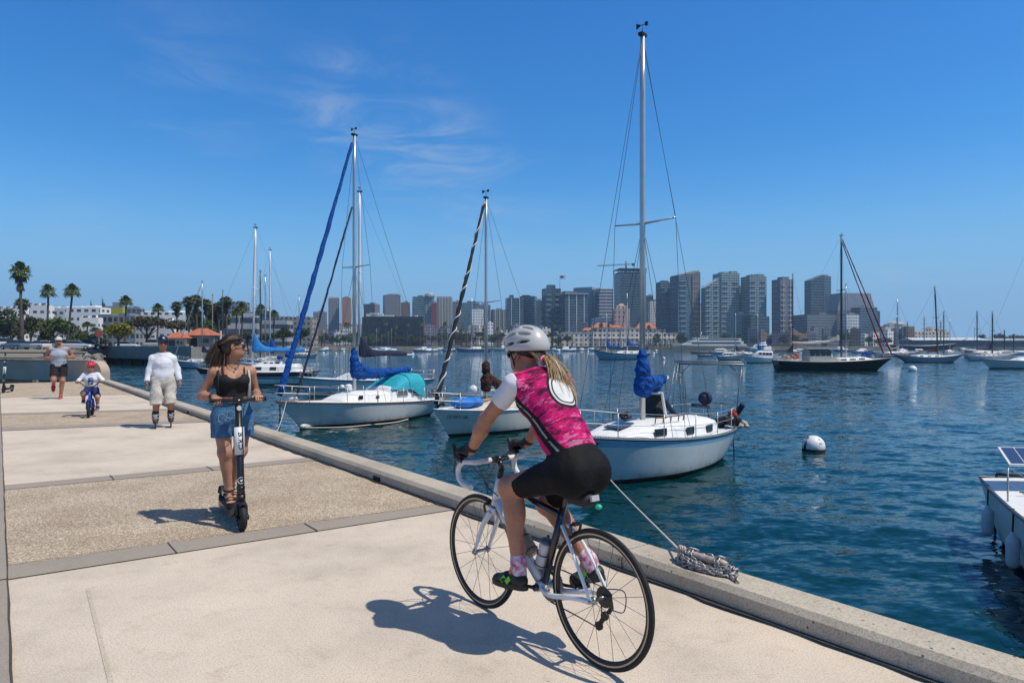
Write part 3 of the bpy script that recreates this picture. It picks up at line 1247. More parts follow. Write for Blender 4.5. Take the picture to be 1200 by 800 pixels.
class Hull:
    """hull with x from stern (0) to bow (L), z = 0 at the waterline"""

    def __init__(s, L, B, fs, fm, fb, xs=.06, xe=.90, tm=.42, tw=.6, n=26):
        s.L, s.B, s.fs, s.fm, s.fb, s.xs, s.xe, s.tm, s.tw, s.n = L, B, fs, fm, fb, xs * L, xe * L, tm, tw, n

    def f(s, t):
        if t > s.tm:
            return max(.012, 1 - ((t - s.tm) / (1 - s.tm)) ** 2.3)
        return s.tw + (1 - s.tw) * (1 - ((s.tm - t) / s.tm) ** 2)

    def sheer(s, t):
        c = 2 * (s.fs + s.fb - 2 * s.fm)
        b = s.fb - s.fs - c
        return s.fs + b * t + c * t * t

    def half(s, t, k):
        return s.B / 2 * (s.f(t) ** 1.0 * k + .84 * s.f(t) ** 1.35 * (1 - k))

    def deck(s, t, y=0.0, dz=0.0):
        """point on deck: t along, y as fraction of the half beam"""
        h = s.half(t, 1)
        return V(s.L * t, y * h, s.sheer(t) + .05 * (1 - y * y) * h + dz)

    def build(s, parent, mats, stripe=.07, rail=None, rail_r=.022, deckm=None):
        ts = [1 - (1 - i / s.n) ** 1.25 for i in range(s.n + 1)]
        mb = MB()
        # levels from the rail down: (fraction of the topside, absolute z below the water)
        lv = [(1, None), (1 - stripe / s.fm, None), (.68, None), (.42, None), (.2, None), (None, .075), (None, .0), (None, -.16), (None, -.34)]
        mi = [1, 0, 0, 0, 0, 2, 2, 2]
        rings = []
        for t in ts:
            sh = s.sheer(t)
            row = []
            for fr, az in lv:
                z = sh * fr if fr is not None else az
                k = max(0, min(1, z / sh))
                x = lerp(lerp(s.xs, s.xe, t), s.L * t, k ** 1.1)
                if z >= 0:
                    h = s.half(t, k ** .75)
                else:
                    h = s.half(t, 0) * (1 + z * 2.2)
                    x = lerp(s.xs, s.xe, t) + (s.L * .5 - lerp(s.xs, s.xe, t)) * (-z) * .35
                row.append((x, h, z))
            rings.append(row)
        m = len(lv)
        for sd in (1, -1):
            o = len(mb.v)
            vs = [(x, h * sd, z) for row in rings for x, h, z in row]
            for j in range(m - 1):
                mb.m = mi[j]
                fs = []
                for i in range(len(ts) - 1):
                    q = (i * m + j, i * m + j + 1, (i + 1) * m + j + 1, (i + 1) * m + j)
                    fs.append(q if sd < 0 else q[::-1])
                if j == 0:
                    mb.add(vs, fs, True)
                else:
                    mb.f += [tuple(k + o for k in f) for f in fs]
                    mb.sm += [True] * len(fs)
                    mb.mi += [mb.m] * len(fs)
        mb.m = 0
        r0 = rings[0]
        tp = [(x, h, z) for x, h, z in r0] + [(x, -h, z) for x, h, z in reversed(r0)]
        mb.add(tp, [tuple(range(len(tp)))])
        hull = mb.build('hull', mats, parent)
        db = MB()
        vs, fs = [], []
        for t in ts:
            for y in (-1, -.6, -.2, .2, .6, 1):
                vs.append(s.deck(t, y * .995, .004))
        for i in range(len(ts) - 1):
            for k in range(5):
                fs.append((i * 6 + k, (i + 1) * 6 + k, (i + 1) * 6 + k + 1, i * 6 + k + 1))
        db.add(vs, fs, True)
        db.build('deck', deckm or M_GELD, parent)
        if rail:
            rb = MB()
            pts = [V(s.L * t, s.half(t, 1) + .004, s.sheer(t) + .012) for t in ts]
            pts += [V(p.x, -p.y, p.z) for p in reversed(pts)]
            rb.tube(pts, rail_r, 6, closed=True)
            rb.build('rub_rail', rail, parent)
        return hull


def cabin(H, parent, x0, x1, w, hgt, m=None, slope=.5, step=None, name='cabin'):
    """coachroof lofted from x0 (aft) to x1 (forward); w = fraction of the half beam"""
    mb = MB()
    rings = []
    k = 14
    for i in range(k + 1):
        x = lerp(x0, x1, i / k)
        t = x / H.L
        hb = min(H.half(t, 1) * w, H.B / 2 * w)
        u = i / k
        e = min(1, (1 - u) / slope) if slope else 1
        hh = hgt * (1 - (1 - e) ** 2) if slope else hgt
        if step and x < step[0]:
            hh = step[1]
        hh = max(.02, hh)
        z = H.deck(t, 0).z - .06
        prof = [(hb, 0), (hb * .94, hh * .62), (hb * .86, hh * .88), (hb * .6, hh * .99 + .02), (0, hh + .05), (-hb * .6, hh * .99 + .02), (-hb * .86, hh * .88), (-hb * .94, hh * .62), (-hb, 0)]
        rings.append([V(x, y, z + zz) for y, zz in prof])
    mb.loft(rings, closed=False, caps=True, smooth=False)
    mb.sm = [True] * (len(mb.f) - 2) + [False, False]
    c = mb.build(name, m or M_GELD, parent)
    return c


def side_window(H, cab, x, w, hgt, zc, wf, side, m=None, pane_name='window', round_=False, fr=None):
    t = x / H.L
    hb = min(H.half(t, 1) * wf, H.B / 2 * wf)
    t2 = (x + w / 2) / H.L
    hb2 = min(H.half(t2, 1) * wf, H.B / 2 * wf)
    t1 = (x - w / 2) / H.L
    hb1 = min(H.half(t1, 1) * wf, H.B / 2 * wf)
    z = H.deck(t, 0).z - .06 + zc
    mb = MB()
    a, b = V(x - w / 2, (hb1 * .972 + .004) * side, z), V(x + w / 2, (hb2 * .972 + .004) * side, z)
    if round_:
        c = (a + b) / 2
        R = Matrix(((b - a).normalized(), V(0, side, 0), V(0, 0, 1))).transposed()
        mb.ell(c, (w / 2, .02, hgt / 2), 16, R)
    else:
        mb.bar(a, b, .03, hgt)
    o = mb.build(pane_name, m or M_PORT, cab)
    if fr:
        fb = MB()
        for dz in (-hgt / 2, hgt / 2):
            fb.tube([a + V(0, .012 * side, dz), b + V(0, .012 * side, dz)], .012, 5)
        for q in (a, b):
            fb.tube([q + V(0, .012 * side, -hgt / 2), q + V(0, .012 * side, hgt / 2)], .012, 5)
        fb.build('window_frame', fr, o)
    return o


def rig(H, parent, xm, zb, ztop, mr=.06, mastm=None, spread=((.52, .75),), wires=True, wr=.006, fore=None, back=True, frac=1.0, lean=0.0, vane=True, rake=0.0):
    """mast with spreaders and wires; returns a function giving the mast centre at height z"""
    mastm = mastm or M_ALU

    def mp(z):
        k = (z - zb)
        return V(xm - rake * k, lean * k, z)
    mb = MB()
    mb.tube([mp(zb - .1), mp(lerp(zb, ztop, .5)), mp(lerp(zb, ztop, .85)), mp(ztop)], [mr, mr, mr * .95, mr * .75], 10, flat=.8)
    mast = mb.build('mast', mastm, parent)
    sp = MB()
    tips = []
    for fr, hw in spread:
        z = lerp(zb, ztop, fr)
        for sd in (1, -1):
            p = mp(z)
            q = p + V(-.08, hw * sd, .06)
            sp.tube([p, q], [mr * .4, mr * .25], 6)
            tips.append((sd, q))
    if spread:
        sp.build('spreader', mastm, mast)
    if vane:
        vb = MB()
        p = mp(ztop)
        vb.tube([p, p + V(0, 0, .28)], .008, 5)
        vb.bar(p + V(.03, -.16, .26), p + V(.03, .16, .26), .012, .012)
        vb.prism([p + V(.02, -.16, .19), p + V(.02, -.16, .34), p + V(.02, -.02, .265)], V(.02, 0, 0))
        vb.box(p + V(.03, .13, .26), (.04, .07, .09))
        vb.box(p + V(0, 0, .03), (mr * 3, mr * 1.6, .07))
        vb.build('wind_vane', M_BLACKP, mast)
    if wires:
        wb = MB()
        top = mp(zb + (ztop - zb) * frac)
        bow = H.deck(.985) if fore is None else fore
        wb.tube([top, bow], wr, 5, caps=False)
        if back:
            wb.tube([mp(ztop), H.deck(.01)], wr, 5, caps=False)
        t = (xm) / H.L
        for sd in (1, -1):
            cp = H.deck(t - .02, .93 * sd)
            tt = [q for s_, q in tips if s_ == sd]
            if tt:
                wb.tube([mp(ztop - .1)] + list(reversed(tt)) + [cp], wr, 5, caps=False)
                z1 = lerp(zb, ztop, spread[0][0])
                for dx in (-.07, .05):
                    wb.tube([mp(z1 - .05), H.deck(t + dx, .93 * sd)], wr, 5, caps=False)
            else:
                wb.tube([mp(ztop - .1), cp], wr, 5, caps=False)
        wb.build('rigging', M_WIRE, parent)
    return mp


def sail_cover(parent, a, d, L, h0, h1, hm, m, boom=True, seed=1, wid=.13, sag=.0, collar=.0, n=22):
    """folded sail under its cover on a boom from point a along d; h0/h1 = height of the bundle at the mast and the end, hm = extra height against the mast"""
    r = random.Random(seed)
    a = Vector(a)
    d, s, u = frame(Vector(d))
    if boom:
        bb = MB()
        bb.tube([a - d * .02, a + d * (L + .12)], .045, 8)
        bo = bb.build('boom', M_ALUW, parent)
    mb = MB()
    rings = []
    for i in range(n + 1):
        t = i / n
        x = L * t
        top = lerp(h0, h1, t ** .8) + hm * (1 - .12 * min(1, x / .34) if x < .34 else .88 * math.exp(-(x - .34) / .30))
        bot = -.07 - .05 * math.sin(t * 9 + seed) * (1 - t)
        w = wid * lerp(1.0, .6, t) * (1 + .18 * math.sin(t * 23 + seed * 2))
        if i in (0, n):
            w *= .5
        if hm > .6 and x < .4:
            w *= 1.15
        c = a + d * (x - (.20 if hm > .6 else 0)) + V(0, 0, -sag * math.sin(t * PI))
        ring = []
        for k in range(12):
            an = 2 * PI * k / 12
            yy = math.cos(an) * w * (1.25 if math.sin(an) < 0 else lerp(1.0, .55, math.sin(an)))
            zz = (top if math.sin(an) > 0 else -bot) * math.sin(an)
            jit = 1 + r.uniform(-.12, .12)
            ring.append(c + s * yy * jit + V(0, 0, zz * (1 + r.uniform(-.05, .05))))
        rings.append(ring)
    mb.loft(rings)
    sc = mb.build('sail_cover', m, parent)
    md = sc.modifiers.new('sub', 'SUBSURF')
    md.levels = md.render_levels = 1
    return sc


def bundle(parent, x, prims, m, boom, seed=1):
    """lashed sail round the mast foot: prims = cones ((dx, z, r), (dx, z, r)) measured from the mast at x; boom = (dx, z) ends"""
    bb = MB()
    bb.tube([V(x - .1, 0, boom[0][1]), V(x + boom[1][0], 0, boom[1][1])], .045, 8)
    bb.build('boom', M_ALUW, parent)
    B = Body(.018, wr=(.011, 30, seed))
    for (d0, z0, r0), (d1, z1, r1) in prims:
        B.cone(V(x + d0, 0, z0), V(x + d1, 0, z1), r0, r1, .09)
    sc = B.build('sail_cover', m, parent)
    lb = MB()
    for (d0, z0, r0), (d1, z1, r1) in prims[1:]:
        for t in (.3, .8):
            c = V(x + lerp(d0, d1, t), 0, lerp(z0, z1, t))
            dd, s_, u_ = frame(V(d1 - d0, 0, z1 - z0))
            rr = lerp(r0, r1, t) * 1.02
            lb.tube([c + (s_ * math.cos(a) + u_ * math.sin(a)) * rr for a in np.linspace(0, 2 * PI, 17)[:-1]], .009, 5, closed=True)
    lb.build('lashing', M_NAVYC, sc)
    return sc


def furled(parent, top, foot, r0, r1, m, spiral=None, turns=10, seed=2):
    r = random.Random(seed)
    mb = MB()
    pts, rs = [], []
    n = 40
    for i in range(n + 1):
        t = i / n
        pts.append(Vector(top).lerp(Vector(foot), t) + V(r.uniform(-.012, .012), r.uniform(-.012, .012), -.05 * math.sin(t * PI)))
        rs.append(lerp(r0, r1, t) * (1 + r.uniform(-.16, .16)))
    mb.tube(pts, rs, 9)
    o = mb.build('furled_headsail', m, parent)
    if spiral:
        sb = MB()
        sp = []
        d, s, u = frame(Vector(foot) - Vector(top))
        for i in range(turns * 14 + 1):
            t = i / (turns * 14)
            a = 2 * PI * turns * (t + .02 * math.sin(t * 31))
            rr = lerp(r0, r1, t) * 1.12
            sp.append(Vector(top).lerp(Vector(foot), t) + s * math.cos(a) * rr + u * math.sin(a) * rr - V(0, 0, .05 * math.sin(t * PI)))
        sb.tube(sp, .026, 5)
        sb.build('binding_strip', spiral, o)
    return o


def rails(H, parent, t0=.08, t1=.9, n=6, hgt=.58, pulpit=True, pushpit=True, wr=.006, pr=.0125):
    mb = MB()
    for sd in (1, -1):
        tops = []
        for i in range(n + 1):
            t = lerp(t0, t1, i / n)
            p = H.deck(t, .94 * sd)
            tops.append(p + V(0, 0, hgt))
            mb.tube([p, p + V(0, 0, hgt)], pr, 6)
        for k in (1, .55):
            mb.tube([p - V(0, 0, hgt * (1 - k)) for p in tops], wr, 4, caps=False)
    mb.build('lifelines', M_STEEL, parent)
    if pulpit:
        pb = MB()
        for k in (1, .55):
            pts = [H.deck(t1, .94, hgt * k), H.deck(min(.97, t1 + .06), .95, hgt * k * 1.03), H.deck(1.0, 0, hgt * k * 1.06) + V(.1, 0, 0), H.deck(min(.97, t1 + .06), -.95, hgt * k * 1.03), H.deck(t1, -.94, hgt * k)]
            pb.tube(bez(pts, 5), pr * 1.1, 6)
        for sd in (1, -1):
            pb.tube([H.deck(.965, .8 * sd), H.deck(.975, .7 * sd, hgt)], pr, 6)
        pb.build('pulpit', M_STEEL, parent)
    if pushpit:
        pb = MB()
        for k in (1, .55):
            pb.tube([H.deck(t0, .94, hgt * k), H.deck(.015, .94, hgt * k), H.deck(.015, -.94, hgt * k), H.deck(t0, -.94, hgt * k)], pr * 1.1, 6)
        for y in (.9, .35, -.35, -.9):
            pb.tube([H.deck(.02, y), H.deck(.015, y, hgt)], pr, 6)
        pb.build('pushpit', M_STEEL, parent)


def boat_root(name, label, cat, bow, fwd, L, group=None):
    """root Empty at the stern on the waterline; bow = world x, y of the bow tip; fwd = heading"""
    f = V(fwd[0], fwd[1], 0).normalized()
    p = V(bow[0], bow[1], WZ) - f * L
    o = thing(name, label, cat, p, math.atan2(f.y, f.x), group)
    return o


def local_of(root, p):
    R = rotz(-root.rotation_euler.z)
    return R @ (Vector(p) - Vector(root.location))


def world_of(root, p):
    return rotz(root.rotation_euler.z) @ Vector(p) + Vector(root.location)


def heap(parent, name, c, r, m, n=5, seed=0):
    q = random.Random(seed)
    mb = MB()
    for i in range(n):
        mb.ell(Vector(c) + V(q.uniform(-1, 1) * r, q.uniform(-1, 1) * r, q.uniform(-.3, .6) * r), (r * q.uniform(.4, .8), r * q.uniform(.4, .8), r * q.uniform(.3, .7)), 8, rot(q.uniform(0, 3), 'Z') @ rot(q.uniform(-.5, .5), 'X'))
    return mb.build(name, m, parent)


# ------------------------------------------------------------------ the three near sloops
G_SLOOP = 'sloops moored along the sea wall'
# A: nearest, blue sail cover and stern arch
LA = 6.9
A = boat_root('sailboat', 'white sloop nearest the camera, with a metal stern arch and short blue sail cover', 'sailboat', (1.32, 14.62), (-.675, -.738), LA, G_SLOOP)
HA = Hull(LA, 2.45, .80, .86, 1.14, xs=.07, xe=.915, tw=.62, tm=.44)
HA.build(A, [M_GELB, mat('pale_blue_stripe', (.22, .42, .55), .4, var=.08), M_BOOT], stripe=.15, rail=M_BLACKP, rail_r=.02)
for sd in (1, -1):
    dots = MB()
    rings = []
    for i in range(121):
        t = i / 121
        for dt, hh in ((0, .012), (.0005, .052), (.0042, .052), (.0047, .012)):
            p = V(LA * (t + dt), HA.half(t + dt, 1) * sd, HA.sheer(t + dt) + .02)
            o_ = V(0, .03 * sd, 0)
            rings.append([p, p + o_, p + o_ + V(0, 0, hh), p + V(0, 0, hh)])
    dots.loft(rings, smooth=False)
    dots.build('toe_rail', M_ALU, A)
ca = cabin(HA, A, 1.55, 5.9, .80, .40, slope=.62)
for x in (4.55, 3.3, 2.2):
    for sd in (1, -1):
        side_window(HA, ca, x, .34 if x < 4 else .42, .17, .19, .80, sd, fr=M_BLACKP if x < 4 else None)
mb = MB()
mb.add([V(2.7, .62, 0), V(2.7, -.62, 0), V(4.9, -.40, 0), V(4.9, .40, 0)], [(3, 2, 1, 0)])
for i, v in enumerate(mb.v):
    t = v[0] / LA
    mb.v[i] = (v[0], v[1] * .9, HA.deck(t, 0).z - .06 + .445 - max(0, v[0] - 3.3) * .035)
mb = MB()
for x in (5.05,):
    mb.box(V(x, 0, HA.deck(x / LA).z + .245), (.62, .46, .03), rot(.13, 'Y'))
mb.build('deck_hatch', M_PORT, ca)
mpA = rig(HA, A, 3.98, .9, WZ * -1 + 9.36 - .0, mr=.078, mastm=M_ALU, spread=((.53, .88),), wr=.0065)
# bow is towards the quay, so the boom runs aft; end of it lifted
bundle(A, 3.98, [((.02, 3.0, .09), (.01, 2.6, .165)), ((.01, 2.6, .165), (-.02, 2.06, .225)), ((-.06, 2.22, .23), (-.55, 2.17, .19)), ((-.55, 2.17, .18), (-1.0, 2.30, .11))], M_BLUEC, ((0, 2.0), (-1.25, 2.32)), 3)
mb = MB()
mb.m = 0
R = rot(-1.25, 'Y')
mb.box(V(3.35, -.05, 1.62), (.66, .56, .035), R)
mb.m = 1
for y in (-.3, .3):
    mb.box(V(3.35, -.05 + y, 1.62), (.70, .05, .06), R)
for x in (-.34, .34):
    mb.box(V(3.35, -.05, 1.62) + R @ V(x, 0, 0), (.05, .64, .06), R)
mb.build('open_hatch', [M_PORT, M_GEL], ca)
rails(HA, A, .12, .86, 4, .6)
# stern arch
mb = MB()
pa = [HA.deck(.06, .92), HA.deck(.06, -.92)]
zt = 2.62
top = [V(.28, .98, zt), V(.28, -.98, zt)]
for p, q in zip(pa, top):
    mb.tube([p, q], .022, 8)
mb.tube([top[0] + V(0, .06, 0), top[1] - V(0, .06, 0)], .03, 8)
mb.tube([top[0] + V(.12, .06, .07), top[1] + V(.12, -.06, .07)], .02, 8)
mb.tube([V(.28, .98, zt - .35), V(.28, .6, zt)], .016, 6)
mb.tube([V(.28, -.98, zt - .35), V(.28, -.6, zt)], .016, 6)
lad = [V(.75, -1.02, .95), V(.34, -.98, zt)]
lad2 = [V(1.05, -1.04, .95), V(.5, -.98, zt)]
mb.tube(lad, .015, 6)
mb.tube(lad2, .015, 6)
for k in (.15, .4, .65, .85):
    mb.tube([lad[0].lerp(lad[1], k), lad2[0].lerp(lad2[1], k)], .012, 6)
mb.build('stern_arch', mat('dull_steel', (.22, .23, .24), .4, metal=.6), A)
mb = MB()
mb.tube(bez([V(1.1, -1.0, 1.55), V(.9, -.7, 1.1), V(.6, 0, .95), V(.3, .7, 1.15), V(.2, .98, 1.5)], 6), .05, 7, flat=1.6)
mb.build('weather_cloth', M_NAVYC, A)
mb = MB()
mb.ell(V(.35, -.1, 1.62), (.23, .2, .2), 12)
mb.build('barbecue_cover', M_NAVYC, A)
mb = MB()
mb.tube([V(.2, 0, .75), V(.3, -.08, 1.45)], .02, 6)
mb.tube([V(.5, -.45, 1.42), V(.5, .1, 1.38)], .05, 8)
mb.build('outboard_bracket', M_ALUD, A)
heap(A, 'red_bag', V(.25, .68, 1.22), .17, M_RED, 4, 2)
heap(A, 'stowed_gear', V(.45, .62, .98), .24, M_BLACKP, 7, 5)
heap(A, 'rope_heap', V(.3, .98, .92), .13, mat('faded_rope', (.45, .40, .33), .9, var=.4, vscale=30), 7, 8)
heap(A, 'line_heap', V(4.35, -.3, 1.38), .13, M_BLACKP, 6, 9)
mb = MB()
mb.tube([V(-.08, .55, .8), V(-.2, .55, -.4)], .02, 6)
mb.box(V(-.16, .55, -.25), (.05, .05, .5))
mb.build('boarding_ladder', M_ALUD, A)
mb = MB()
for sd in (1, -1):
    mb.tube([V(4.4, .62 * sd, 1.02 + .40), V(3.3, .78 * sd, 1.42)], .017, 6)
    for x in (4.4, 4.1, 3.8, 3.5, 3.3):
        k = (4.4 - x) / 1.1
        mb.tube([V(x, lerp(.62, .78, k) * sd, 1.42), V(x, lerp(.60, .76, k) * sd, 1.28)], .014, 6)
mb.build('grab_rail', M_WOOD, A)
mb = MB()
q = HA.deck(.99) + V(.14, .1, -.05)
mb.ell(q, (.10, .10, .14), 10)
mb.build('bow_fender', M_NAVYC, A)
# boom crutch and mainsheet
mb = MB()
mb.tube([V(2.2, .28, 1.3), V(2.35, .3, 2.25)], .012, 6)
mb.build('mainsheet', M_WIRE, A)

# B: sloop with the teal dodger
LB = 8.7
Bt = boat_root('sailboat', 'white sloop with a teal spray hood, brown rub rail and tall blue-furled headsail', 'sailboat', (-8.75, 24.75), (-.602, -.798), LB, G_SLOOP)
HB = Hull(LB, 2.75, .66, .80, 1.06, xs=.10, xe=.885, tw=.42, tm=.45)
HB.build(Bt, [M_GEL, M_GEL, M_BOOTR], rail=M_WOOD, rail_r=.03)
mb = MB()
for sd in (1, -1):
    mb.tube([V(lerp(HB.xs, HB.xe, i / 20), HB.half(i / 20, .1) * sd + .004 * sd, .085) for i in range(21)], .025, 5)
mb.build('boot_stripe', M_WOOD, Bt)
cb = cabin(HB, Bt, 1.9, 6.3, .66, .42, slope=.35, step=None)
cb2 = cabin(HB, Bt, 1.9, 3.9, .70, .62, slope=.12, name='doghouse')
for x, w in ((2.35, .5), (3.2, .62)):
    for sd in (1, -1):
        side_window(HB, cb2, x, w, .26, .36, .70, sd, m=mat('smoky_window', (.10, .12, .12), .2), fr=M_GEL)
for x in (4.55, 5.4):
    for sd in (1, -1):
        side_window(HB, cb, x, .2, .15, .22, .66, sd, round_=(x < 5))
mpB = rig(HB, Bt, 5.05, .95, 10.29 + 1.6, mr=.085, spread=((.50, .88),), wr=.0075)
bundle(Bt, 5.05, [((.03, 3.0, .09), (.0, 2.6, .17)), ((.0, 2.6, .17), (-.10, 2.02, .25)), ((-.10, 2.3, .22), (-.65, 2.05, .24)), ((-.2, 1.98, .24), (-1.4, 1.98, .20)), ((-1.4, 1.98, .20), (-3.1, 2.10, .12))], M_BLUEC, ((0, 1.9), (-3.3, 2.08)), 7)
furled(Bt, mpB(11.55) + V(.12, 0, 0), HB.deck(.985, 0, .25), .06, .115, M_BLUEC)
furled(Bt, mpB(8.9) + V(.12, 0, 0), HB.deck(.90, 0, .25), .035, .05, M_NAVYC, seed=4)
# spray hood
mb = MB()
rings = []
for i in range(9):
    t = i / 8
    x = lerp(3.75, 1.75, t)
    hw = .93
    hh = .86 * math.sin(min(1, t * 1.5) * PI / 2) if t < .67 else .86 - .10 * (t - .67)
    z0 = HB.deck(x / LB).z + (.46 if t < .55 else lerp(.46, .02, (t - .55) / .45))
    zt_ = HB.deck(x / LB).z + .42 + hh * .88
    ring = []
    for k in range(13):
        a = PI * k / 12
        ring.append(V(x, hw * math.copysign(abs(math.cos(a)) ** .6, math.cos(a)), z0 + (zt_ - z0) * max(0, math.sin(a)) ** .7))
    rings.append(ring)
mb.loft(rings, closed=False, caps=False)
sh = mb.build('spray_hood', M_TEAL, Bt)
mb = MB()
mb.add([r[k] * 1.0 + V(0, 0, .012) for r in rings[6:9] for k in (4, 5, 6, 7, 8)], [(i * 5 + k, i * 5 + k + 1, (i + 1) * 5 + k + 1, (i + 1) * 5 + k) for i in range(2) for k in range(4)], True)
mb.build('hood_top_panel', mat('pale_teal', (.08, .46, .50), .6), sh)
mb = MB()
for i in (4, 8):
    mb.tube([p + V(0, 0, .015) for p in rings[i]], .014, 5)
mb.build('hood_bow', mat('dark_teal', (.01, .16, .22), .6), sh)
rails(HB, Bt, .08, .88, 5, .6)
heap(Bt, 'anchor_gear', HB.deck(.93, 0, .08), .14, M_ALU, 5, 12)
heap(Bt, 'cockpit_gear', HB.deck(.07, .2, .25), .2, M_ALUD, 6, 14)
heap(Bt, 'deck_bag', HB.deck(.60, -.1, .5), .2, M_GELD, 4, 15)

# C: small sloop half hidden behind the cyclist
LC = 6.9
Ct = boat_root('sailboat', 'small white sloop behind the cyclist, with a brown sail bundle and a spiral-wrapped dark headsail', 'sailboat', (-2.68, 22.75), (-.66, -.75), LC, G_SLOOP)
HC = Hull(LC, 2.35, .78, .80, .98, xs=.05, xe=.90, tw=.7, tm=.42)
HC.build(Ct, [hull_mat('cream_hull', (.68, .65, .58), .35), M_GEL, M_BOOT], rail=M_GEL, rail_r=.03)
cc = cabin(HC, Ct, 1.5, 5.35, .72, .34, m=mat('cream_deck', (.60, .52, .42), .6, var=.12), slope=.4)
for x in (2.4, 3.3, 4.1):
    for sd in (1, -1):
        side_window(HC, cc, x, .42, .14, .17, .72, sd)
mb = MB()
mb.box(V(4.55, 0, HC.deck(4.55 / LC).z + .285), (.8, .6, .03), rot(.07, 'Y'))
mb.build('deck_hatch', mat('tan_hatch', (.42, .27, .17), .6, var=.15), cc)
mb = MB()
mb.box(V(4.13, 0, HC.deck(4.15 / LC).z + .33), (.05, .7, .05))
mb.build('hatch_coaming', M_BLACKP, cc)
mpC = rig(HC, Ct, 4.3, .9, 8.62, mr=.062, spread=((.50, .68),), mastm=M_ALU, wr=.006)
furled(Ct, mpC(8.45) + V(.1, 0, 0), HC.deck(.985, 0, .2), .045, .085, mat('dark_sail', (.02, .02, .022), .8), spiral=mat('white_strip', (.6, .58, .55), .7), turns=9)
bundle(Ct, 4.3, [((.0, 2.48, .13), (.0, 2.3, .17)), ((.0, 2.1, .11), (.02, 1.9, .17)), ((.02, 1.9, .18), (.0, 1.62, .20)), ((-.1, 2.0, .15), (-.7, 1.68, .16)), ((-.7, 1.68, .16), (-1.7, 1.60, .13))], M_BROWNC, ((0, 1.5), (-2.6, 1.5)), 9)
mb = MB()
mb.ell(HC.deck(.80, .1, .2), (.62, .36, .2), 14, rot(.1, 'Z'))
mb.ell(HC.deck(.73, .2, .22), (.3, .3, .2), 10)
tp = mb.build('tarpaulin', mat('bright_blue_tarp', (.012, .16, .55), .6, var=.15, vscale=5, bump=.03, bscale=8), Ct)
mb = MB()
mb.tube([HC.deck(.9, .6, .02), HC.deck(.83, .3, .42), HC.deck(.74, .0, .35), HC.deck(.70, -.4, .02)], .012, 6)
mb.build('lashing', M_ROPE, tp)
mb = MB()
mb.ell(V(4.62, -.35, 1.52), .19, 14)
mb.build('round_fender', M_GEL, Ct)
rails(HC, Ct, .1, .88, 4, .55)
heap(Ct, 'anchor_gear', HC.deck(.95, 0, .1), .12, M_BLACKP, 5, 22)
# registration on the bow, both sides
for sd in (1, -1):
    o = text_mesh('registration', 'CF 4271 GK', .15, M_BLACKP, Ct, .001, 'LEFT')
    t0, t1 = (.955, .80) if sd > 0 else (.80, .955)
    k = .80
    p0 = V(lerp(lerp(HC.xs, HC.xe, t0), LC * t0, k ** 1.1), (HC.half(t0, k ** .75) + .008) * sd, HC.sheer(t0) * k - .06)
    p1 = V(lerp(lerp(HC.xs, HC.xe, t1), LC * t1, k ** 1.1), (HC.half(t1, k ** .75) + .008) * sd, HC.sheer(t1) * k - .06)
    x = (p1 - p0).normalized()
    t_ = (t0 + t1) / 2
    lo = V(0, (HC.half(t_, .3 ** .75)) * sd, HC.sheer(t_) * .3)
    hi = V(0, (HC.half(t_, k ** .75)) * sd, HC.sheer(t_) * k)
    up = (hi - lo).normalized()
    z = x.cross(up).normalized()
    y = z.cross(x)
    o.matrix_local = Matrix((x, y, z)).transposed().to_4x4()
    o.location = p0 + z * .012
# ------------------------------------------------------------------ boats further out on their moorings
def wl_D(y):
    return F * (CAMZ - WZ) / (y - HOR)


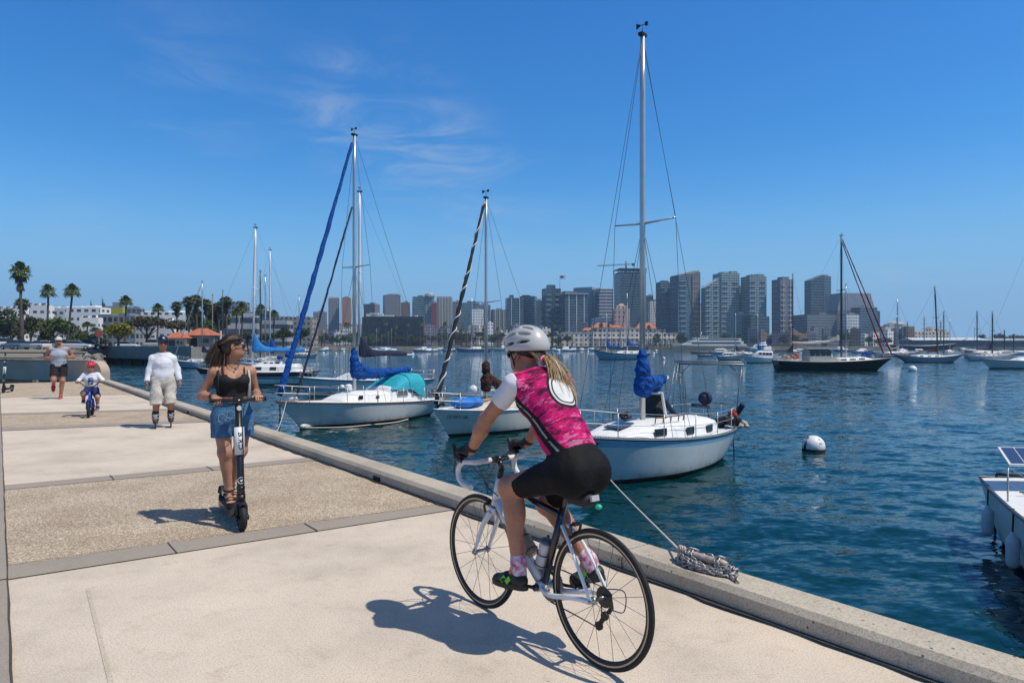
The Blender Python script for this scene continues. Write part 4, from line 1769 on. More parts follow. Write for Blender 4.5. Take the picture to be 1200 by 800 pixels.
def moored(label, xl, xr, ywl, bow, fb, hm, masts=(), cover=None, cab=(.28, .68, .34), group='sailboats moored out in the bay', boot=None, stripe=0.0, D=None, rail=None, detail=2, beam=.27, name='sailboat', cat='sailboat', yaw=0.0, xs=.08, xe=.90, tw=.5, stripe_m=None, cabm=None, fore_sail=None, wires=True, rails_=True):
    D = D or wl_D(ywl)
    X0, X1 = (xl - 600) / F * D, (xr - 600) / F * D
    L = (X1 - X0) / math.cos(yaw)
    f = V(bow * math.cos(yaw), math.sin(yaw), 0)
    c = V((X0 + X1) / 2, D, 0)
    root = boat_root(name, label, cat, c + f * L / 2, f, L, group)
    H = Hull(L, L * beam, fb[0], fb[1], fb[2], xs=xs, xe=xe, tw=tw, n=22 if detail > 1 else 12)
    H.build(root, [hm, stripe_m or hm, boot or M_BOOT], stripe=max(.001, stripe), rail=rail, rail_r=.03 * max(1, L / 9))
    if cab:
        cc_ = cabin(H, root, cab[0] * L, cab[1] * L, .66, cab[2], m=cabm, slope=.35)
        if detail > 1:
            nw = 3 if L > 6 else 2
            for i in range(nw):
                x = L * lerp(cab[0], cab[1], .15 + .5 * i / max(1, nw - 1))
                for sd in (1, -1):
                    side_window(H, cc_, x, L * .05, cab[2] * .4, cab[2] * .52, .66, sd)
    for mi_, M in enumerate(masts):
        px, yt, r = M[0], M[1], M[2]
        mm = M[3] if len(M) > 3 else M_ALU
        xw = (px - 600) / F * D
        t = ((xw - X0) / (X1 - X0))
        t = t if bow > 0 else 1 - t
        ztop = CAMZ - (yt - HOR) / F * D - WZ
        t = max(.1, min(.9, t))
        zb = H.deck(t).z + (cab[2] if cab and cab[0] < t < cab[1] else 0)
        rk = (M[4] - px) / F * D / (ztop - zb) * (-bow) if len(M) > 4 else 0
        mp = rig(H, root, t * L, zb, ztop, mr=r, mastm=mm, spread=((.55, .07 * L),), wires=wires, wr=max(.006, D * .00010), vane=detail > 1, rake=rk)
        if fore_sail and mi_ == 0:
            furled(root, mp(ztop - .3) + V(.15, 0, 0), H.deck(.985, 0, .2), .05 * L / 9, .10 * L / 9, fore_sail)
        if cover and mi_ < len(cover):
            cv = cover[mi_]
            if cv:
                m, ln, zc = cv[0], cv[1], cv[2]
                big = cv[3] if len(cv) > 3 else 1.0
                sail_cover(root, mp(zb + zc) + V(-.12, 0, 0), V(-1, 0, .02), ln, .22 * big, .14 * big, .9 * big, m, seed=int(px), wid=.17 * big, n=14)
    if rails_ and detail > 1:
        rails(H, root, .08, .9, 4, .6, wr=D * .00008 + .003, pr=D * .00010 + .008)
    return root, H


M_OLIVE = mat('olive_hull', (.16, .15, .06), .6)
M_DKRED = mat('dark_red_canvas', (.20, .012, .025), .7, var=.25)
M_GREYC = mat('grey_canvas', (.28, .28, .28), .8, var=.2, vscale=4)

moored('long white sloop with a navy sail cover, behind the teal-hooded sloop', 347, 511, 462, -1, (1.0, .95, 1.12), M_GEL, [(421.5, 225, .11, M_ALUW)], [(M_NAVYC, 3.2, 1.0, 1.35)], cab=(.22, .72, .5), stripe=.1, stripe_m=M_GREYH, group=None, rail=M_GREYH, tw=.25, xs=.14)
moored('white sloop with black sheer stripe and light blue sail cover, behind the scooter rider', 229, 373, 450, -1, (1.1, 1.0, 1.35), M_GEL, [(296, 267, .12, M_ALUW, 299.5)], [(M_LBLUEC, 4.4, 1.0, 1.6)], cab=(.15, .62, .62), stripe=.42, stripe_m=M_BLACKH, group=None, rail=M_WOOD)
r_, h_ = moored('sailboat with royal blue covers and a pale mast, behind the black-striped sloop', 280, 352, 436, -1, (1.0, .95, 1.2), M_GEL, [(316.5, 293, .11, M_ALUW)], [(M_BLUEC, 3.6, 1.1, 1.8)], D=80, group=None)
heap(r_, 'blue_awning', V(1.9, 0, 1.9), .55, M_BLUEC, 5, 31)
r_, h_ = moored('grey-blue sloop by the red-roofed pavilions, its pale furled jib slanting to the left', 203, 252, 431, -1, (.95, .9, 1.2), M_BLUEH, [(237, 331, .085, M_ALU)], [(M_NAVYC, 2.2, 1.0)], group=None, fore_sail=M_GREYC)
moored('distant sloop with a brownish wooden mast, second boat left of the scooter rider', 228, 272, 424, -1, (1.0, .9, 1.2), M_GREYH, [(249, 346, .12, M_TEAK)], None, D=135, group=None)
moored('distant sloop with a thin black mast, among the palms above the scooter rider', 246, 290, 422, 1, (1.0, .9, 1.2), M_GEL, [(261, 341, .12, M_ALUD)], [(M_BLUEC, 3, 1)], D=145, group=None)
moored('sloop with a dark mast just right of the tall pale mast, under blue covers', 286, 330, 428, -1, (1.0, .9, 1.2), M_GEL, [(305, 318, .13, M_ALUD)], [(M_BLUEC, 3.4, 1.1, 1.6)], D=105, group=None)
moored('sloop with a grey mast among the blue-covered boats, farther out', 296, 338, 424, -1, (1.0, .9, 1.2), M_GEL, [(311, 323, .14, M_ALU)], [(M_BLUEC, 3.4, 1.1, 1.6)], D=118, group=None)
moored('white sloop with a thin grey mast left of the blue furled headsail', 334, 372, 419, -1, (1.0, .9, 1.2), M_GEL, [(350.5, 347, .13, M_ALU)], [(M_GREYC, 3.4, 1.1)], D=175, group=None)

# black ketch with a wheelhouse
K, HK = moored('long black-hulled ketch with a wheelhouse and two dark red furled headsails', 908, 1046, 434, 1, (1.30, 1.15, 1.65), M_BLACKH, [(986, 276, .16, M_ALUD), (991.5, 335, .07, M_ALU)], [None, None], cab=(.50, .82, .40), group=None, stripe=.07, stripe_m=M_GREYH, boot=M_BOOT, rail=M_TEAK, wires=True, tw=.62, beam=.24, xs=.02, xe=.87)
LK = HK.L
top = V(local_of(K, at(985, 278, wl_D(434))).x, 0, 17.1)
for i, (fx, rr) in enumerate(((.995, .10), (.93, .09))):
    furled(K, top + V(.1, 0, -.1 - .4 * i), HK.deck(fx, 0, .35), .05, rr, M_DKRED, seed=i + 50)
wh = cabin(HK, K, LK * .26, LK * .47, .62, 1.55, slope=.1, m=mat('wheelhouse_paint', (.34, .33, .30), .5, var=.15), name='wheelhouse')
for x in (.29, .335, .38, .425):
    for sd in (1, -1):
        side_window(HK, wh, LK * x, .52, .62, 1.08, .62, sd)
mb = MB()
mb.box(V(LK * .365, 0, HK.deck(.36).z + 1.58), (LK * .24, 2.3, .09))
mb.build('wheelhouse_roof', M_GELD, wh)
heap(K, 'orange_gear', V(LK * .17, .2, 1.75), .45, mat('orange_gear', (.38, .09, .04), .7, var=.4), 8, 41)
heap(K, 'aft_gear', V(LK * .10, 0, 1.65), .4, M_TEAK, 8, 42)
heap(K, 'deck_tarpaulin', V(LK * .78, 0, 1.95), .42, M_BLUEC, 7, 43)
sail_cover(K, V(LK * .55, 0, 3.9), V(-1, 0, -.06), 6.2, .32, .2, .5, M_GREYC, seed=44, wid=.28, sag=.25)

moored('grey sloop with a wooden rail and a tall dark mast, right of the black ketch', 1051, 1130, 424.5, 1, (1.35, 1.0, 1.65), M_GREYH, [(1099, 337, .16, M_ALUD, 1095.5), (1106, 366, .11, M_ALUD)], [(M_BROWNC, 3.8, .6, 1.2), None], cab=(.25, .7, .35), rail=M_TEAK, xs=.14, xe=.84)
moored('white sloop with a dark bow tip, behind the grey wooden-railed sloop', 1124, 1190, 420, -1, (1.3, 1.2, 2.0), M_GEL, [(1145, 365, .15, M_ALUD)], None, cab=(.3, .75, .6), stripe=.2, stripe_m=M_NAVYC)
moored('white sloop with navy covers, cut off by the right edge of the photo', 1148, 1262, 431.5, -1, (1.15, 1.05, 1.35), M_GEL, [(1216, 262, .13, M_ALU)], [(M_NAVYC, 4.8, .8, 1.7)], cab=(.2, .66, .5), stripe=.08, stripe_m=M_NAVYC)
moored('dark-masted sloop half hidden behind the navy-covered sloop on the right', 1132, 1186, 424, 1, (1.1, 1.0, 1.3), M_GEL, [(1163, 366, .15, M_ALUD)], [(M_NAVYC, 4.8, 1.0, 1.5)], D=142)
moored('far sloop with a short mast near the right edge, before the pier shed', 1164, 1192, 413, 1, (1.2, 1.0, 1.4), M_GEL, [(1177, 386, .2, M_ALUD)], None, D=255, detail=1)
moored('far sloop with the rightmost short mast, before the pier shed', 1178, 1210, 414, -1, (1.2, 1.0, 1.4), M_GEL, [(1188, 391, .2, M_ALUD)], None, D=230, detail=1)
moored('two-masted boat behind the bow of the black ketch', 1022, 1078, 418, 1, (1.3, 1.1, 1.5), M_GREYH, [(1053, 351, .16, M_ALU, 1051.5), (1051, 370, .12, M_ALU)], [(M_GREYC, 4.5, .8, 1.2)], detail=1)
moored('white sloop behind the stern of the black ketch, with a tall bare mast', 905, 950, 429, 1, (1.0, .95, 1.2), M_GEL, [(929, 322, .10, M_ALUD)], [(M_NAVYC, 3, .9)], D=104)
moored('low white sloop left of the black ketch, with a thin pale mast', 876, 912, 418, -1, (1.1, 1.0, 1.3), M_GEL, [(888, 368, .10, M_ALUW)], [(M_BLUEC, 3.6, .9, 1.4)], D=160, detail=1)
moored('dark-covered sloop before the dark building, with a thin pale mast', 850, 892, 416, -1, (1.1, 1.0, 1.3), M_GREYH, [(862, 367, .10, M_ALUW)], [(M_NAVYC, 4.2, .9, 1.4)], D=185, detail=1)
moored('pale blue ketch under royal blue covers, before the red-roofed waterfront building', 695, 762, 421, -1, (1.55, 1.4, 2.3), M_BLUEH, [(711, 367, .12, M_ALUW), (735, 343, .14, M_ALUW)], [(M_BLUEC, 3.4, 1.0, 2.0), (M_BLUEC, 3.6, 1.2, 2.2)], cab=(.15, .62, .55), stripe=.15, stripe_m=M_NAVYC)
moored('long grey boat low on the water beyond the small sloop', 532, 578, 412.4, -1, (2.0, 1.6, 2.4), M_GREYH, [(553, 349, .3, M_ALU)], None, cab=(.3, .6, .9), detail=1)
moored('white boat with a raised bow right of the long grey boat', 577, 612, 411.4, 1, (2.0, 1.7, 2.8), M_GEL, (), None, cab=(.3, .75, 1.6), detail=1, name='motorboat', cat='motorboat', group=None)


def motorboat(label, xl, xr, ywl, bow, hm, fb=1.0, cabh=1.3, fly=True, D=None, group='motorboats moored out in the bay', canopy=None):
    root, H = moored(label, xl, xr, ywl, bow, (fb, fb, fb * 1.45), hm, (), None, cab=None, D=D, name='motorboat', cat='motorboat', group=group, tw=.85, xe=.86, rails_=False)
    L = H.L
    c = cabin(H, root, L * .22, L * .72, .78, cabh, slope=.35)
    for i in range(4):
        for sd in (1, -1):
            side_window(H, c, L * (.28 + .09 * i), L * .075, cabh * .36, cabh * .62, .78, sd)
    if fly:
        f = cabin(H, root, L * .25, L * .52, .62, cabh * 1.75, slope=.4, name='flybridge')
        mb = MB()
        for x in (.27, .47):
            for y in (.5, -.5):
                z = H.deck(x).z + cabh * 1.6
                mb.tube([V(L * x, y * H.B / 2, z), V(L * x, y * H.B / 2, z + 1.1)], .04, 5)
        mb.box(V(L * .37, 0, H.deck(.4).z + cabh * 1.6 + 1.12), (L * .27, H.B * .66, .08))
        mb.build('flybridge_top', canopy or M_GEL, f)
    rails(H, root, .5, .9, 3, .7, pushpit=False, pr=.03, wr=.02)
    return root


motorboat('white cabin cruiser with blue canvas, left of the black ketch', 869, 914, 425, -1, M_GEL, 1.0, 1.2, True, canopy=M_BLUEC)
motorboat('white flybridge yacht behind the cabin cruisers, before the dark office block', 872, 905, 412.5, -1, M_GEL, 1.6, 2.2, True)
motorboat('low grey motorboat just left of the cabin cruiser with blue canvas', 840, 872, 421.5, 1, M_GREYH, .9, .8, False, canopy=M_NAVYC)
motorboat('small blue-hulled motorboat behind the low grey motorboat', 832, 860, 415.3, 1, M_BLUEH, 1.0, 1.1, False)


def skiff(label, xl, xr, ywl, hm, bow=-1, inner=None):
    D = wl_D(ywl)
    X0, X1 = (xl - 600) / F * D, (xr - 600) / F * D
    L = X1 - X0
    root = boat_root('dinghy', label, 'dinghy', V(X0 if bow < 0 else X1, D, 0), V(bow, .0, 0), L, 'dinghies on the bay')
    H = Hull(L, L * .36, .42, .38, .6, tw=.8)
    H.build(root, [hm, hm, hm], rail=inner or M_TEAK, rail_r=.05, deckm=inner or M_TEAK)
    mb = MB()
    for t in (.3, .55):
        mb.box(H.deck(t, 0, .08), (.25, H.half(t, 1) * 1.8, .08))
    mb.build('thwart', M_TEAK, root)
    return root


skiff('olive-green open boat lying before the white cruise yacht', 807, 846, 413.6, M_OLIVE)
skiff('small grey dinghy afloat just above the stern arch of the near sloop', 816, 836, 417.6, M_BLUEH)

# the many small craft along the far shore
G_FAR = 'small boats along the far shore'
kinds = ['small white runabout', 'small sloop with a bare mast', 'blue-covered sloop', 'little grey launch', 'white cabin boat']
places = []
for i in range(34):
    places.append((rnd.uniform(338, 640), rnd.uniform(409.9, 412.2)))
for i in range(14):
    places.append((rnd.uniform(640, 700), rnd.uniform(409.9, 411.5)))
for i in range(16):
    places.append((rnd.uniform(905, 1130), rnd.uniform(410.6, 414.5)))
landmarks = [(360, 'left of the tall blue furled headsail'), (415, 'between the two leftmost near masts'), (500, 'before the long black waterfront building'), (572, 'left of the small sloop mast'), (640, 'behind the cyclist helmet'), (700, 'before the palm-lined white terrace'), (986, 'behind the wheelhouse of the black ketch'), (1060, 'behind the bow of the black ketch'), (1140, 'before the pier shed')]
protos = {}
for px, yw in places:
    D = wl_D(yw)
    k = rnd.choice([0, 0, 1, 2, 3, 4])
    bow = rnd.choice((-1, 1))
    w = rnd.uniform(6.0, 10.5)
    lm = next((t for x, t in landmarks if px <= x), landmarks[-1][1])
    lab = kinds[k] + ' far off ' + lm
    if k not in protos:
        xw = w / D * F
        hm = [M_GEL, M_GEL, M_BLUEH, M_GREYH, M_GEL][k]
        masts = [(px + bow * xw * .1, yw - 6 - 9.5 / D * F, .1, M_ALU)] if k in (1, 2) else ()
        r_, _ = moored(lab, px - xw / 2, px + xw / 2, yw, bow, (.9, .8, 1.2), hm, masts, [(M_BLUEC, 2.6, .9, 1.4)] if k == 2 else None, cab=(.3, .7, .6 if k != 4 else 1.3), D=D, detail=1, name='sailboat' if masts else 'motorboat', cat='sailboat' if masts else 'motorboat', group=G_FAR, wires=False)
        protos[k] = r_
    else:
        r_ = copy_tree(protos[k])
        r_['label'] = lab
        r_.location = ((px - 600) / F * D, D, WZ)
        r_.rotation_euler = (0, 0, (0 if bow > 0 else PI) + rnd.uniform(-.5, .5))
        s = rnd.uniform(.8, 1.25)
        r_.scale = (s, s, s)

# ------------------------------------------------------------------ white boat at the right edge: solar panel, fenders
Z = thing('moored_boat', 'white boat at the right edge with a solar panel on a post', 'boat', (9.03, 10.78, WZ), math.atan2(-.9, -.43))
HZ_ = Hull(6.6, 2.5, .92, .92, 1.15, xs=.09, tw=.97, tm=.5)
HZ_.build(Z, [M_GEL, M_GEL, M_BOOT], rail=M_ALUD, rail_r=.03)
cz = cabin(HZ_, Z, 1.9, 5.2, .7, .5)
rails(HZ_, Z, .27, .9, 4, .50, pulpit=True, pushpit=False)
mb = MB()
mb.m = 0
mb.box(V(.55, -.30, 1.52), (.62, 1.1, .035), rot(.2, 'Y'))
pan = MB()
Rp = rot(.20, 'Y') @ rot(.05, 'X')
pc = V(.62, -.42, 1.42)
pan.m = 1
pan.box(pc, (.80, 1.16, .035), Rp)
pan.m = 0
for i in range(4):
    for j in range(6):
        pan.box(pc + Rp @ V((i - 1.5) * .187, (j - 2.5) * .184, .018), (.172, .170, .008), Rp)
sp = pan.build('solar_panel', [mat('solar_cell', (.035, .045, .075), .15, coat=.6), M_ALUW], Z)
mb = MB()
mb.tube([V(.62, -.42, .95), V(.62, -.42, 1.40)], .022, 8)
mb.tube([V(.62, -.42, 1.1), V(.9, -.2, 1.36)], .012, 6)
mb.build('panel_post', M_STEEL, Z)
mb = MB()
mb.tube([V(-.02, -.97, 1.0), V(-.06, -.98, -.05)], .022, 6)
mb.tube([V(-.02, -.97, 1.0), V(-.02, -.55, 1.0)], .03, 6)
mb.build('rudder_post', M_RUB, Z)
mb = MB()
mb.tube([V(.0, -.9, .94), V(.0, .9, .94)], .025, 6)
mb.tube([V(1.4, -.95, .98), V(1.4, -.2, 1.0)], .012, 6)
mb.build('stern_rail', M_ALUD, Z)
mb = MB()
mb.box(V(.95, -.1, .98), (.55, .5, .05))
mb.build('cockpit_hatch', mat('pale_hatch', (.62, .60, .56), .5), Z)
heap(Z, 'coiled_line', V(.45, .0, 1.0), .12, M_ROPE, 5, 4)
for i, (t, lab) in enumerate(((.12, 'grey-white fender hanging by the stern of the solar-panelled boat'), (.38, 'grey-white fender hanging amidships from the solar-panelled boat, lowest at the right edge'))):
    q = world_of(Z, V(HZ_.L * t, -(HZ_.half(t, .6) + .09), 0))
    fz = thing('boat_fender', lab, 'fender', V(q.x, q.y, WZ + .13), 0, 'fenders hanging from the solar-panelled boat')
    mb = MB()
    mb.lathe([(0, .0), (.04, .01), (.072, .04), (.082, .09), (.082, .36), (.072, .41), (.035, .45), (.026, .50), (0, .50)], 16)
    mb.build('fender_body', mat('fender_vinyl', (.55, .58, .62), .4, var=.12, vscale=6), fz)
    tipw = world_of(Z, V(HZ_.L * t, -HZ_.half(t, 1), HZ_.sheer(t))) - V(q.x, q.y, WZ + .13)
    mb = MB()
    mb.tube([V(0, 0, .49), tipw + V(0, 0, .05)], .012, 6)
    mb.build('lanyard', M_RUB, fz)

# ------------------------------------------------------------------ buoys
G_BUOY = 'white mooring buoys on the bay'


def buoy(label, px, ywl, d, numbered=False):
    p = gnd(px, ywl, WZ)
    b = thing('mooring_buoy', label, 'buoy', p, rnd.uniform(0, 6), G_BUOY)
    mb = MB()
    mb.ell(V(0, 0, d * .17), d / 2, 20)
    mb.build('float', mat('buoy_white', (.72, .72, .72), .4, var=.1, vscale=6), b)
    if numbered:
        b.rotation_euler = (0, 0, 0)
        mb = MB()
        mb.lathe([(d * .497, -.06), (d * .506, -.01), (d * .5, .05)], 20)
        mb.build('weed_line', M_MUSSEL, b)
        mb = MB()
        mb.torus(V(-d * .28, -.03, d * .56), .05, .012, 'x', 14, 6)
        mb.tube(bez([V(-d * .27, -.03, d * .52), V(-d * .46, -.12, d * .3), V(-d * .5, -.1, .0)], 6), .03, 7)
        mb.tube(bez([V(-d * .3, -.03, d * .55), V(-d * .55, -.05, d * .62), V(-d * .85, .05, d * .55)], 6), .014, 6)
        mb.build('mooring_eye', M_RUB, b)
        tx = text_mesh('number', '2', d * .36, M_BLACKP, b, .002)
        tx.rotation_euler = (math.radians(58), 0, .25)
        nrm = tx.rotation_euler.to_matrix() @ V(0, 0, 1)
        tx.location = V(0, 0, d * .17) + nrm * d * .485
    return b


buoy('large white mooring buoy with a black band, alone on the open water at right', 953.5, 527, .66, True)
buoy('white buoy right of the black ketch bow', 1069.5, 434.6, 1.0)
for px, y, lab in ((766, 414.6, 'small white buoy just right of the near sloop mast'), (778, 420.5, 'white buoy between the near mast and the stern arch'), (769, 411.4, 'tiny far buoy right of the near sloop mast'), (655, 411.5, 'tiny white buoy right of the cyclist helmet'), (484, 415.5, 'small white buoy at the end of the navy sail cover'), (394, 415, 'tiny white buoy right of the crossed blue headsails'), (379, 414, 'tiny white buoy beside the blue furled headsail'), (403, 412.5, 'tiny white buoy left of the tall silver mast'), (634, 413.4, 'tiny white buoy at the left of the cyclist helmet'), (689, 412.4, 'tiny white buoy left of the pale blue ketch'), (508, 411.8, 'tiny white buoy left of the spiral headsail')):
    buoy(lab, px, y, .34 * wl_D(y) / 120 + .28)
# ------------------------------------------------------------------ building materials and builders
def facade(name, wall, glass, fh=3.3, bw=3.0, fz=.55, fx=.7, grough=.15):
    if name in MATS:
        return MATS[name]
    m, nt, b = nodes_of(name)
    tc = nt.nodes.new('ShaderNodeTexCoord')
    so = nt.nodes.new('ShaderNodeSeparateXYZ')
    nt.links.new(tc.outputs['Object'], so.inputs[0])
    sn = nt.nodes.new('ShaderNodeSeparateXYZ')
    nt.links.new(tc.outputs['Normal'], sn.inputs[0])
    ax = math_n(nt, 'GREATER_THAN', math_n(nt, 'ABSOLUTE', sn.outputs[0]), .5)
    u = math_n(nt, 'ADD', math_n(nt, 'MULTIPLY', ax, so.outputs[1]), math_n(nt, 'MULTIPLY', math_n(nt, 'SUBTRACT', 1.0, ax), so.outputs[0]))
    us, zs = math_n(nt, 'DIVIDE', u, bw), math_n(nt, 'DIVIDE', so.outputs[2], fh)
    wu = math_n(nt, 'LESS_THAN', math_n(nt, 'ABSOLUTE', math_n(nt, 'SUBTRACT', math_n(nt, 'FRACT', us), .5)), fx / 2)
    wz = math_n(nt, 'LESS_THAN', math_n(nt, 'ABSOLUTE', math_n(nt, 'SUBTRACT', math_n(nt, 'FRACT', zs), .5)), fz / 2)
    flat = math_n(nt, 'LESS_THAN', math_n(nt, 'ABSOLUTE', sn.outputs[2]), .5)
    win = math_n(nt, 'MULTIPLY', math_n(nt, 'MULTIPLY', wu, wz), flat)
    cb = nt.nodes.new('ShaderNodeCombineXYZ')
    nt.links.new(math_n(nt, 'FLOOR', us), cb.inputs[0])
    nt.links.new(math_n(nt, 'FLOOR', zs), cb.inputs[1])
    nt.links.new(ax, cb.inputs[2])
    wn_ = nt.nodes.new('ShaderNodeTexWhiteNoise')
    nt.links.new(cb.outputs[0], wn_.inputs['Vector'])
    gl = mixc(nt, tuple(x * .6 for x in glass), tuple(min(1, x * 1.9 + .015) for x in glass), wn_.outputs['Value'])
    gr = sep_noise(nt, tc.outputs['Object'], .05, 3)
    wl_ = mixc(nt, tuple(x * .85 for x in wall), tuple(min(1, x * 1.1) for x in wall), gr)
    nt.links.new(mixc(nt, wl_, gl, win), b.inputs['Base Color'])
    nt.links.new(maprange(nt, win, 0, 1, .8, grough), b.inputs['Roughness'])
    MATS[name] = m
    return m


FC = {
    'blue_glass': facade('blue_glass_facade', (.15, .225, .26), (.018, .055, .085), 3.2, 1.9, .66, .86),
    'green_glass': facade('green_glass_facade', (.30, .37, .37), (.014, .055, .062), 3.2, 3.6, .58, .8),
    'dark_glass': facade('dark_glass_facade', (.10, .145, .165), (.010, .028, .042), 3.4, 2.4, .7, .9),
    'brown': facade('brown_facade', (.24, .15, .105), (.05, .055, .06), 3.3, 2.6, .5, .55),
    'orange': facade('terracotta_facade', (.36, .19, .12), (.07, .06, .055), 3.3, 2.6, .45, .5),
    'beige': facade('beige_facade', (.36, .31, .26), (.05, .055, .06), 3.3, 2.8, .5, .55),
    'grey': facade('grey_facade', (.24, .25, .26), (.03, .042, .055), 3.3, 2.4, .55, .65),
    'white': facade('white_facade', (.78, .77, .74), (.05, .06, .07), 3.6, 3.2, .34, .55),
    'stripe': facade('striped_facade', (.40, .40, .41), (.03, .04, .055), 4.2, 400.0, .5, .999),
    'stone': facade('pale_stone_facade', (.74, .64, .53), (.07, .065, .06), 4.4, 4.4, .52, .42),
    'pink': facade('pink_stone_facade', (.50, .36, .29), (.07, .06, .06), 4.4, 4.0, .6, .3),
    'black': facade('black_facade', (.012, .015, .02), (.008, .012, .018), 4.0, 5.0, .6, .8),
    'red': facade('red_facade', (.30, .06, .055), (.05, .03, .03), 3.3, 3.0, .5, .5),
    'violet': facade('mauve_facade', (.22, .20, .22), (.03, .035, .05), 3.3, 2.6, .5, .6),
}
M_ROOF = mat('flat_roof', (.30, .29, .27), .9)
M_TILE = mat('terracotta_tile', (.42, .13, .07), .8, var=.2, vscale=1.5, bump=.03, bscale=3)
M_DARKM = mat('dark_steel', (.04, .045, .05), .5, metal=.3)
G_SKY = 'towers of the downtown skyline'
BASEZ = LZ


def tower(label, x0, x1, yt, D, st, yaw=.3, cap=None, slab=0, shape=None, depth=.8, group=G_SKY, ybase=None, name='tower_block', cat='building', fins=0, roofm=None):
    X0, X1 = (x0 - 600) / F * D, (x1 - 600) / F * D
    W = X1 - X0
    a = W / (math.cos(yaw) + depth * abs(math.sin(yaw)))
    b = a * depth
    zt = CAMZ - (yt - HOR) / F * D
    zb = BASEZ - .5
    h = zt - zb
    root = thing(name, label, cat, ((X0 + X1) / 2, D, zb), yaw, group)
    mb = MB()
    if shape:                                                # roof heights at left and right, as pixels below the top
        dl, dr = (d / F * D for d in shape)
        p = [V(-a / 2, -b / 2, 0), V(a / 2, -b / 2, 0), V(a / 2, -b / 2, h - dr), V(-a / 2, -b / 2, h - dl)]
        mb.prism(p, V(0, b, 0))
    else:
        mb.box(V(0, 0, h / 2), (a, b, h))
    wl_ = mb.build('wall', FC[st] if isinstance(st, str) else st, root)
    if slab:
        s = MB()
        n = int(h / slab)
        for i in range(2, n):
            z = i * slab
            for sx in (-1, 1):
                s.box(V(sx * a * .28, -b / 2 - .5, z), (a * .30, 1.3, .5))
            s.box(V(a / 2 + .4, 0, z), (1.2, b * .5, .5))
            s.box(V(-a / 2 - .4, 0, z), (1.2, b * .5, .5))
        s.build('balconies', mat('balcony_concrete', (.48, .50, .50), .7), root)
    if fins:
        s = MB()
        for i in range(fins):
            x = lerp(-a / 2, a / 2, (i + .5) / fins)
            s.box(V(x, -b / 2 - .25, h / 2), (a * .025 + .3, .7, h))
        s.build('facade_ribs', mat('rib_concrete', (.50, .52, .52), .7), root)
    if cap:
        s = MB()
        for c0, c1, dz in cap:                               # fractions of the width, height in metres
            s.box(V(lerp(-a / 2, a / 2, (c0 + c1) / 2), 0, h + dz / 2 - .05), (a * (c1 - c0), b * .6, dz))
        s.build('roof_plant', roofm or (FC[st] if isinstance(st, str) and st not in ('brown', 'orange', 'beige') else mat('plant_grey', (.25, .25, .25), .8)), root)
    elif not shape:
        s = MB()
        s.box(V(0, 0, h + .4), (a * .98, b * .98, .9))
        s.box(V(a * .1, 0, h + 1.5), (a * .4, b * .4, 2.4))
        s.build('roof_plant', mat('plant_grey', (.25, .25, .25), .8), root)
    return root, a, b, h


tower('light grey block left of the twin brown towers', 366, 384, 366, 930, 'grey')
tower('grey-fronted brown tower, left one of the pair left of the silver mast', 384, 398.5, 350, 900, 'grey', .25, cap=[(.1, .95, 2.2)], roofm=mat('cap_tan', (.45, .35, .26), .8))
tower('orange-brown tower touching the tall silver mast', 400, 412, 349, 890, 'orange', .3, cap=[(.2, .7, 1.8)])
tower('low brown tower above the black waterfront building', 427, 444.5, 357, 920, 'violet', -.3)
tower('square grey tower above the middle of the black building', 448, 470, 346, 900, 'violet', .35, cap=[(.3, .95, 1.6)])
tower('narrow reddish tower right of the square grey tower', 469, 481, 355, 930, 'brown', .2)
tower('blue-grey tower left of the domed glass tower', 482.5, 500, 348, 900, 'blue_glass', .25, cap=[(.4, .8, 2)])
r_, a_, b_, h_ = tower('slender glass tower with a rounded crown and spike', 498, 509, 347, 880, 'green_glass', .1)
mb = MB()
mb.lathe([(a_ * .62, h_ - 2), (a_ * .6, h_ + 1.5), (a_ * .35, h_ + 4.4), (.5, h_ + 5.2), (.15, h_ + 9)], 12)
mb.build('crown', FC['green_glass'], r_)
tower('narrow tower with a red stripe front', 505.5, 512, 355, 872, 'red', .05)
tower('beige ribbed slab tower right of the red-striped one', 511, 530.5, 349, 910, 'beige', .2, cap=[(.02, .98, 1.5)], fins=5)
tower('mauve tower behind the spiral headsail', 530, 541, 354, 940, 'violet', .2)
tower('wide blue-grey tower right of the spiral headsail', 540, 562, 355, 900, 'blue_glass', .3, cap=[(.35, .8, 2.6)])
tower('dark low block behind the small sloop mast', 556, 575, 358, 930, 'grey', .1)
tower('pale building in front of the wide blue-grey tower', 551, 567, 363, 860, 'white', .2)
tower('pale grey block right of the small sloop mast', 575, 592, 363.5, 900, 'grey', .3, fins=3)
tower('dark glass tower left of the cyclist helmet', 592, 613.5, 349.5, 860, 'dark_glass', .15, cap=[(.2, .42, 4)], fins=2)
tower('dark glass tower with a pale right edge above the helmet', 609, 629.5, 347.5, 880, 'dark_glass', -.25, cap=[(.1, .6, 1.8)])
tower('short tower between the glass towers above the helmet', 626, 636, 352.5, 900, 'blue_glass', .1)
tower('stepped dark tower with a roof mast', 635, 657, 338.5, 860, 'dark_glass', .25, cap=[(.25, .7, 5.0), (.0, .15, -4)], slab=6.6)
r_, a_, b_, h_ = tower('broad dark glass block with a pale roof slab', 655.5, 688, 345, 840, 'dark_glass', .25, cap=[(.05, .6, 3.4)], fins=3)
mb = MB()
mb.box(V(0, -b_ * .05, h_ + .2), (a_ * 1.03, b_ * 1.03, .9))
mb.build('roof_slab', mat('pale_slab', (.5, .5, .48), .8), r_)
tower('pale grey slab tower behind the broad dark block', 672, 698, 337.5, 900, mat('blank_panel', (.30, .31, .33), .85, var=.1, vscale=.2), -.5, depth=.5, cap=[(.05, .95, .8)])
tower('dark glass tower left of the white-striped tower', 694, 706, 340, 880, 'blue_glass', .1)
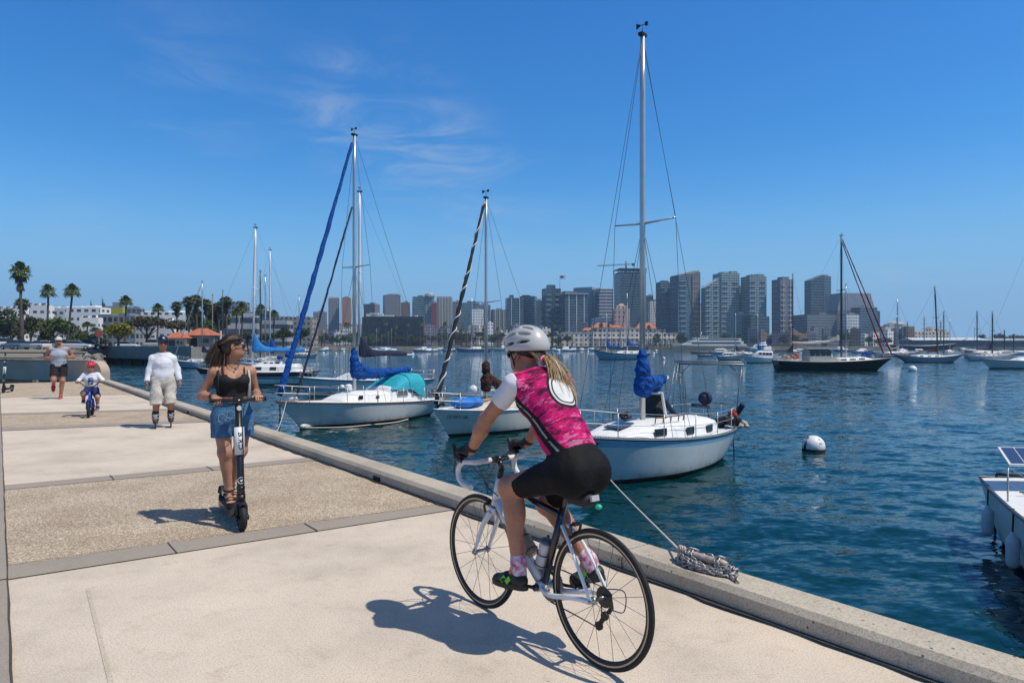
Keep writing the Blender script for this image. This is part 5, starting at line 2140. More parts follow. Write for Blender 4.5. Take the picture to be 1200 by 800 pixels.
tower('white-striped tower behind the red-roofed waterfront building', 700, 718, 339.5, 870, 'stripe', .1, cap=[(.02, .98, 1.2)])
tower('glass block low in front of the white-striped tower', 694, 719, 373, 830, 'blue_glass', .1)
r_, a_, b_, h_ = tower('unfinished dark tower under the construction crane', 721, 755, 322, 900, 'dark_glass', .15, cap=None)
mb = MB()
for i in range(7):
    x = lerp(-a_ / 2, a_ / 2, i / 6)
    for y in (-b_ / 2, b_ / 2):
        mb.box(V(x, y, h_ + 3.4), (.8, .8, 6))
mb.box(V(0, 0, h_ + 6.7), (a_ * 1.05, b_ * 1.05, .9))
mb.box(V(0, 0, h_ + 2.0), (a_ * 1.02, b_ * 1.02, .5))
mb.build('open_floor', M_DARKM, r_)
cr = thing('tower_crane', 'construction crane with a long level jib above the unfinished tower', 'crane', (r_.location.x - 6, 895, BASEZ - .5), .08)
z0 = h_
jz = CAMZ - (311 - HOR) / F * 895 - (BASEZ - .5)
mb = MB()
for sx in (-1, 1):
    for sy in (-1, 1):
        mb.tube([V(sx * .8, sy * .8, z0 - 5), V(sx * .8, sy * .8, jz + 6)], .22, 4)
for i in range(14):
    z = lerp(z0, jz, i / 14)
    mb.tube([V(-.8, -.8, z), V(.8, -.8, z + 2)], .14, 4)
mb.build('crane_mast', M_DARKM, cr)
mb = MB()
xa, xb = (699 - 600) / F * 895 - cr.location.x, (744 - 600) / F * 895 - cr.location.x
mb.tube([V(xa, 0, jz - 1.5), V(xb, 0, jz + 1.8)], .35, 4)
mb.tube([V(xa * .95, 0, jz - .2), V(0, 0, jz + 2.0), V(xb, 0, jz + 3)], .22, 4)
mb.build('jib', M_DARKM, cr)
mb = MB()
mb.box(V(xb - 2, 0, jz + 1.0), (3.4, 2, 3))
mb.build('counterweight', M_DARKM, cr)
tower('pale narrow block between the near mast and the tall glass tower', 760, 772, 353, 930, 'white', .1)
tower('dark sliver of tower right of the near mast', 757, 765, 347, 960, 'dark_glass', .1)
tower('dark blue glass tower left of the orange-capped tower', 769.5, 788, 331, 880, 'blue_glass', .2, cap=[(.25, .7, 2.4)], slab=6.4)
r_, a_, b_, h_ = tower('tall glass tower with a slanted orange roof cap', 786.5, 819, 319.5, 860, 'blue_glass', .25, shape=(4.5, 0), slab=6.4, depth=.7)
mb = MB()
dl = 4.5 / F * 860
mb.prism([V(-a_ * .49, -b_ * .4, h_ - dl - .1), V(a_ * .49, -b_ * .4, h_ - .1), V(a_ * .49, -b_ * .4, h_ + 2.4), V(a_ * .25, -b_ * .4, h_ + 1.6), V(-a_ * .49, -b_ * .4, h_ - dl + .9)], V(0, b_ * .8, 0))
mb.build('roof_cap', mat('orange_cap', (.40, .24, .15), .8), r_)
mb = MB()
mb.box(V(a_ * .27, -b_ / 2 - .35, h_ * .48), (a_ * .30, 1.1, h_ * .96))
mb.build('stair_panel', FC['brown'], r_)
tower('pale sliver of building between two tall glass towers', 818, 826, 358, 930, 'white', .1)
tower('glass tower with a diagonal sliced top', 822.5, 842, 326, 850, 'green_glass', .2, shape=(11.5, 0), depth=.6, slab=6.4)
tower('tallest green glass tower right of the sliced-top tower', 837, 864.5, 321, 870, 'green_glass', .25, cap=[(.2, .5, 2.2), (.62, .99, 3.2)], slab=6.4)
tower('green glass half-height tower between the two tallest', 863, 873.5, 337.5, 880, 'green_glass', .2, slab=6.4)
tower('tall green glass tower above the white motor yachts', 870, 896, 324.5, 860, 'green_glass', .25, cap=[(.22, .55, 2.4), (.62, .99, 3.6)], slab=6.4)
tower('low dark office block right of the cruise yacht', 872, 899, 371, 800, 'dark_glass', .2, cap=[(.2, .8, 2)])
tower('low blue glass block behind the white yacht', 860, 874, 368, 820, 'blue_glass', -.3)
tower('brown-grey tower standing alone left of the ketch', 906, 928, 328, 850, 'violet', .3, cap=[(.3, .8, 3.6)], slab=6.4, fins=2)
tower('dark blue tower with a slanted roof left of the ketch mast', 944.5, 964, 322, 860, 'dark_glass', .2, shape=(7, 0), depth=.7)
tower('flat-topped dark blue tower touching the slant-roofed tower', 962, 972.5, 324.5, 880, 'blue_glass', .15)
r_, a_, b_, h_ = tower('broad grey hotel with sloping shoulders behind the ketch mast', 972, 1022, 365, 860, 'grey', .1, depth=.5)
mb = MB()
p = [V(-a_ * .49, -b_ * .45, h_ - .1), V(a_ * .49, -b_ * .45, h_ - .1), V(a_ * .36, -b_ * .45, h_ + 23), V(-a_ * .40, -b_ * .45, h_ + 23)]
mb.prism(p, V(0, b_ * .9, 0))
mb.build('upper_storeys', facade('pale_hotel_facade', (.33, .34, .36), (.06, .075, .09), 3.2, 3.4, .45, .5), r_)
tower('dark narrow block at the right shoulder of the grey hotel', 1019, 1029.5, 365, 850, 'dark_glass', .1)
tower('dark glass block in front of the grey hotel', 1001, 1024, 361, 830, 'blue_glass', .1)
tower('dark low-rise left of the ketch mast', 934, 975, 369, 820, 'grey', .15, cap=[(.5, .75, 3.0)])
tower('pale low-rise just right of the ketch mast', 986, 1004, 369, 800, 'white', .1)
r_, a_, b_, h_ = tower('cream waterfront hotel with a domed roof', 1030, 1068, 383, 800, 'stone', .1, depth=.5)
mb = MB()
mb.box(V(0, 0, h_ + 1.6), (a_ * .6, b_ * .6, 3.4))
mb.lathe([(a_ * .22, h_ + 3.2), (a_ * .2, h_ + 5), (a_ * .1, h_ + 6.4), (.2, h_ + 7)], 14)
mb.build('dome', mat('dome_cream', (.52, .48, .42), .7), r_)
tower('long low cream building left of the pier shed', 1064, 1108, 388, 790, 'stone', .08, depth=.4, cap=[(.55, .68, 5), (.7, .95, 2.5)])

# low buildings along the waterfront
G_LOW = 'low buildings along the far waterfront'
lows = []
for i in range(44):
    px = lerp(352, 690, (i + rnd.uniform(-.4, .4)) / 43)
    lows.append((px, rnd.uniform(7, 16), rnd.uniform(376, 392), rnd.uniform(700, 790)))
for i in range(20):
    px = lerp(880, 1062, (i + rnd.uniform(-.4, .4)) / 19)
    lows.append((px, rnd.uniform(8, 16), rnd.uniform(383, 396), rnd.uniform(660, 760)))
lowl = [(430, 'near the tall silver mast'), (500, 'right of the black waterfront building'), (560, 'behind the spiral headsail'), (610, 'right of the small sloop mast'), (700, 'above the cyclist helmet'), (960, 'left of the ketch mast'), (1100, 'right of the ketch mast')]
for px, w, yt, D in lows:
    st = rnd.choice(['beige', 'brown', 'grey', 'white', 'grey', 'stone', 'orange', 'violet'])
    nm = {'beige': 'beige', 'brown': 'brown', 'grey': 'grey', 'white': 'white', 'stone': 'cream', 'orange': 'terracotta', 'violet': 'mauve'}[st]
    tower(f'small {nm} low-rise on the waterfront ' + next(t for x, t in lowl if px <= x), px - w / 2, px + w / 2, yt, D, st, rnd.uniform(-.4, .4), group=G_LOW, name='low_building', cap=[(.2, .6, rnd.uniform(.8, 2))] if rnd.random() < .5 else None)

# black waterfront building
r_, a_, b_, h_ = tower('long black waterfront building with white plant on its roof', 426, 497, 372, 640, 'black', .06, depth=.35, group=None, name='black_building', cap=[(.02, .98, .7)])
mb = MB()
for c0, c1, dz in ((.06, .33, 2.6), (.12, .25, 3.6), (.33, .5, 1.4), (.86, .9, 1.6)):
    mb.box(V(lerp(-a_ / 2, a_ / 2, (c0 + c1) / 2), -b_ * .1, h_ + .6 + dz / 2), (a_ * (c1 - c0), b_ * .5, dz))
mb.build('rooftop_unit', mat('plant_white', (.62, .62, .6), .7), r_)

# red-roofed waterfront building with its tower
cb_ = thing('county_hall', 'long cream waterfront building with red tiled roofs and a pink central tower', 'building', ((742 - 600) / F * 640, 640, BASEZ - .5), 0)
D = 640


def wing(x0, x1, yw, yr, dep, hip=True, dy=0.0, m='stone'):
    X0, X1 = (x0 - 600) / F * D - cb_.location.x, (x1 - 600) / F * D - cb_.location.x
    zw, zr = CAMZ - (yw - HOR) / F * D - cb_.location.z, CAMZ - (yr - HOR) / F * D - cb_.location.z
    mb = MB()
    mb.box(V((X0 + X1) / 2, dy, zw / 2), (X1 - X0, dep, zw))
    w = mb.build('wing', FC[m], cb_)
    if yr < yw:
        mb = MB()
        k = (X1 - X0) * .18
        e = .8
        v = [V(X0 - e, dy - dep / 2 - e, zw), V(X1 + e, dy - dep / 2 - e, zw), V(X1 + e, dy + dep / 2 + e, zw), V(X0 - e, dy + dep / 2 + e, zw), V(X0 + k, dy, zr), V(X1 - k, dy, zr)]
        mb.add(v, [(0, 1, 5, 4), (1, 2, 5), (2, 3, 4, 5), (3, 0, 4), (3, 2, 1, 0)])
        mb.build('roof', M_TILE, w)
    else:
        mb = MB()
        mb.box(V((X0 + X1) / 2, dy, zw + .3), (X1 - X0 + .6, dep + .6, .6))
        mb.build('cornice', mat('cornice_cream', (.6, .55, .48), .8), w)


wing(694, 727, 384, 378, 14, dy=0)
wing(726, 746, 385, 385, 14, dy=-.5)
wing(745, 767, 385, 378, 14, dy=.4)
wing(766, 778, 387, 387, 13, dy=-.3)
wing(777, 792, 391, 391, 14, dy=.2)
wing(683, 695, 387, 384, 12, dy=.6)
wing(658, 684, 390, 390, 12, dy=.9)
X = (728.5 - 600) / F * D - cb_.location.x
mb = MB()
zt = CAMZ - (362 - HOR) / F * D - cb_.location.z
mb.box(V(X, 3, zt / 2), (15, 14, zt))
tw_ = mb.build('tower', FC['pink'], cb_)
mb = MB()
mb.box(V(X, 3, zt + 1.6), (11, 10, 3.4), taper=.92)
mb.box(V(X, 3, zt + 4.2), (6, 6, 2), taper=.5)
mb.build('tower_top', FC['pink'], tw_)
mb = MB()
for i in range(15):
    x = lerp(-39, 38, i / 14)
    mb.box(V(x, -7.6, 4.2), (.9, .9, 7.4))
mb.box(V(0, -7.7, 8.1), (80, 1.3, .7))
mb.build('arcade', mat('arcade_white', (.66, .62, .56), .8), cb_)

# white cruise yacht at its pier
yr = boat_root('cruise_yacht', 'long white multi-deck cruise yacht with dark window bands at the pier', 'ship', ((786 - 600) / F * 590, 590, 0), (-1, 0, 0), 66)
yr.location.z = WZ
HY = Hull(66, 11, 4.2, 3.8, 5.4, xs=.01, xe=.93, tw=.9, tm=.5)
HY.build(yr, [M_GEL, M_GEL, M_NAVYC])
for nm, x0, x1, w, z0, hh, sl in (('lower_deck_house', 3, 58, .92, 3.6, 3.6, .12), ('upper_deck_house', 5, 50, .86, 7.1, 2.6, .16), ('bridge', 34, 47, .7, 9.5, 2.2, .35)):
    mb = MB()
    hb = 5.5 * w
    mb.prism([V(x0, -hb, z0), V(x1, -hb, z0), V(x1 - hh * 2.2 * (1 + sl * 3), -hb, z0 + hh), V(x0, -hb, z0 + hh)], V(0, hb * 2, 0))
    o = mb.build(nm, M_GEL, yr)
    mb = MB()
    for sd in (-1, 1):
        mb.box(V(lerp(x0, x1, .44), sd * (hb + .05), z0 + hh * .55), ((x1 - x0) * .78, .1, hh * .38))
    mb.build('window_band', M_PORT, o)
mb = MB()
mb.tube([V(40, 0, 11.6), V(38.5, 0, 15)], .35, 6)
mb.box(V(39.5, 0, 13.4), (.5, 3.6, .3))
mb.build('radar_mast', M_GEL, yr)
pier = thing('timber_pier', 'long dark timber pier under the white cruise yacht', 'pier', ((832 - 600) / F * 610, 606, WZ), 0)
mb = MB()
mb.box(V(0, 0, 3.6), (150, 14, .9))
mb.build('deck', mat('pier_deck', (.09, .08, .07), .9), pier)
mb = MB()
for i in range(46):
    mb.tube([V(lerp(-74, 74, i / 45), -6.4, -1), V(lerp(-74, 74, i / 45), -6.4, 3.3)], .5, 6)
pl = mb.build('piles', mat('tarred_timber', (.035, .03, .028), .95), pier)
pl['kind'] = 'stuff'
shed = thing('pier_shed', 'long low pier shed with a white roof on the right', 'building', ((1104 - 600) / F * 560, 560, BASEZ - 1), 0)
mb = MB()
mb.box(V(0, 0, 3.1), (60, 18, 6.2))
mb.build('wall', mat('shed_wall', (.13, .15, .17), .8), shed)
mb = MB()
mb.prism([V(-31, -10, 6.2), V(-31, 10, 6.2), V(-31, 0, 8.4)], V(62, 0, 0))
mb.build('roof', mat('shed_roof', (.55, .57, .58), .5), shed)
shed2 = thing('pier_shed', 'dark pier shed with a grey roof at the far right', 'building', ((1176 - 600) / F * 575, 575, BASEZ - 1), 0)
mb = MB()
mb.box(V(0, 0, 3.0), (46, 18, 6.0))
mb.build('wall', MATS['shed_wall'], shed2)
mb = MB()
mb.prism([V(-24, -10, 6.0), V(-24, 10, 6.0), V(-24, 0, 8.0)], V(48, 0, 0))
mb.build('roof', mat('shed_roof_grey', (.30, .33, .35), .5), shed2)

# flag on the roof mast of the stepped tower
fl = thing('flag', 'flag flying from a tall pole above the stepped dark tower', 'flag', at(656, 333, 850), 0)
mb = MB()
mb.tube([V(0, 0, -8), V(0, 0, 11)], .22, 6)
mb.build('flagpole', M_ALUD, fl)
mb = MB()
g = [[V(.3 + i * 1.0, math.sin(i * 1.1) * .5, 10.5 - j * .75 + i * .35 - .05 * i * i) for i in range(8)] for j in range(6)]
vs = [p for r in g for p in r]
for j in range(5):
    for i in range(7):
        mb.m = 2 if (i < 3 and j < 3) else (j % 2)
        mb.add([g[j][i], g[j][i + 1], g[j + 1][i + 1], g[j + 1][i]], [(0, 1, 2, 3)])
mb.build('cloth', [M_RED, M_GEL, M_NAVYC], fl)
# tall ship masts behind the sloops at the right
ts = thing('tall_ship', 'far three-masted ship with yards, left of the pier shed', 'ship', ((1083 - 600) / F * 520, 520, WZ), 0)
HT = Hull(52, 9, 4.0, 3.2, 5, tw=.6)
ho = HT.build(ts, [M_BLACKH, M_GREYH, M_BOOT])
for o in list(ts.children):
    o.location.x -= 26
mb = MB()
for x, h in ((-13, 22), (0, 26), (13, 23)):
    mb.tube([V(x, 0, 3), V(x, 0, h)], .28, 6)
    for z in (.45, .62, .78, .9):
        mb.tube([V(x, -2, h * z), V(x, 2, h * z)], .12, 4)
        mb.tube([V(x - 4.5 * (1.2 - z), .0, h * z), V(x + 4.5 * (1.2 - z), 0, h * z)], .14, 4)
mb.tube([V(24, 0, 5), V(34, 0, 9)], .25, 5)
mb.build('mast_and_yards', mat('dark_spars', (.10, .07, .05), .7), ts)

# ------------------------------------------------------------------ left side: hillside houses
G_HILL = 'white buildings on the left hillside'
HL = [(38, 60, 357.5, 376, 300, 'white', 'white building right of the tallest palm'), (60, 86, 361, 378, 310, 'white', 'white building between the second and third palms'), (83, 124, 360.5, 386, 290, 'white', 'wide white building with window rows right of the third palm'),
      (96, 118, 372, 392, 260, 'white', 'white house low above the wharf trees'), (113, 171, 370, 384, 270, 'grey', 'grey building behind the yellow-green tree'), (147, 167, 361, 371, 330, 'grey', 'dark block beside the yellow sign building'), (168, 228, 366.5, 376, 320, 'white', 'long white building above the dark umbrella tree'),
      (186, 208, 375.5, 386, 280, 'white', 'small white house between the tree crowns'), (266, 291, 354.5, 380, 420, 'grey', 'dark square tower behind the palms above the scooter rider'), (263, 304, 370, 398, 250, 'stripe', 'white terraced building with dark bands right of the scooter rider head'), (300, 340, 376, 398, 330, 'stripe', 'grey banded building behind the pale masts'),
      (325, 370, 372, 398, 420, 'beige', 'beige building left of the blue furled headsail'), (296, 322, 366, 390, 470, 'dark_glass', 'dark office block behind the pale masts'), (0, 34, 361, 378, 330, 'white', 'low white building at the far left edge'), (224, 262, 372, 392, 300, 'white', 'white building behind the palm clump')]
for x0, x1, yt, yb, D, st, lab in HL:
    tower(lab, x0, x1, yt, D, st, rnd.uniform(-.12, .12), group=G_HILL, name='hillside_building', depth=.5, cap=[(.1, .4, .6), (.55, .8, .9)])
tower('building with a yellow-green top among the hillside roofs', 124, 146, 361, 310, mat('yellow_panel', (.38, .36, .03), .7), .05, group=G_HILL, name='hillside_building', depth=.4)
# roofs scattered up the hill, each its own house
prot = None
for i in range(46):
    px, D = rnd.uniform(-30, 420), rnd.uniform(1000, 1700)
    X = (px - 600) / F * D
    z = LZ + hill_h(X, D)
    if prot is None:
        prot = thing('hill_house', 'tiny pale house on the hill ridge', 'house', (0, 0, 0), 0, 'tiny houses along the hill ridge')
        mb = MB()
        mb.box(V(0, 0, 3), (16, 10, 9))
        mb.build('wall', mat('hill_house_wall', (.5, .47, .42), .8), prot)
        mb = MB()
        mb.prism([V(-8.5, -5.6, 7.5), V(-8.5, 5.6, 7.5), V(-8.5, 0, 10.5)], V(17, 0, 0))
        mb.build('roof', mat('hill_house_roof', (.25, .17, .13), .85), prot)
        h = prot
    else:
        h = copy_tree(prot)
    h.location = (X, D, z - 1)
    h.rotation_euler = (0, 0, rnd.uniform(-.6, .6))
    s = rnd.uniform(.6, 1.2)
    h.scale = (s, s, s)


# ------------------------------------------------------------------ trees
def leaf_mat(name, c1, c2, sc=.5):
    m, nt, b = nodes_of(name)
    tc = nt.nodes.new('ShaderNodeTexCoord').outputs['Object']
    n = sep_noise(nt, tc, sc, 4, .7)
    n2 = sep_noise(nt, tc, sc * 9, 2)
    col = ramp(nt, n, [(.32, c1), (.68, c2)])
    col = mixc(nt, col, ramp(nt, n2, [(.3, (.65, .65, .6)), (.7, (1.25, 1.2, 1.05))]), 1.0, 'MULTIPLY')
    nt.links.new(col, b.inputs['Base Color'])
    b.inputs['Roughness'].default_value = .65
    b.inputs['Specular IOR Level'].default_value = .3
    MATS[name] = m
    return m


LM = {'dark': leaf_mat('dark_leaves', (.022, .038, .013), (.068, .095, .034)), 'mid': leaf_mat('mid_leaves', (.040, .070, .018), (.105, .15, .042)), 'yellow': leaf_mat('yellow_green_leaves', (.10, .11, .012), (.24, .23, .03)), 'olive': leaf_mat('olive_leaves', (.045, .047, .026), (.105, .10, .055))}
M_BARK = mat('bark', (.10, .08, .062), .95, var=.35, vscale=5, bump=.02, bscale=20)
M_PALMT = mat('palm_trunk', (.085, .070, .056), .95, var=.4, vscale=6, bump=.03, bscale=14)


def crown_np(rs, rx, ry, rz, cz, nclump, nleaf, size, flat=0.0):
    cs = rs.normal(size=(nclump, 3))
    cs /= np.linalg.norm(cs, axis=1)[:, None]
    cs *= (rs.uniform(.25, 1, nclump) ** .5)[:, None]
    cs[:, 2] = np.where(cs[:, 2] < -.35, -cs[:, 2] * .4 - .3, cs[:, 2])
    cs = cs * np.array([rx, ry, rz]) * .82 + np.array([0, 0, cz])
    k = rs.randint(0, nclump, nleaf)
    sp = rs.normal(size=(nleaf, 3)) * np.array([rx, ry, rz * .8]) * .17
    p = cs[k] + sp
    d1 = rs.normal(size=(nleaf, 3))
    d1 /= np.linalg.norm(d1, axis=1)[:, None]
    d2 = np.cross(d1, rs.normal(size=(nleaf, 3)))
    d2 /= np.linalg.norm(d2, axis=1)[:, None]
    s = size * rs.uniform(.5, 1.2, nleaf)[:, None]
    q = np.stack([p - d1 * s, p - d2 * s * .5, p + d1 * s, p + d2 * s * .5], 1).reshape(-1, 3)
    return q, np.arange(nleaf * 4).reshape(-1, 4), cs


PROTO = {}


def tree_proto(kind, var):
    key = (kind, var)
    if key in PROTO:
        return None
    rs = np.random.RandomState(hash(kind) % 1000 if False else sum(map(ord, kind)) + var * 7)
    root = thing('tree', '', 'tree')
    sh = {'round': (.50, .34, .64), 'umbrella': (.62, .20, .74), 'tall': (.28, .44, .55), 'bush': (.6, .42, .45)}[kind.split('_')[1]]
    q, f, cs = crown_np(rs, sh[0], sh[0] * .9, sh[1], sh[2], 26, 1500, .055)
    np_mesh('crown', q, f, LM[kind.split('_')[0]], root, smooth=False)
    mb = MB()
    mb.tube([V(0, 0, -.06), V(.01, 0, .15), V(-.01, .01, .35), V(.01, 0, sh[2])], [.045, .034, .028, .012], 7)
    for c in cs[:9]:
        mb.tube([V(0, 0, .22 + .12 * rs.rand()), V(*(c * .5)) + V(0, 0, .15), V(*c)], [.018, .013, .005], 5)
    mb.build('trunk', M_BARK, root)
    PROTO[key] = root
    return root


def put_tree(kind, px, yt, wpx, D, label, group, ybase=None, z=None):
    var = rnd.randint(0, 1)
    r_ = tree_proto(kind, var)
    if r_ is None:
        r_ = copy_tree(PROTO[(kind, var)])
    sh = {'round': (.50, .34, .64), 'umbrella': (.62, .20, .74), 'tall': (.28, .44, .55), 'bush': (.6, .42, .45)}[kind.split('_')[1]]
    z = BASEZ if z is None else z
    h = (CAMZ - (yt - HOR) / F * D - z) / (sh[1] + sh[2])
    w = wpx / F * D / (2 * sh[0])
    r_.location = ((px - 600) / F * D, D, z)
    r_.scale = (w, w, h)
    r_.rotation_euler = (0, 0, rnd.uniform(0, 6.28))
    tag(r_, label, 'tree', group)
    return r_


G_TREE = 'trees behind the left wharf'
for a in (('dark_round', 4, 362, 44, 150, 'dark spreading tree at the left edge of the photo', G_TREE), ('olive_round', 36, 368, 30, 165, 'grey-green tree behind the tallest palm', G_TREE), ('mid_round', 62, 371, 40, 140, 'green tree behind the jogger', G_TREE), ('dark_round', 22, 374, 30, 135, 'dark tree left of the tallest palm trunk', G_TREE),
          ('dark_tall', 52, 385, 16, 118, 'dark narrow shrub tree just left of the jogger', G_TREE), ('mid_bush', 95, 383, 26, 132, 'low green tree above the wharf, left of the red sign', G_TREE), ('olive_round', 82, 374, 24, 175, 'hazy grey-green tree right of the third palm', G_TREE), ('yellow_round', 139, 377, 42, 128, 'bright yellow-green tree above the wharf', G_TREE), ('olive_umbrella', 172, 370, 50, 140, 'dark umbrella-shaped tree behind the skater', G_TREE),
          ('olive_umbrella', 208, 375, 36, 150, 'umbrella tree just left of the palm clump', G_TREE), ('dark_tall', 228, 352, 20, 190, 'tall dark conifer among the palm clump, left one', G_TREE), ('dark_tall', 255, 352, 26, 190, 'tall dark conifer among the palm clump, right one', G_TREE), ('mid_round', 243, 374, 22, 170, 'green tree under the palm clump', G_TREE), ('dark_tall', 107, 352.5, 5, 420, 'small dark cypress on the skyline above the wide white building', G_TREE), ('dark_tall', 121, 350, 5, 430, 'dark cypress on the skyline by the yellow-topped building', G_TREE),
          ('mid_round', 312, 390, 22, 190, 'green tree behind the blue-covered boats', G_TREE), ('olive_round', 290, 388, 20, 200, 'grey-green tree right of the scooter rider head', G_TREE), ('dark_round', 332, 384, 24, 230, 'dark tree behind the masts left of the blue headsail', G_TREE), ('dark_round', 352, 382, 24, 300, 'dark tree at the foot of the blue headsail', G_TREE), ('olive_round', 12, 378, 26, 125, 'grey-green tree over the parked cars at the far left', G_TREE), ('dark_bush', 115, 392, 22, 118, 'low dark bush below the yellow-green tree', G_TREE), ('dark_bush', 196, 396, 20, 122, 'low dark bush left of the pavilions', G_TREE)):
    put_tree(*a)
G_SHORE = 'trees along the far shore'
for i in range(52):
    px = lerp(348, 700, (i + rnd.uniform(-.4, .4)) / 51)
    D = float(np.interp(px, [345, 420, 520, 700], [440, 575, 625, 610])) + rnd.uniform(5, 45)
    k = rnd.choice(['dark_round', 'mid_round', 'olive_round', 'dark_umbrella', 'mid_bush', 'dark_round'])
    lm = 'left of the silver mast' if px < 415 else 'before the black waterfront building' if px < 500 else 'around the spiral headsail' if px < 560 else 'right of the small sloop mast' if px < 600 else 'above the cyclist helmet'
    ad = {'dark_round': 'dark round', 'mid_round': 'green round', 'olive_round': 'grey-green', 'dark_umbrella': 'dark flat-topped', 'mid_bush': 'low green'}[k]
    put_tree(k, px, rnd.uniform(388, 395), rnd.uniform(9, 18), D, f'{ad} tree on the far shore {lm}', G_SHORE)
for i in range(20):
    px = lerp(756, 1060, (i + rnd.uniform(-.4, .4)) / 19)
    k = rnd.choice(['dark_round', 'mid_bush', 'dark_bush'])
    put_tree(k, px, rnd.uniform(388, 396), rnd.uniform(8, 15), rnd.uniform(625, 650), {'dark_round': 'dark', 'mid_bush': 'low green', 'dark_bush': 'low dark'}[k] + ' tree far off ' + ('by the cruise yacht' if px < 880 else 'behind the moored ketch'), G_SHORE)
for i in range(9):
    put_tree(rnd.choice(['dark_round', 'dark_tall']), lerp(1148, 1200, i / 8) + rnd.uniform(-2, 2), rnd.uniform(390, 395), rnd.uniform(6, 10), 640, 'dark tree behind the far right pier shed', G_SHORE)
# ridge trees on the hill
for i in range(64):
    px, D = rnd.uniform(-60, 330), rnd.uniform(1250, 1850)
    X = (px - 600) / F * D
    k = rnd.choice(['dark_round', 'dark_bush', 'olive_round'])
    z = LZ + hill_h(X, D) - 1
    r_ = put_tree(k, px, 300, 10, D, 'tiny tree on the hill ridge at left', 'tiny trees along the hill ridge', z=z)
    s = rnd.uniform(10, 19)
    r_.scale = (s * 1.1, s * 1.1, s * .8)


def palm_proto(seed, skirt):
    rs = random.Random(seed)
    root = thing('palm_tree', '', 'palm tree')
    mb = MB()
    sw = rs.uniform(-.03, .03)
    mb.tube([V(0, 0, -.02), V(sw * .2, 0, .2), V(sw * .6, 0, .55), V(sw, 0, .93)], [.028, .020, .016, .015], 8)
    mb.build('trunk', M_PALMT, root)

    def fronds(mb, n, e0, e1, L0, L1, base):
        for i in range(n):
            az = 2.39996 * i + rs.uniform(-.3, .3)
            el = lerp(e0, e1, ((i + .5) / n) ** .9) + rs.uniform(-.15, .15)
            L = rs.uniform(L0, L1)
            d = V(math.cos(az) * math.cos(el), math.sin(az) * math.cos(el), math.sin(el))
            s = V(-math.sin(az), math.cos(az), 0)
            p0 = base + V(0, 0, rs.uniform(-.02, .02))
            p1 = p0 + d * L * .45
            mb.bar(p0, p1, .006, .006)
            for k in range(9):
                a = lerp(-1.25, 1.25, k / 8)
                dd = (d * math.cos(a) + s * math.sin(a)).normalized()
                l = L * .62 * (1 - .25 * abs(a) / 1.25)
                m_ = p1 + dd * l * .6
                t = p1 + dd * l + V(0, 0, -L * rs.uniform(.12, .3))
                w = s * math.cos(a) - d * math.sin(a)
                w = w * L * .06
                mb.add([p1, m_ - w, t, m_ + w], [(0, 1, 2, 3)])
    mb = MB()
    fronds(mb, 44, 1.3, -.55, .105, .16, V(sw, 0, .92))
    mb.build('crown', leaf_mat('palm_fronds', (.045, .066, .018), (.12, .145, .045), 9), root)
    if skirt:
        mb = MB()
        fronds(mb, 40, -.7, -1.35, .07, .12, V(sw, 0, .90))
        fronds(mb, 24, -1.1, -1.45, .07, .11, V(sw, 0, .80))
        mb.build('dead_fronds', mat('dead_palm', (.10, .075, .045), .95, var=.4, vscale=20), root)
    return root


PALM = [palm_proto(3, True), palm_proto(8, True), palm_proto(15, False)]
used_p = set()
G_PALM = 'tall fan palms on the left shore'


def palm(px, yt, D, label, kind, group=G_PALM, wide=1.0, z=None, lean=0.0):
    if kind in used_p:
        r_ = copy_tree(PALM[kind])
    else:
        r_ = PALM[kind]
        used_p.add(kind)
    z = BASEZ if z is None else z
    h = (CAMZ - (yt - HOR) / F * D - z) / 1.07
    r_.location = ((px - 600) / F * D, D, z)
    w = max(h, 6) * wide
    r_.scale = (w, w, h)
    r_.rotation_euler = (0, lean, rnd.uniform(-.4, .4))
    tag(r_, label, 'palm tree', group)


palm(25.5, 304, 122, 'tallest fan palm at the far left, with a shaggy trunk top', 0, wide=.93)
palm(27, 347, 128, 'shorter palm crown halfway up the tallest palm', 1, wide=1.25)
palm(55, 331, 150, 'second palm from the left, straight, above the jogger', 2, wide=.95)
palm(78, 330, 148, 'slightly leaning palm, third from the left', 2, wide=1.0, lean=.07)
palm(146, 344.5, 170, 'single palm above the yellow-green tree', 2, wide=1.05)
palm(184, 354, 190, 'shorter palm behind the umbrella tree', 2, wide=1.15)
palm(208, 351, 185, 'palm between the umbrella tree and the palm clump', 1, wide=1.05)
for px, y, D, lab in ((222, 345, 176, 'left palm of the clump above the pavilions'), (231, 343, 182, 'tallest palm of the clump above the pavilions'), (242, 348, 178, 'middle palm of the clump above the pavilions'), (266, 345, 174, 'right palm of the clump above the pavilions'), (257, 352, 186, 'low palm of the clump, beside the black mast')):
    palm(px, y, D, lab, 1, wide=1.15)
for px, y, D, lab in ((276, 360, 165, 'short palm left of the tall white mast, nearer one'), (283, 353, 185, 'palm just left of the tall white mast'), (305, 355, 190, 'palm between the two pale masts'), (320, 362, 200, 'palm right of the two pale masts')):
    palm(px, y, D, lab, 2, wide=1.2)
for px, y, D, lab in ((111, 383, 118, 'small dark palm left of the red sign'), (101, 376, 140, 'small palm before the white house')):
    palm(px, y, D, lab, 2, wide=1.5)
for i, px in enumerate((405, 408, 441, 451, 463, 477, 492, 521, 540, 566, 583, 596, 648, 655, 697, 704, 712, 752, 760, 776)):
    D = 590 + (i % 4) * 8
    palm(px, rnd.uniform(374, 386), D, 'slim palm on the far shore ' + ('by the silver mast' if px < 430 else 'before the black waterfront building' if px < 500 else 'around the spiral headsail' if px < 620 else 'before the red-roofed building'), 2, 'slim palms along the far shore', wide=.9)

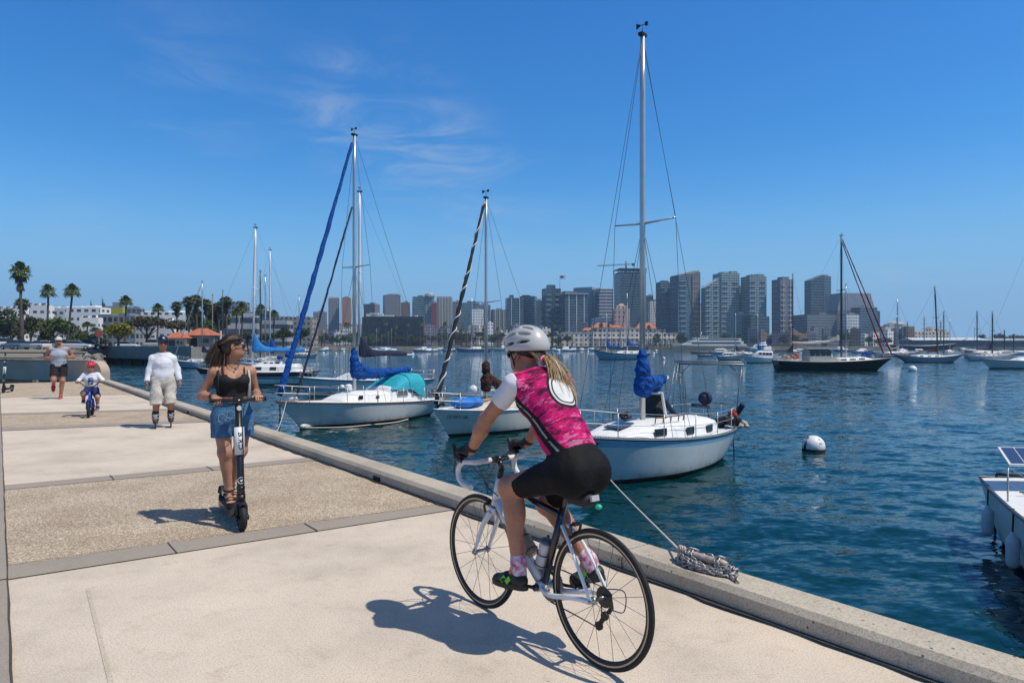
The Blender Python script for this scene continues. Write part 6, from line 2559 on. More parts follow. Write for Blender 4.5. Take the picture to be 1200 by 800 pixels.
# ------------------------------------------------------------------ wharf, pavilions, cars, wall at the end of the promenade
wf_ = thing('wharf', 'grey concrete wharf over dark water, behind the skater', 'wharf', V(-54, 97, WZ), 0)
pa, pb = gnd(97, 424, WZ), gnd(241, 429.5, WZ)
pa, pb = V(pa.x, pa.y, 0) - V(-54, 97, 0), V(pb.x, pb.y, 0) - V(-54, 97, 0)
nn = V((pb - pa).y, -(pb - pa).x, 0).normalized()
mb = MB()
mb.prism([pa + nn * 2.2 + V(0, 0, 1.0), pb + nn * 2.2 + V(0, 0, 1.0), pb - nn * 6 + V(0, 0, 1.0), pa - nn * 6 + V(0, 0, 1.0)], V(0, 0, 1.95))
mb.build('deck', concrete('wharf_concrete', (.27, .25, .22), grain=.08, stain=.9, speck=False), wf_)
for i in range(12):
    p = pa.lerp(pb, (i + .5) / 12) + nn * 1.6
    mb = MB()
    mb.tube([p + V(0, 0, -1), p + V(0, 0, 1.0)], .25, 8)
    mb.build('pile', mat('wet_piles', (.03, .028, .025), .8), wf_)
mb = MB()
mb.prism([pa + nn * 2.25 + V(0, 0, 2.95), pb + nn * 2.25 + V(0, 0, 2.95), pb + nn * 1.9 + V(0, 0, 2.95), pa + nn * 1.9 + V(0, 0, 2.95)], V(0, 0, .18))
mb.build('edge_beam', M_KERB, wf_)

for lab, x0, x1, yr_, ye, D in (('smaller red-roofed pavilion right of the skater head', 196, 222, 389, 396, 120), ('larger red-roofed pavilion behind the scooter rider', 219, 257, 384.5, 393, 124)):
    X0, X1 = (x0 - 600) / F * D, (x1 - 600) / F * D
    w = X1 - X0
    r_ = thing('pavilion', lab, 'pavilion', ((X0 + X1) / 2, D, LZ), .1, 'red-roofed pavilions on the left shore')
    ze, zr = CAMZ - (ye - HOR) / F * D - LZ, CAMZ - (yr_ - HOR) / F * D - LZ
    mb = MB()
    v = [V(-w / 2, -w / 2.6, ze), V(w / 2, -w / 2.6, ze), V(w / 2, w / 2.6, ze), V(-w / 2, w / 2.6, ze), V(-w * .12, 0, zr), V(w * .12, 0, zr)]
    mb.add(v, [(0, 1, 5, 4), (1, 2, 5), (2, 3, 4, 5), (3, 0, 4), (3, 2, 1, 0)])
    mb.build('roof', M_TILE, r_)
    mb = MB()
    mb.box(V(0, 0, ze / 2), (w * .72, w * .5, ze))
    wl_ = mb.build('wall', mat('pavilion_wall', (.40, .36, .30), .85), r_)
    mb = MB()
    mb.box(V(-w * .18, -w * .25 - .02, ze * .42), (1.1, .06, ze * .8))
    mb.build('door', M_DARKM, wl_)
    mb = MB()
    mb.box(V(w * .14, -w * .25 - .02, ze * .6), (w * .22, .06, ze * .3))
    mb.build('window', M_PORT, wl_)
    mb = MB()
    for sx in (-1, 1):
        mb.box(V(sx * w * .43, -w / 3, ze / 2), (.25, .25, ze))
    mb.build('post', mat('pavilion_post', (.30, .2, .14), .8), r_)


def car(label, px, D, col, yaw=0.0, tall=1.0, L=4.5):
    r_ = thing('parked_car', label, 'car', ((px - 600) / F * D, D, LZ), yaw, 'cars parked on the left shore')
    k = tall
    mb = MB()
    rings = []
    for x, z0, z1, w in ((-L / 2, .45, .80, .78), (-L / 2 + .15, .28, .95, .86), (-L * .25, .22, .98, .90), (0, .2, .98, .9), (L * .22, .22, .95, .9), (L * .42, .28, .82, .84), (L / 2, .42, .66, .72)):
        rings.append([V(x, -w, z0), V(x, w, z0), V(x, w * 1.02, z1 * .8 * k), V(x, w * .9, z1 * k), V(x, -w * .9, z1 * k), V(x, -w * 1.02, z1 * .8 * k)])
    mb.loft(rings, smooth=False)
    m = mat('car_paint_' + '_'.join(f'{int(c * 100)}' for c in col), col, .25, coat=.6)
    b = mb.build('body', m, r_)
    mb = MB()
    rings = []
    for x, z, w in ((-L * .42, .95 * k, .80), (-L * .30, 1.42 * k, .66), (L * .02, 1.48 * k, .66), (L * .22, .95 * k, .80)):
        rings.append([V(x, -w, .90 * k), V(x, w, .90 * k), V(x, w, z), V(x, -w, z)])
    mb.loft(rings, smooth=False)
    g = mb.build('windows', M_PORT, r_)
    mb = MB()
    mb.box(V(-L * .14, 0, 1.47 * k), (L * .34, 1.36, .06))
    mb.build('roof', m, r_)
    for sx in (-.31, .31):
        for sy in (-1, 1):
            mb = MB()
            mb.tube([V(sx * L, sy * .70, .32), V(sx * L, sy * .92, .32)], .32, 14)
            wh_ = mb.build('wheel', M_RUB, r_)
            mb = MB()
            mb.tube([V(sx * L, sy * .925, .32), V(sx * L, sy * .935, .32)], .18, 10)
            mb.build('rim', M_ALU, wh_)
    for sy in (-.6, .6):
        mb = MB()
        mb.box(V(L / 2 - .08, sy, .66 * k), (.12, .3, .14))
        mb.build('headlight', mat('lamp_lens', (.6, .6, .6), .2), r_)


for a in (('white van parked at the far left edge', 6, 116, (.6, .6, .6), .2, 1.35, 4.9), ('blue-grey car left of the red car', 17, 108, (.10, .16, .22), 2.9, 1.05), ('bright red car behind the jogger', 34, 128, (.45, .015, .02), .15), ('white car right of the red car, behind the jogger', 45, 112, (.62, .62, .6), 2.8), ('dark blue car right of the jogger', 81, 112, (.02, .03, .06), .9, 1.1), ('silver car right of the jogger, near the wharf', 91, 110, (.42, .43, .45), .3), ('black car parked on the wharf end', 108, 116, (.015, .015, .018), .1, 1.1), ('dark grey car left of the red sign', 72, 122, (.06, .065, .07), .2, 1.15), ('white hatchback far behind the yellow-green tree', 150, 135, (.6, .6, .58), .1), ('silver van left of the pavilions', 183, 138, (.4, .42, .42), .0, 1.3)):
    car(*a)
sg = thing('red_sign', 'round red sign on a post above the wharf', 'sign', V((116 - 600) / F * 104, 104, LZ), 0)
mb = MB()
mb.tube([V(0, 0, 0), V(0, 0, 2.6)], .05, 6)
mb.build('post', M_STEEL, sg)
mb = MB()
zc = CAMZ - (391 - HOR) / F * 104 - LZ
mb.prism([V(.62 * math.cos(a), -.06, zc + .62 * math.sin(a)) for a in [PI / 8 + k * PI / 4 for k in range(8)]], V(0, .04, 0))
mb.build('plate', mat('sign_red', (.42, .10, .07), .6), sg)

# end wall of the promenade
wa, wb = gnd(-60, 442.3), gnd(118.5, 447.2)
wd = (wb - wa).normalized()
wp = V(-wd.y, wd.x, 0)
if wp.y < 0:
    wp = -wp
ew = thing('end_wall', 'grey concrete wall with a rounded end, behind the jogger and the child', 'wall', wb, math.atan2(wd.y, wd.x))
Lw = (wb - wa).length
mb = MB()
pf = [V(-Lw, 0, 0), V(0, 0, 0)] + [V(-.55 + .55 * math.cos(a), 0, .36 + .52 * math.sin(a)) for a in np.linspace(0, PI / 2, 9)] + [V(-Lw, 0, .88)]
mb.prism(pf, V(0, .42, 0))
mb.build('wall', M_WALLC, ew)
mb = MB()
mb.prism([V(-Lw, -.03, .882), V(-.55, -.03, .882), V(-.55, .45, .882), V(-Lw, .45, .882)], V(0, 0, .05))
mb.build('coping', M_KERB, ew)
mb = MB()
q = gnd(50, 445) - wb
xq = -(q.length) - .1
mb.box(V(xq + .3, -.006, .44), (.42, .008, .50))
pt = mb.build('paint_patch', mat('pale_paint', (.36, .36, .355), .8, var=.2, vscale=14), ew)
rl = thing('railing', 'dark metal railing beyond the end wall', 'railing', V(-22, 36, 0), -.15)
mb = MB()
for z in (1.18, .72):
    mb.tube([V(-14, 0, z), V(-1.2, 0, z)], .045 if z > 1 else .02, 6)
mb.build('top_rail', M_ALUD, rl)
for x in np.linspace(-13.5, -1.3, 6):
    mb = MB()
    mb.tube([V(x, 0, -.4), V(x, 0, 1.18)], .04, 6)
    mb.build('post', M_ALUD, rl)
# pale ramp and rocks behind the wall
mb = MB()
mb.prism([V(-60, 45, .2), V(-29, 39, .2), V(-42, 60, .9), V(-80, 70, .9)], V(0, 0, -1.5))
struct('ramp', mb, concrete('ramp_concrete', (.40, .37, .32), speck=False))
q = random.Random(77)
mb = MB()
for i in range(420):
    t = q.random()
    base = V(-24, 33, 0).lerp(V(-62, 96, 0), t ** 1.3) + V(q.uniform(-5, 2.0), q.uniform(-1, 3), 0)
    s = q.uniform(.18, .55)
    n0 = len(mb.v)
    mb.ell(V(base.x, base.y, q.uniform(-.5, .45)), (s, s * q.uniform(.6, 1), s * q.uniform(.5, .8)), 6, rot(q.uniform(0, 3), 'Z') @ rot(q.uniform(-.5, .5), 'X'))
tag(mb.build('riprap', M_ROCK, smooth=False), kind='stuff')
# ------------------------------------------------------------------ road bicycle (x forward, y left, z up, origin under the rear axle)
M_TYRE = mat('tyre_rubber', (.012, .012, .012), .7)
M_RIM = mat('dark_rim', (.02, .02, .022), .3, metal=.3)
M_TRACK = mat('brake_track', (.42, .36, .30), .35, metal=.5)
M_FRAMEW = mat('white_frame', (.70, .71, .73), .2, coat=.8)
M_FRAMEB = mat('black_frame', (.012, .012, .014), .25, coat=.6)
M_TAPE = mat('white_tape', (.66, .62, .60), .7, var=.15, vscale=40)
M_CHR = mat('drivetrain_metal', (.32, .32, .33), .3, metal=.85)
M_SPOKE = mat('dark_spoke', (.05, .05, .055), .35, metal=.5)

RY = rot(PI / 2, 'X')


def wheel(name, parent, c, R, tr, rim_d, nsp, m_rim, m_track, hub=.018, hw=.05, spoke_r=.0013, tyre_m=None, hub_m=None):
    mb = MB()
    ro = R - tr * 2 * .9
    w = tr * .85
    mb.lathe([(ro - rim_d, -.001), (ro - rim_d * .6, -w * .8), (ro, -w), (ro + .002, 0), (ro, w), (ro - rim_d * .6, w * .8), (ro - rim_d, .001)], 56, Vector(c), RY)
    wl_ = mb.build(name, m_rim, parent)
    if m_track:
        mb = MB()
        for sd in (-1, 1):
            mb.lathe([(ro - .008, sd * (w + .0006)), (ro, sd * (w + .0014))], 56, Vector(c), RY)
        mb.build('rim_edge', m_track, wl_)
    mb = MB()
    mb.torus(c, R - tr, tr, 'y', 64, 10)
    mb.build('tyre', tyre_m or M_TYRE, wl_)
    mb = MB()
    for i in range(nsp):
        a = 2 * PI * i / nsp
        b = a + (.55 if i % 2 else -.55) * (1 if (i // 2) % 2 else -1)
        sd = 1 if i % 2 else -1
        p = Vector(c) + V(math.cos(a) * (ro - rim_d), 0, math.sin(a) * (ro - rim_d))
        q = Vector(c) + V(math.cos(b) * hub, sd * hw * .8, math.sin(b) * hub)
        mb.tube([p, q], spoke_r, 4, caps=False)
    mb.build('spokes', M_SPOKE, wl_)
    mb = MB()
    mb.lathe([(.003, -hw * 1.2), (hub * 1.15, -hw), (hub, -hw * .8), (hub * .55, -hw * .6), (hub * .55, hw * .6), (hub, hw * .8), (hub * 1.15, hw), (.003, hw * 1.2)], 16, Vector(c), RY)
    mb.build('hub', hub_m or M_CHR, wl_)
    return wl_


BK = thing('road_bicycle', 'white and black road bicycle with drop handlebars under the cyclist in pink', 'bicycle', (.426, 3.228, 0), math.atan2(.762, -.610))
WB, WR = .976, .335
for c in (V(0, 0, WR), V(WB, 0, WR)):
    wheel('wheel', BK, c, WR, .0128, .026, 20, M_RIM, M_TRACK)
BBp, ST, HT0, HT1 = V(.41, 0, .285), V(.262, 0, .70), V(.838, 0, .635), V(.790, 0, .80)
mb = MB()
mb.m = 0
mb.tube([HT0, HT1], [.026, .024], 12)
mb.tube([HT0 + V(-.012, 0, .03), HT0.lerp(BBp, .5), BBp + V(.02, 0, .02)], [.026, .028, .031], 12)
mb.m = 1
mb.tube([HT1 + V(-.005, 0, -.03), ST + V(.0, 0, -.02)], [.021, .017], 10)
mb.tube([ST + V(0, 0, .02), BBp], [.019, .022], 10)
mb.m = 0
for sd in (1, -1):
    mb.tube(bez([BBp + V(-.01, sd * .035, 0), V(.30, sd * .05, .275), V(.12, sd * .062, .318), V(0, sd * .068, WR)], 5), [.014] * 16, 8)
    mb.tube(bez([ST + V(-.01, sd * .018, -.06), V(.16, sd * .045, .56), V(0, sd * .066, WR)], 5), [.0095] * 11, 8)
mb.tube([BBp + V(0, -.045, 0), BBp + V(0, .045, 0)], .026, 14)
fr = mb.build('frame', [M_FRAMEW, M_FRAMEB], BK)
mb = MB()
for sd in (1, -1):
    a, b = HT0.lerp(BBp, .25), HT0.lerp(BBp, .7)
    u = (b - a).normalized()
    mb.bar(a + V(0, sd * .027, 0), b + V(0, sd * .029, 0), .002, .022, up=V(0, 1, 0) if False else V(0, 0, 1))
mb.build('tube_decal', M_FRAMEB, fr)
mb = MB()
mb.tube([HT0 + V(.004, 0, -.015), HT0 + V(.012, 0, -.05)], [.027, .03], 12)
for sd in (1, -1):
    mb.tube(bez([HT0 + V(.012, sd * .025, -.04), V(.885, sd * .05, .52), V(.935, sd * .052, .42), V(WB, sd * .053, WR)], 5), [.017] * 5 + [.014] * 6 + [.011] * 5, 9)
mb.build('fork', M_FRAMEW, BK)
mb = MB()
mb.tube([V(WB, -.065, WR), V(WB, .065, WR)], .009, 8)
mb.tube([V(WB, .062, WR), V(WB - .03, .075, WR + .025)], .006, 6)
mb.tube([V(0, -.08, WR), V(0, .08, WR)], .009, 8)
mb.build('axle', M_CHR, BK)
mb = MB()
sp_top = V(.215, 0, .83)
mb.tube([ST, sp_top], .0145, 10)
mb.box(sp_top + V(.0, 0, .004), (.06, .03, .02))
mb.build('seatpost', M_FRAMEB, BK)
mb = MB()
rings = []
for x, w, z, th in ((.055, .055, .868, .022), (.075, .072, .872, .03), (.13, .066, .866, .03), (.19, .038, .862, .03), (.26, .021, .862, .028), (.315, .013, .858, .02)):
    rings.append([V(x, w * math.cos(a), z + (th * .45 if math.sin(a) > 0 else th * .8) * math.sin(a)) for a in [2 * PI * k / 14 for k in range(14)]])
mb.loft(rings)
for y in (-.02, .02):
    mb.tube([V(.09, y, .855), V(.16, y * .8, .842), V(.26, y * .4, .85)], .0035, 6)
mb.build('saddle', M_BLACKP, BK)
B = Body(.005)
B.slab(V(.19, 0, .795), V(.09, 0, .80), V(0, 1, 0), (.035, .035), (.052, .042), .02)
bag = B.build('saddle_bag', mat('bag_nylon', (.02, .02, .022), .7), BK)
mb = MB()
mb.box(V(.035, .0, .815), (.014, .05, .028), rot(.2, 'Y'))
mb.build('reflective_patch', mat('grey_reflective', (.40, .40, .42), .3), bag)
mb = MB()
mb.ell(V(.028, -.02, .772), (.02, .018, .013), 10)
mb.build('tail_light', mat('green_plastic', (.02, .45, .25), .3), bag)
# stem, bars, hoods
CL = V(.80, 0, .905)
mb = MB()
mb.tube([HT1, HT1 + V(-.014, 0, .055)], .019, 10)
mb.tube([HT1 + V(-.012, 0, .045), CL], [.02, .017], 10)
mb.tube([CL + V(0, -.028, 0), CL + V(0, .028, 0)], .022, 12)
for i in range(3):
    z = .01 + i * .012
    mb.tube([HT1 + V(-.003 * i, 0, z - .004), HT1 + V(-.003 * i, 0, z + .004)], .023, 12)
mb.build('stem', M_FRAMEB, BK)
bar = MB()
bar.m = 0
bar.tube([CL + V(0, -.06, 0), CL + V(0, .06, 0)], .0155, 10)
bar.m = 1
for sd in (1, -1):
    cv = bez([CL + V(0, sd * .062, 0), CL + V(.0, sd * .165, .0), CL + V(.035, sd * .195, .0), CL + V(.085, sd * .203, -.012), CL + V(.118, sd * .206, -.06), CL + V(.085, sd * .209, -.118), CL + V(-.02, sd * .213, -.135)], 6)
    bar.tube(cv, .0155, 10)
hb = bar.build('handlebar', [M_FRAMEB, M_TAPE], BK)
for sd in (1, -1):
    B = Body(.004)
    y = sd * .204
    B.cone(CL + V(.075, y, .0), CL + V(.135, y, .015), .017, .018, .01)
    B.cone(CL + V(.135, y, .015), CL + V(.166, y, .075), .018, .0145, .01)
    hd = B.build('brake_hood', M_BLACKP, hb)
    mb = MB()
    mb.tube(bez([CL + V(.145, y, .01), CL + V(.160, y, -.03), CL + V(.150, y * 1.02, -.085)], 6), [.009] * 6 + [.007] * 7, 8, flat=.6)
    mb.build('brake_lever', M_ALUD, hd)
mb = MB()
mb.tube(bez([CL + V(.13, .2, .02), CL + V(.12, .08, -.03), CL + V(.10, .03, -.14), HT0 + V(.06, .01, .05)], 6), .0028, 6)
mb.tube(bez([CL + V(.13, -.2, .02), CL + V(.13, -.08, -.05), CL + V(.09, .02, -.16), HT1 + V(-.02, .03, -.1)], 6), .0028, 6)
mb.tube(bez([CL + V(.10, .15, -.01), CL + V(.14, .04, -.10), CL + V(.06, -.03, -.17), HT1 + V(-.05, -.03, -.13)], 6), .0028, 6)
mb.build('cables', M_RUB, BK)
for c, t in ((HT0 + V(.055, 0, -.02), 1), (ST + V(-.10, 0, -.055), -1)):
    mb = MB()
    for sd in (1, -1):
        mb.tube(bez([c + V(0, 0, .025), c + V(.005, sd * .035, .01), c + V(.01, sd * .024, -.035)], 4), .008, 6)
    mb.box(c + V(0, 0, .02), (.02, .04, .02))
    mb.build('brake_calliper', M_FRAMEB, BK)
# drivetrain on the right side
def annulus(mb, c, r0, r1, y, th, teeth=0, n=48):
    prof = [(r0, -th), (r1, -th), (r1, th), (r0, th), (r0, -th)]
    mb.lathe(prof, n, Vector(c) + V(0, y, 0), RY, smooth=False)
    for i in range(teeth):
        a = 2 * PI * i / teeth
        mb.box(Vector(c) + V(math.cos(a) * (r1 + .002), y, math.sin(a) * (r1 + .002)), (.006, th * 1.6, .004), rot(-a, 'Y'))


mb = MB()
annulus(mb, BBp, .075, .098, -.048, .0022, 44)
annulus(mb, BBp, .055, .074, -.041, .002, 34)
for k in range(5):
    a = 2 * PI * k / 5
    mb.bar(BBp + V(0, -.047, 0), BBp + V(math.cos(a) * .078, -.047, math.sin(a) * .078), .005, .014)
mb.build('chainring', M_CHR, BK)
pL, pR = V(.578, 0, .266), V(.242, 0, .304)
for sd, p in ((1, pL), (-1, pR)):
    mb = MB()
    mb.tube([BBp + V(0, sd * .06, 0), p + V(0, sd * .075, 0)], [.016, .012], 10, flat=.6)
    mb.tube([BBp + V(0, sd * .045, 0), BBp + V(0, sd * .068, 0)], .018, 12)
    ca_ = mb.build('crank_arm', M_FRAMEB, BK)
    mb = MB()
    mb.tube([p + V(0, sd * .07, 0), p + V(0, sd * .15, 0)], .007, 8)
    mb.box(p + V(0, sd * .118, 0), (.062, .055, .018))
    mb.build('pedal', M_BLACKP, ca_)
mb = MB()
for i, r in enumerate((.052, .047, .043, .039, .035, .031, .028)):
    annulus(mb, V(0, 0, WR), .015, r, -.030 - i * .0045, .001, 0, 24)
mb.build('cassette', mat('cassette_metal', (.06, .06, .062), .35, metal=.8), BK)
mb = MB()
jc, jg = V(.012, -.047, .235), V(.05, -.047, .175)
mb.tube([V(-.005, -.068, WR - .02), V(-.012, -.07, .275), V(.0, -.06, .25)], .012, 8)
mb.bar(jc, jg, .012, .022)
for p in (jc, jg):
    mb.tube([p - V(0, .007, 0), p + V(0, .007, 0)], .022, 14)
mb.tube(bez([V(-.005, -.065, .27), V(-.09, -.07, .28), V(-.10, -.065, .38), V(.02, -.07, .36)], 6), .0028, 6)
mb.build('rear_derailleur', M_BLACKP, BK)
mb = MB()
mb.tube([BBp + V(-.01, -.044, .098), V(0, -.042, WR + .041)], .0035, 5)
mb.tube(bez([BBp + V(-.01, -.044, -.098), V(.2, -.045, .175), jg + V(.02, 0, -.012)], 5), .0035, 5)
mb.tube([jg + V(-.02, 0, .008), jc + V(.02, 0, 0), V(.03, -.043, WR - .03)], .0035, 5)
mb.build('chain', M_ALUD, BK)

# water bottles in the cages
def bottle(label, a, b, r, m, group='bottles in the cages of the road bicycle'):
    """a, b: bottom and top in bicycle coordinates"""
    bt = thing('water_bottle', label, 'bottle', world_of(BK, a), 0, group)
    d = rotz(BK.rotation_euler.z) @ (Vector(b) - Vector(a))
    L = d.length
    bt.rotation_euler = d.to_track_quat('Z', 'Y').to_euler()
    mb = MB()
    mb.lathe([(0, 0), (r * .9, 0), (r, .008), (r, L * .40), (r * .9, L * .45), (r * .9, L * .52), (r, L * .58), (r, L * .74), (r * .88, L * .78)], 20)
    o = mb.build('bottle_body', m, bt)
    mb = MB()
    mb.lathe([(r * .93, L * .77), (r * .93, L * .84), (r * .5, L * .88), (r * .22, L * .90), (r * .22, L), (0, L)], 20)
    mb.build('cap', mat('bottle_cap', (.10, .11, .14), .5), bt)
    return bt


nd = V(.785 * .5, 0, .62).normalized()
b0 = HT0.lerp(BBp, .72) + V(-.035, 0, .05)
b1 = HT0.lerp(BBp, .28) + V(-.035, 0, .05)
bottle('translucent water bottle with an amber band, on the down tube', b0, b1, .036, mat('amber_bottle', (.42, .30, .20), .35, trans=.15, var=.35, vscale=9))
s0, s1 = BBp.lerp(ST, .20) + V(.055, 0, .015), BBp.lerp(ST, .62) + V(.055, 0, .015)
bottle('whitish water bottle on the seat tube', s0, s1, .036, mat('white_bottle', (.60, .58, .56), .4, trans=.1, var=.15, vscale=9))
for a, b in ((b0, b1), (s0, s1)):
    mb = MB()
    d, s, u = frame(b - a)
    for k in (.08, .42):
        c = a.lerp(b, k)
        mb.tube([c + (s * math.cos(t) + u * math.sin(t)) * .0385 for t in np.linspace(0, 2 * PI, 17)[:-1]], .0025, 5, closed=True)
    mb.build('bottle_cage', M_FRAMEB, BK)

# ------------------------------------------------------------------ the cyclist
CY = thing('person', 'cyclist seen from behind in a pink jersey, black shorts and a white helmet', 'person', BK.location, BK.rotation_euler.z)
SK1 = skin('cyclist_skin', (.42, .20, .125))
j = dict(pel=V(.14, 0, .945), wai=V(.25, 0, 1.10), che=V(.40, 0, 1.285), nek=V(.495, 0, 1.395), hd=V(.565, 0, 1.515))
hipL, hipR = V(.165, .085, .925), V(.165, -.085, .925)
kneL, kneR = V(.55, .118, .800), V(.50, -.105, .69)
ankL, ankR = V(.487, .112, .405), V(.185, -.112, .455)
shL, shR = V(.455, .165, 1.355), V(.455, -.165, 1.355)
elL, elR = V(.635, .215, 1.165), V(.635, -.215, 1.165)
wrL, wrR = V(.795, .202, .972), V(.795, -.202, .972)
Y1 = V(0, 1, 0)
hf, hu = V(.93, .10, -.12), V(.12, 0, 1)


def cy_torso(B, g=0.0):
    B.slab(j['pel'] + V(.0, 0, -.01), j['wai'], Y1, (.146 + g, .105 + g), (.122 + g, .092 + g), .05)
    B.slab(j['wai'], j['che'], Y1, (.122 + g, .092 + g), (.148 + g, .108 + g), .05)
    B.slab(j['che'], j['nek'] + V(-.035, 0, -.03), Y1, (.148 + g, .108 + g), (.105 + g, .060 + g), .05)
    for sd in (1, -1):
        B.cone(j['nek'] + V(-.045, 0, -.02), V(.455, .15 * sd, 1.352), .055 + g, .052 + g, .04)


B = Body(.006)
cy_torso(B)
B.cone(j['nek'] + V(-.02, 0, -.02), j['hd'] + V(-.02, 0, -.05), .052, .047, .03)
P1, R1 = head(B, j['hd'], hf, hu, .98)
for hp, kn, an in ((hipL, kneL, ankL), (hipR, kneR, ankR)):
    B.ell(hp + V(-.035, -.012 if hp.y > 0 else .012, -.002), (.104, .082, .108), None, .035)
    leg_prims(B, hp, kn, an, (.088, .058, .036), side=V(-1, 0, 0), calf=1.12)
for sh, el, wr_, sd in ((shL, elL, wrL, 1), (shR, elR, wrR, -1)):
    arm_prims(B, sh, el, wr_, (.049, .039, .026))
    hand(B, wr_, V(1, .02 * sd, .05), V(.1, -.35 * sd, -1), V(.1, -1 * sd, .1), .95, .95)
for an in (ankL, ankR):
    B.cone(an, an + V(.03, 0, -.06), .036, .034, .02)
body = B.build('body', SK1, CY)


def jersey_mat():
    m, nt, b = nodes_of('pink_jersey')
    tc = nt.nodes.new('ShaderNodeTexCoord').outputs['Object']
    so = nt.nodes.new('ShaderNodeSeparateXYZ')
    nt.links.new(tc, so.inputs[0])
    x, y, z = so.outputs
    dx, dz = .614, .789
    sa = math_n(nt, 'ADD', math_n(nt, 'MULTIPLY', math_n(nt, 'SUBTRACT', x, .14), dx), math_n(nt, 'MULTIPLY', math_n(nt, 'SUBTRACT', z, .945), dz))
    w = math_n(nt, 'ADD', math_n(nt, 'MULTIPLY', math_n(nt, 'SUBTRACT', x, .14), -dz), math_n(nt, 'MULTIPLY', math_n(nt, 'SUBTRACT', z, .945), dx))
    cb = nt.nodes.new('ShaderNodeCombineXYZ')
    nt.links.new(math_n(nt, 'MULTIPLY', sa, 26), cb.inputs[0])
    nt.links.new(math_n(nt, 'MULTIPLY', y, 7), cb.inputs[1])
    nt.links.new(math_n(nt, 'MULTIPLY', w, 7), cb.inputs[2])
    n1 = sep_noise(nt, tc, 13, 5, .7)
    n2 = sep_noise(nt, cb.outputs[0], 1.0, 5, .75)
    col = ramp(nt, n1, [(.34, (.09, .002, .03)), (.44, (.34, .004, .10)), (.60, (.56, .006, .125))])
    col = mixc(nt, col, (.72, .16, .34), math_n(nt, 'MULTIPLY', maprange(nt, n2, .545, .575), .75))
    col = mixc(nt, col, (.035, .004, .016), math_n(nt, 'MULTIPLY', maprange(nt, n2, .45, .42), .9))
    # black side panel with a grey edge line
    side = maprange(nt, math_n(nt, 'ADD', w, math_n(nt, 'MULTIPLY', sa, .22)), .098, .093)
    edge = math_n(nt, 'MULTIPLY', maprange(nt, math_n(nt, 'ADD', w, math_n(nt, 'MULTIPLY', sa, .22)), .074, .070), maprange(nt, math_n(nt, 'ADD', w, math_n(nt, 'MULTIPLY', sa, .22)), .058, .062))
    col = mixc(nt, col, (.010, .009, .011), side)
    col = mixc(nt, col, (.30, .30, .31), math_n(nt, 'MULTIPLY', edge, maprange(nt, n1, .45, .5)))
    front = maprange(nt, math_n(nt, 'ADD', w, math_n(nt, 'MULTIPLY', sa, .22)), .030, .026)
    col = mixc(nt, col, (.50, .01, .12), front)
    # round white patch with a black ring on the upper back
    dd = math_n(nt, 'SQRT', math_n(nt, 'ADD', math_n(nt, 'POWER', math_n(nt, 'SUBTRACT', sa, .395), 2.0), math_n(nt, 'POWER', math_n(nt, 'ADD', y, .03), 2.0)))
    back = maprange(nt, w, .05, .06)
    for r, c in ((.108, (.01, .01, .011)), (.094, (.62, .62, .62)), (.084, (.012, .012, .012)), (.076, (.66, .66, .65))):
        col = mixc(nt, col, c, math_n(nt, 'MULTIPLY', maprange(nt, dd, r, r - .003), back))
    # pocket seam
    col = mixc(nt, col, (.05, .002, .02), math_n(nt, 'MULTIPLY', maprange(nt, math_n(nt, 'ABSOLUTE', math_n(nt, 'SUBTRACT', sa, .225)), .004, .002), back))
    nt.links.new(col, b.inputs['Base Color'])
    b.inputs['Roughness'].default_value = .8
    b.inputs['Specular IOR Level'].default_value = .2
    nb = sep_noise(nt, cb.outputs[0], .35, 3)
    bump_n(nt, b, nb, .012)
    return m


B = Body(.006, wr=(.0014, 55, 3))
cy_torso(B, .010)
for sd, sh in ((1, shL), (-1, shR)):
    B.ell(sh + V(-.005, -.008 * sd, 0), .062, None, .03)
B.cut(j['pel'] + V(.03, 0, .075), V(-.614, 0, -.789))
B.cut(j['nek'] + V(.0, 0, .012), V(.62, 0, .78), .12)
for sd, sh, el in ((1, shL, elL), (-1, shR, elR)):
    B.cut(sh + V(.004, .016 * sd, .0), V(.25, .95 * sd, -.15), .09)
B.build('jersey', jersey_mat(), CY)
M_SLV = mat('white_lycra', (.62, .62, .66), .7, bump=.008, bscale=25)
for sd, sh, el in ((1, shL, elL), (-1, shR, elR)):
    B = Body(.005, wr=(.001, 60, 5))
    B.ell(sh, .061, None, .02)
    B.cone(sh, sh.lerp(el, .62), .060, .051, .02)
    B.cut(sh.lerp(el, .52), el - sh, .1)
    B.cut(sh + V(.0, .008 * sd, 0), V(-.2, -.95 * sd, .1), .12)
    B.build('sleeve', M_SLV, CY)
B = Body(.006)
g = .007
B.slab(j['pel'] + V(.0, 0, -.01), j['wai'], Y1, (.148 + g, .107 + g), (.124 + g, .094 + g), .05)
for hp, kn in ((hipL, kneL), (hipR, kneR)):
    B.ell(hp + V(-.035, -.012 if hp.y > 0 else .012, -.002), (.104 + g, .082 + g, .108 + g), None, .035)
    B.cone(hp, hp.lerp(kn, .95), .088 + g, .061 + g, .03)
    B.cut(hp.lerp(kn, .78), kn - hp, .10)
B.cut(j['pel'] + V(.055, 0, .115), V(.614, 0, .789))
M_SHORT = mat('black_lycra', (.0045, .0045, .006), .75, bump=.010, bscale=16, spec=.25)
sh_ = B.build('shorts', M_SHORT, CY)
mb = MB()
for y0 in (-.012, .012):
    mb.tube([V(.035 + .012, y0 * 2.0, .98), V(.022, y0 * 2.4, .93)], .0012, 4)
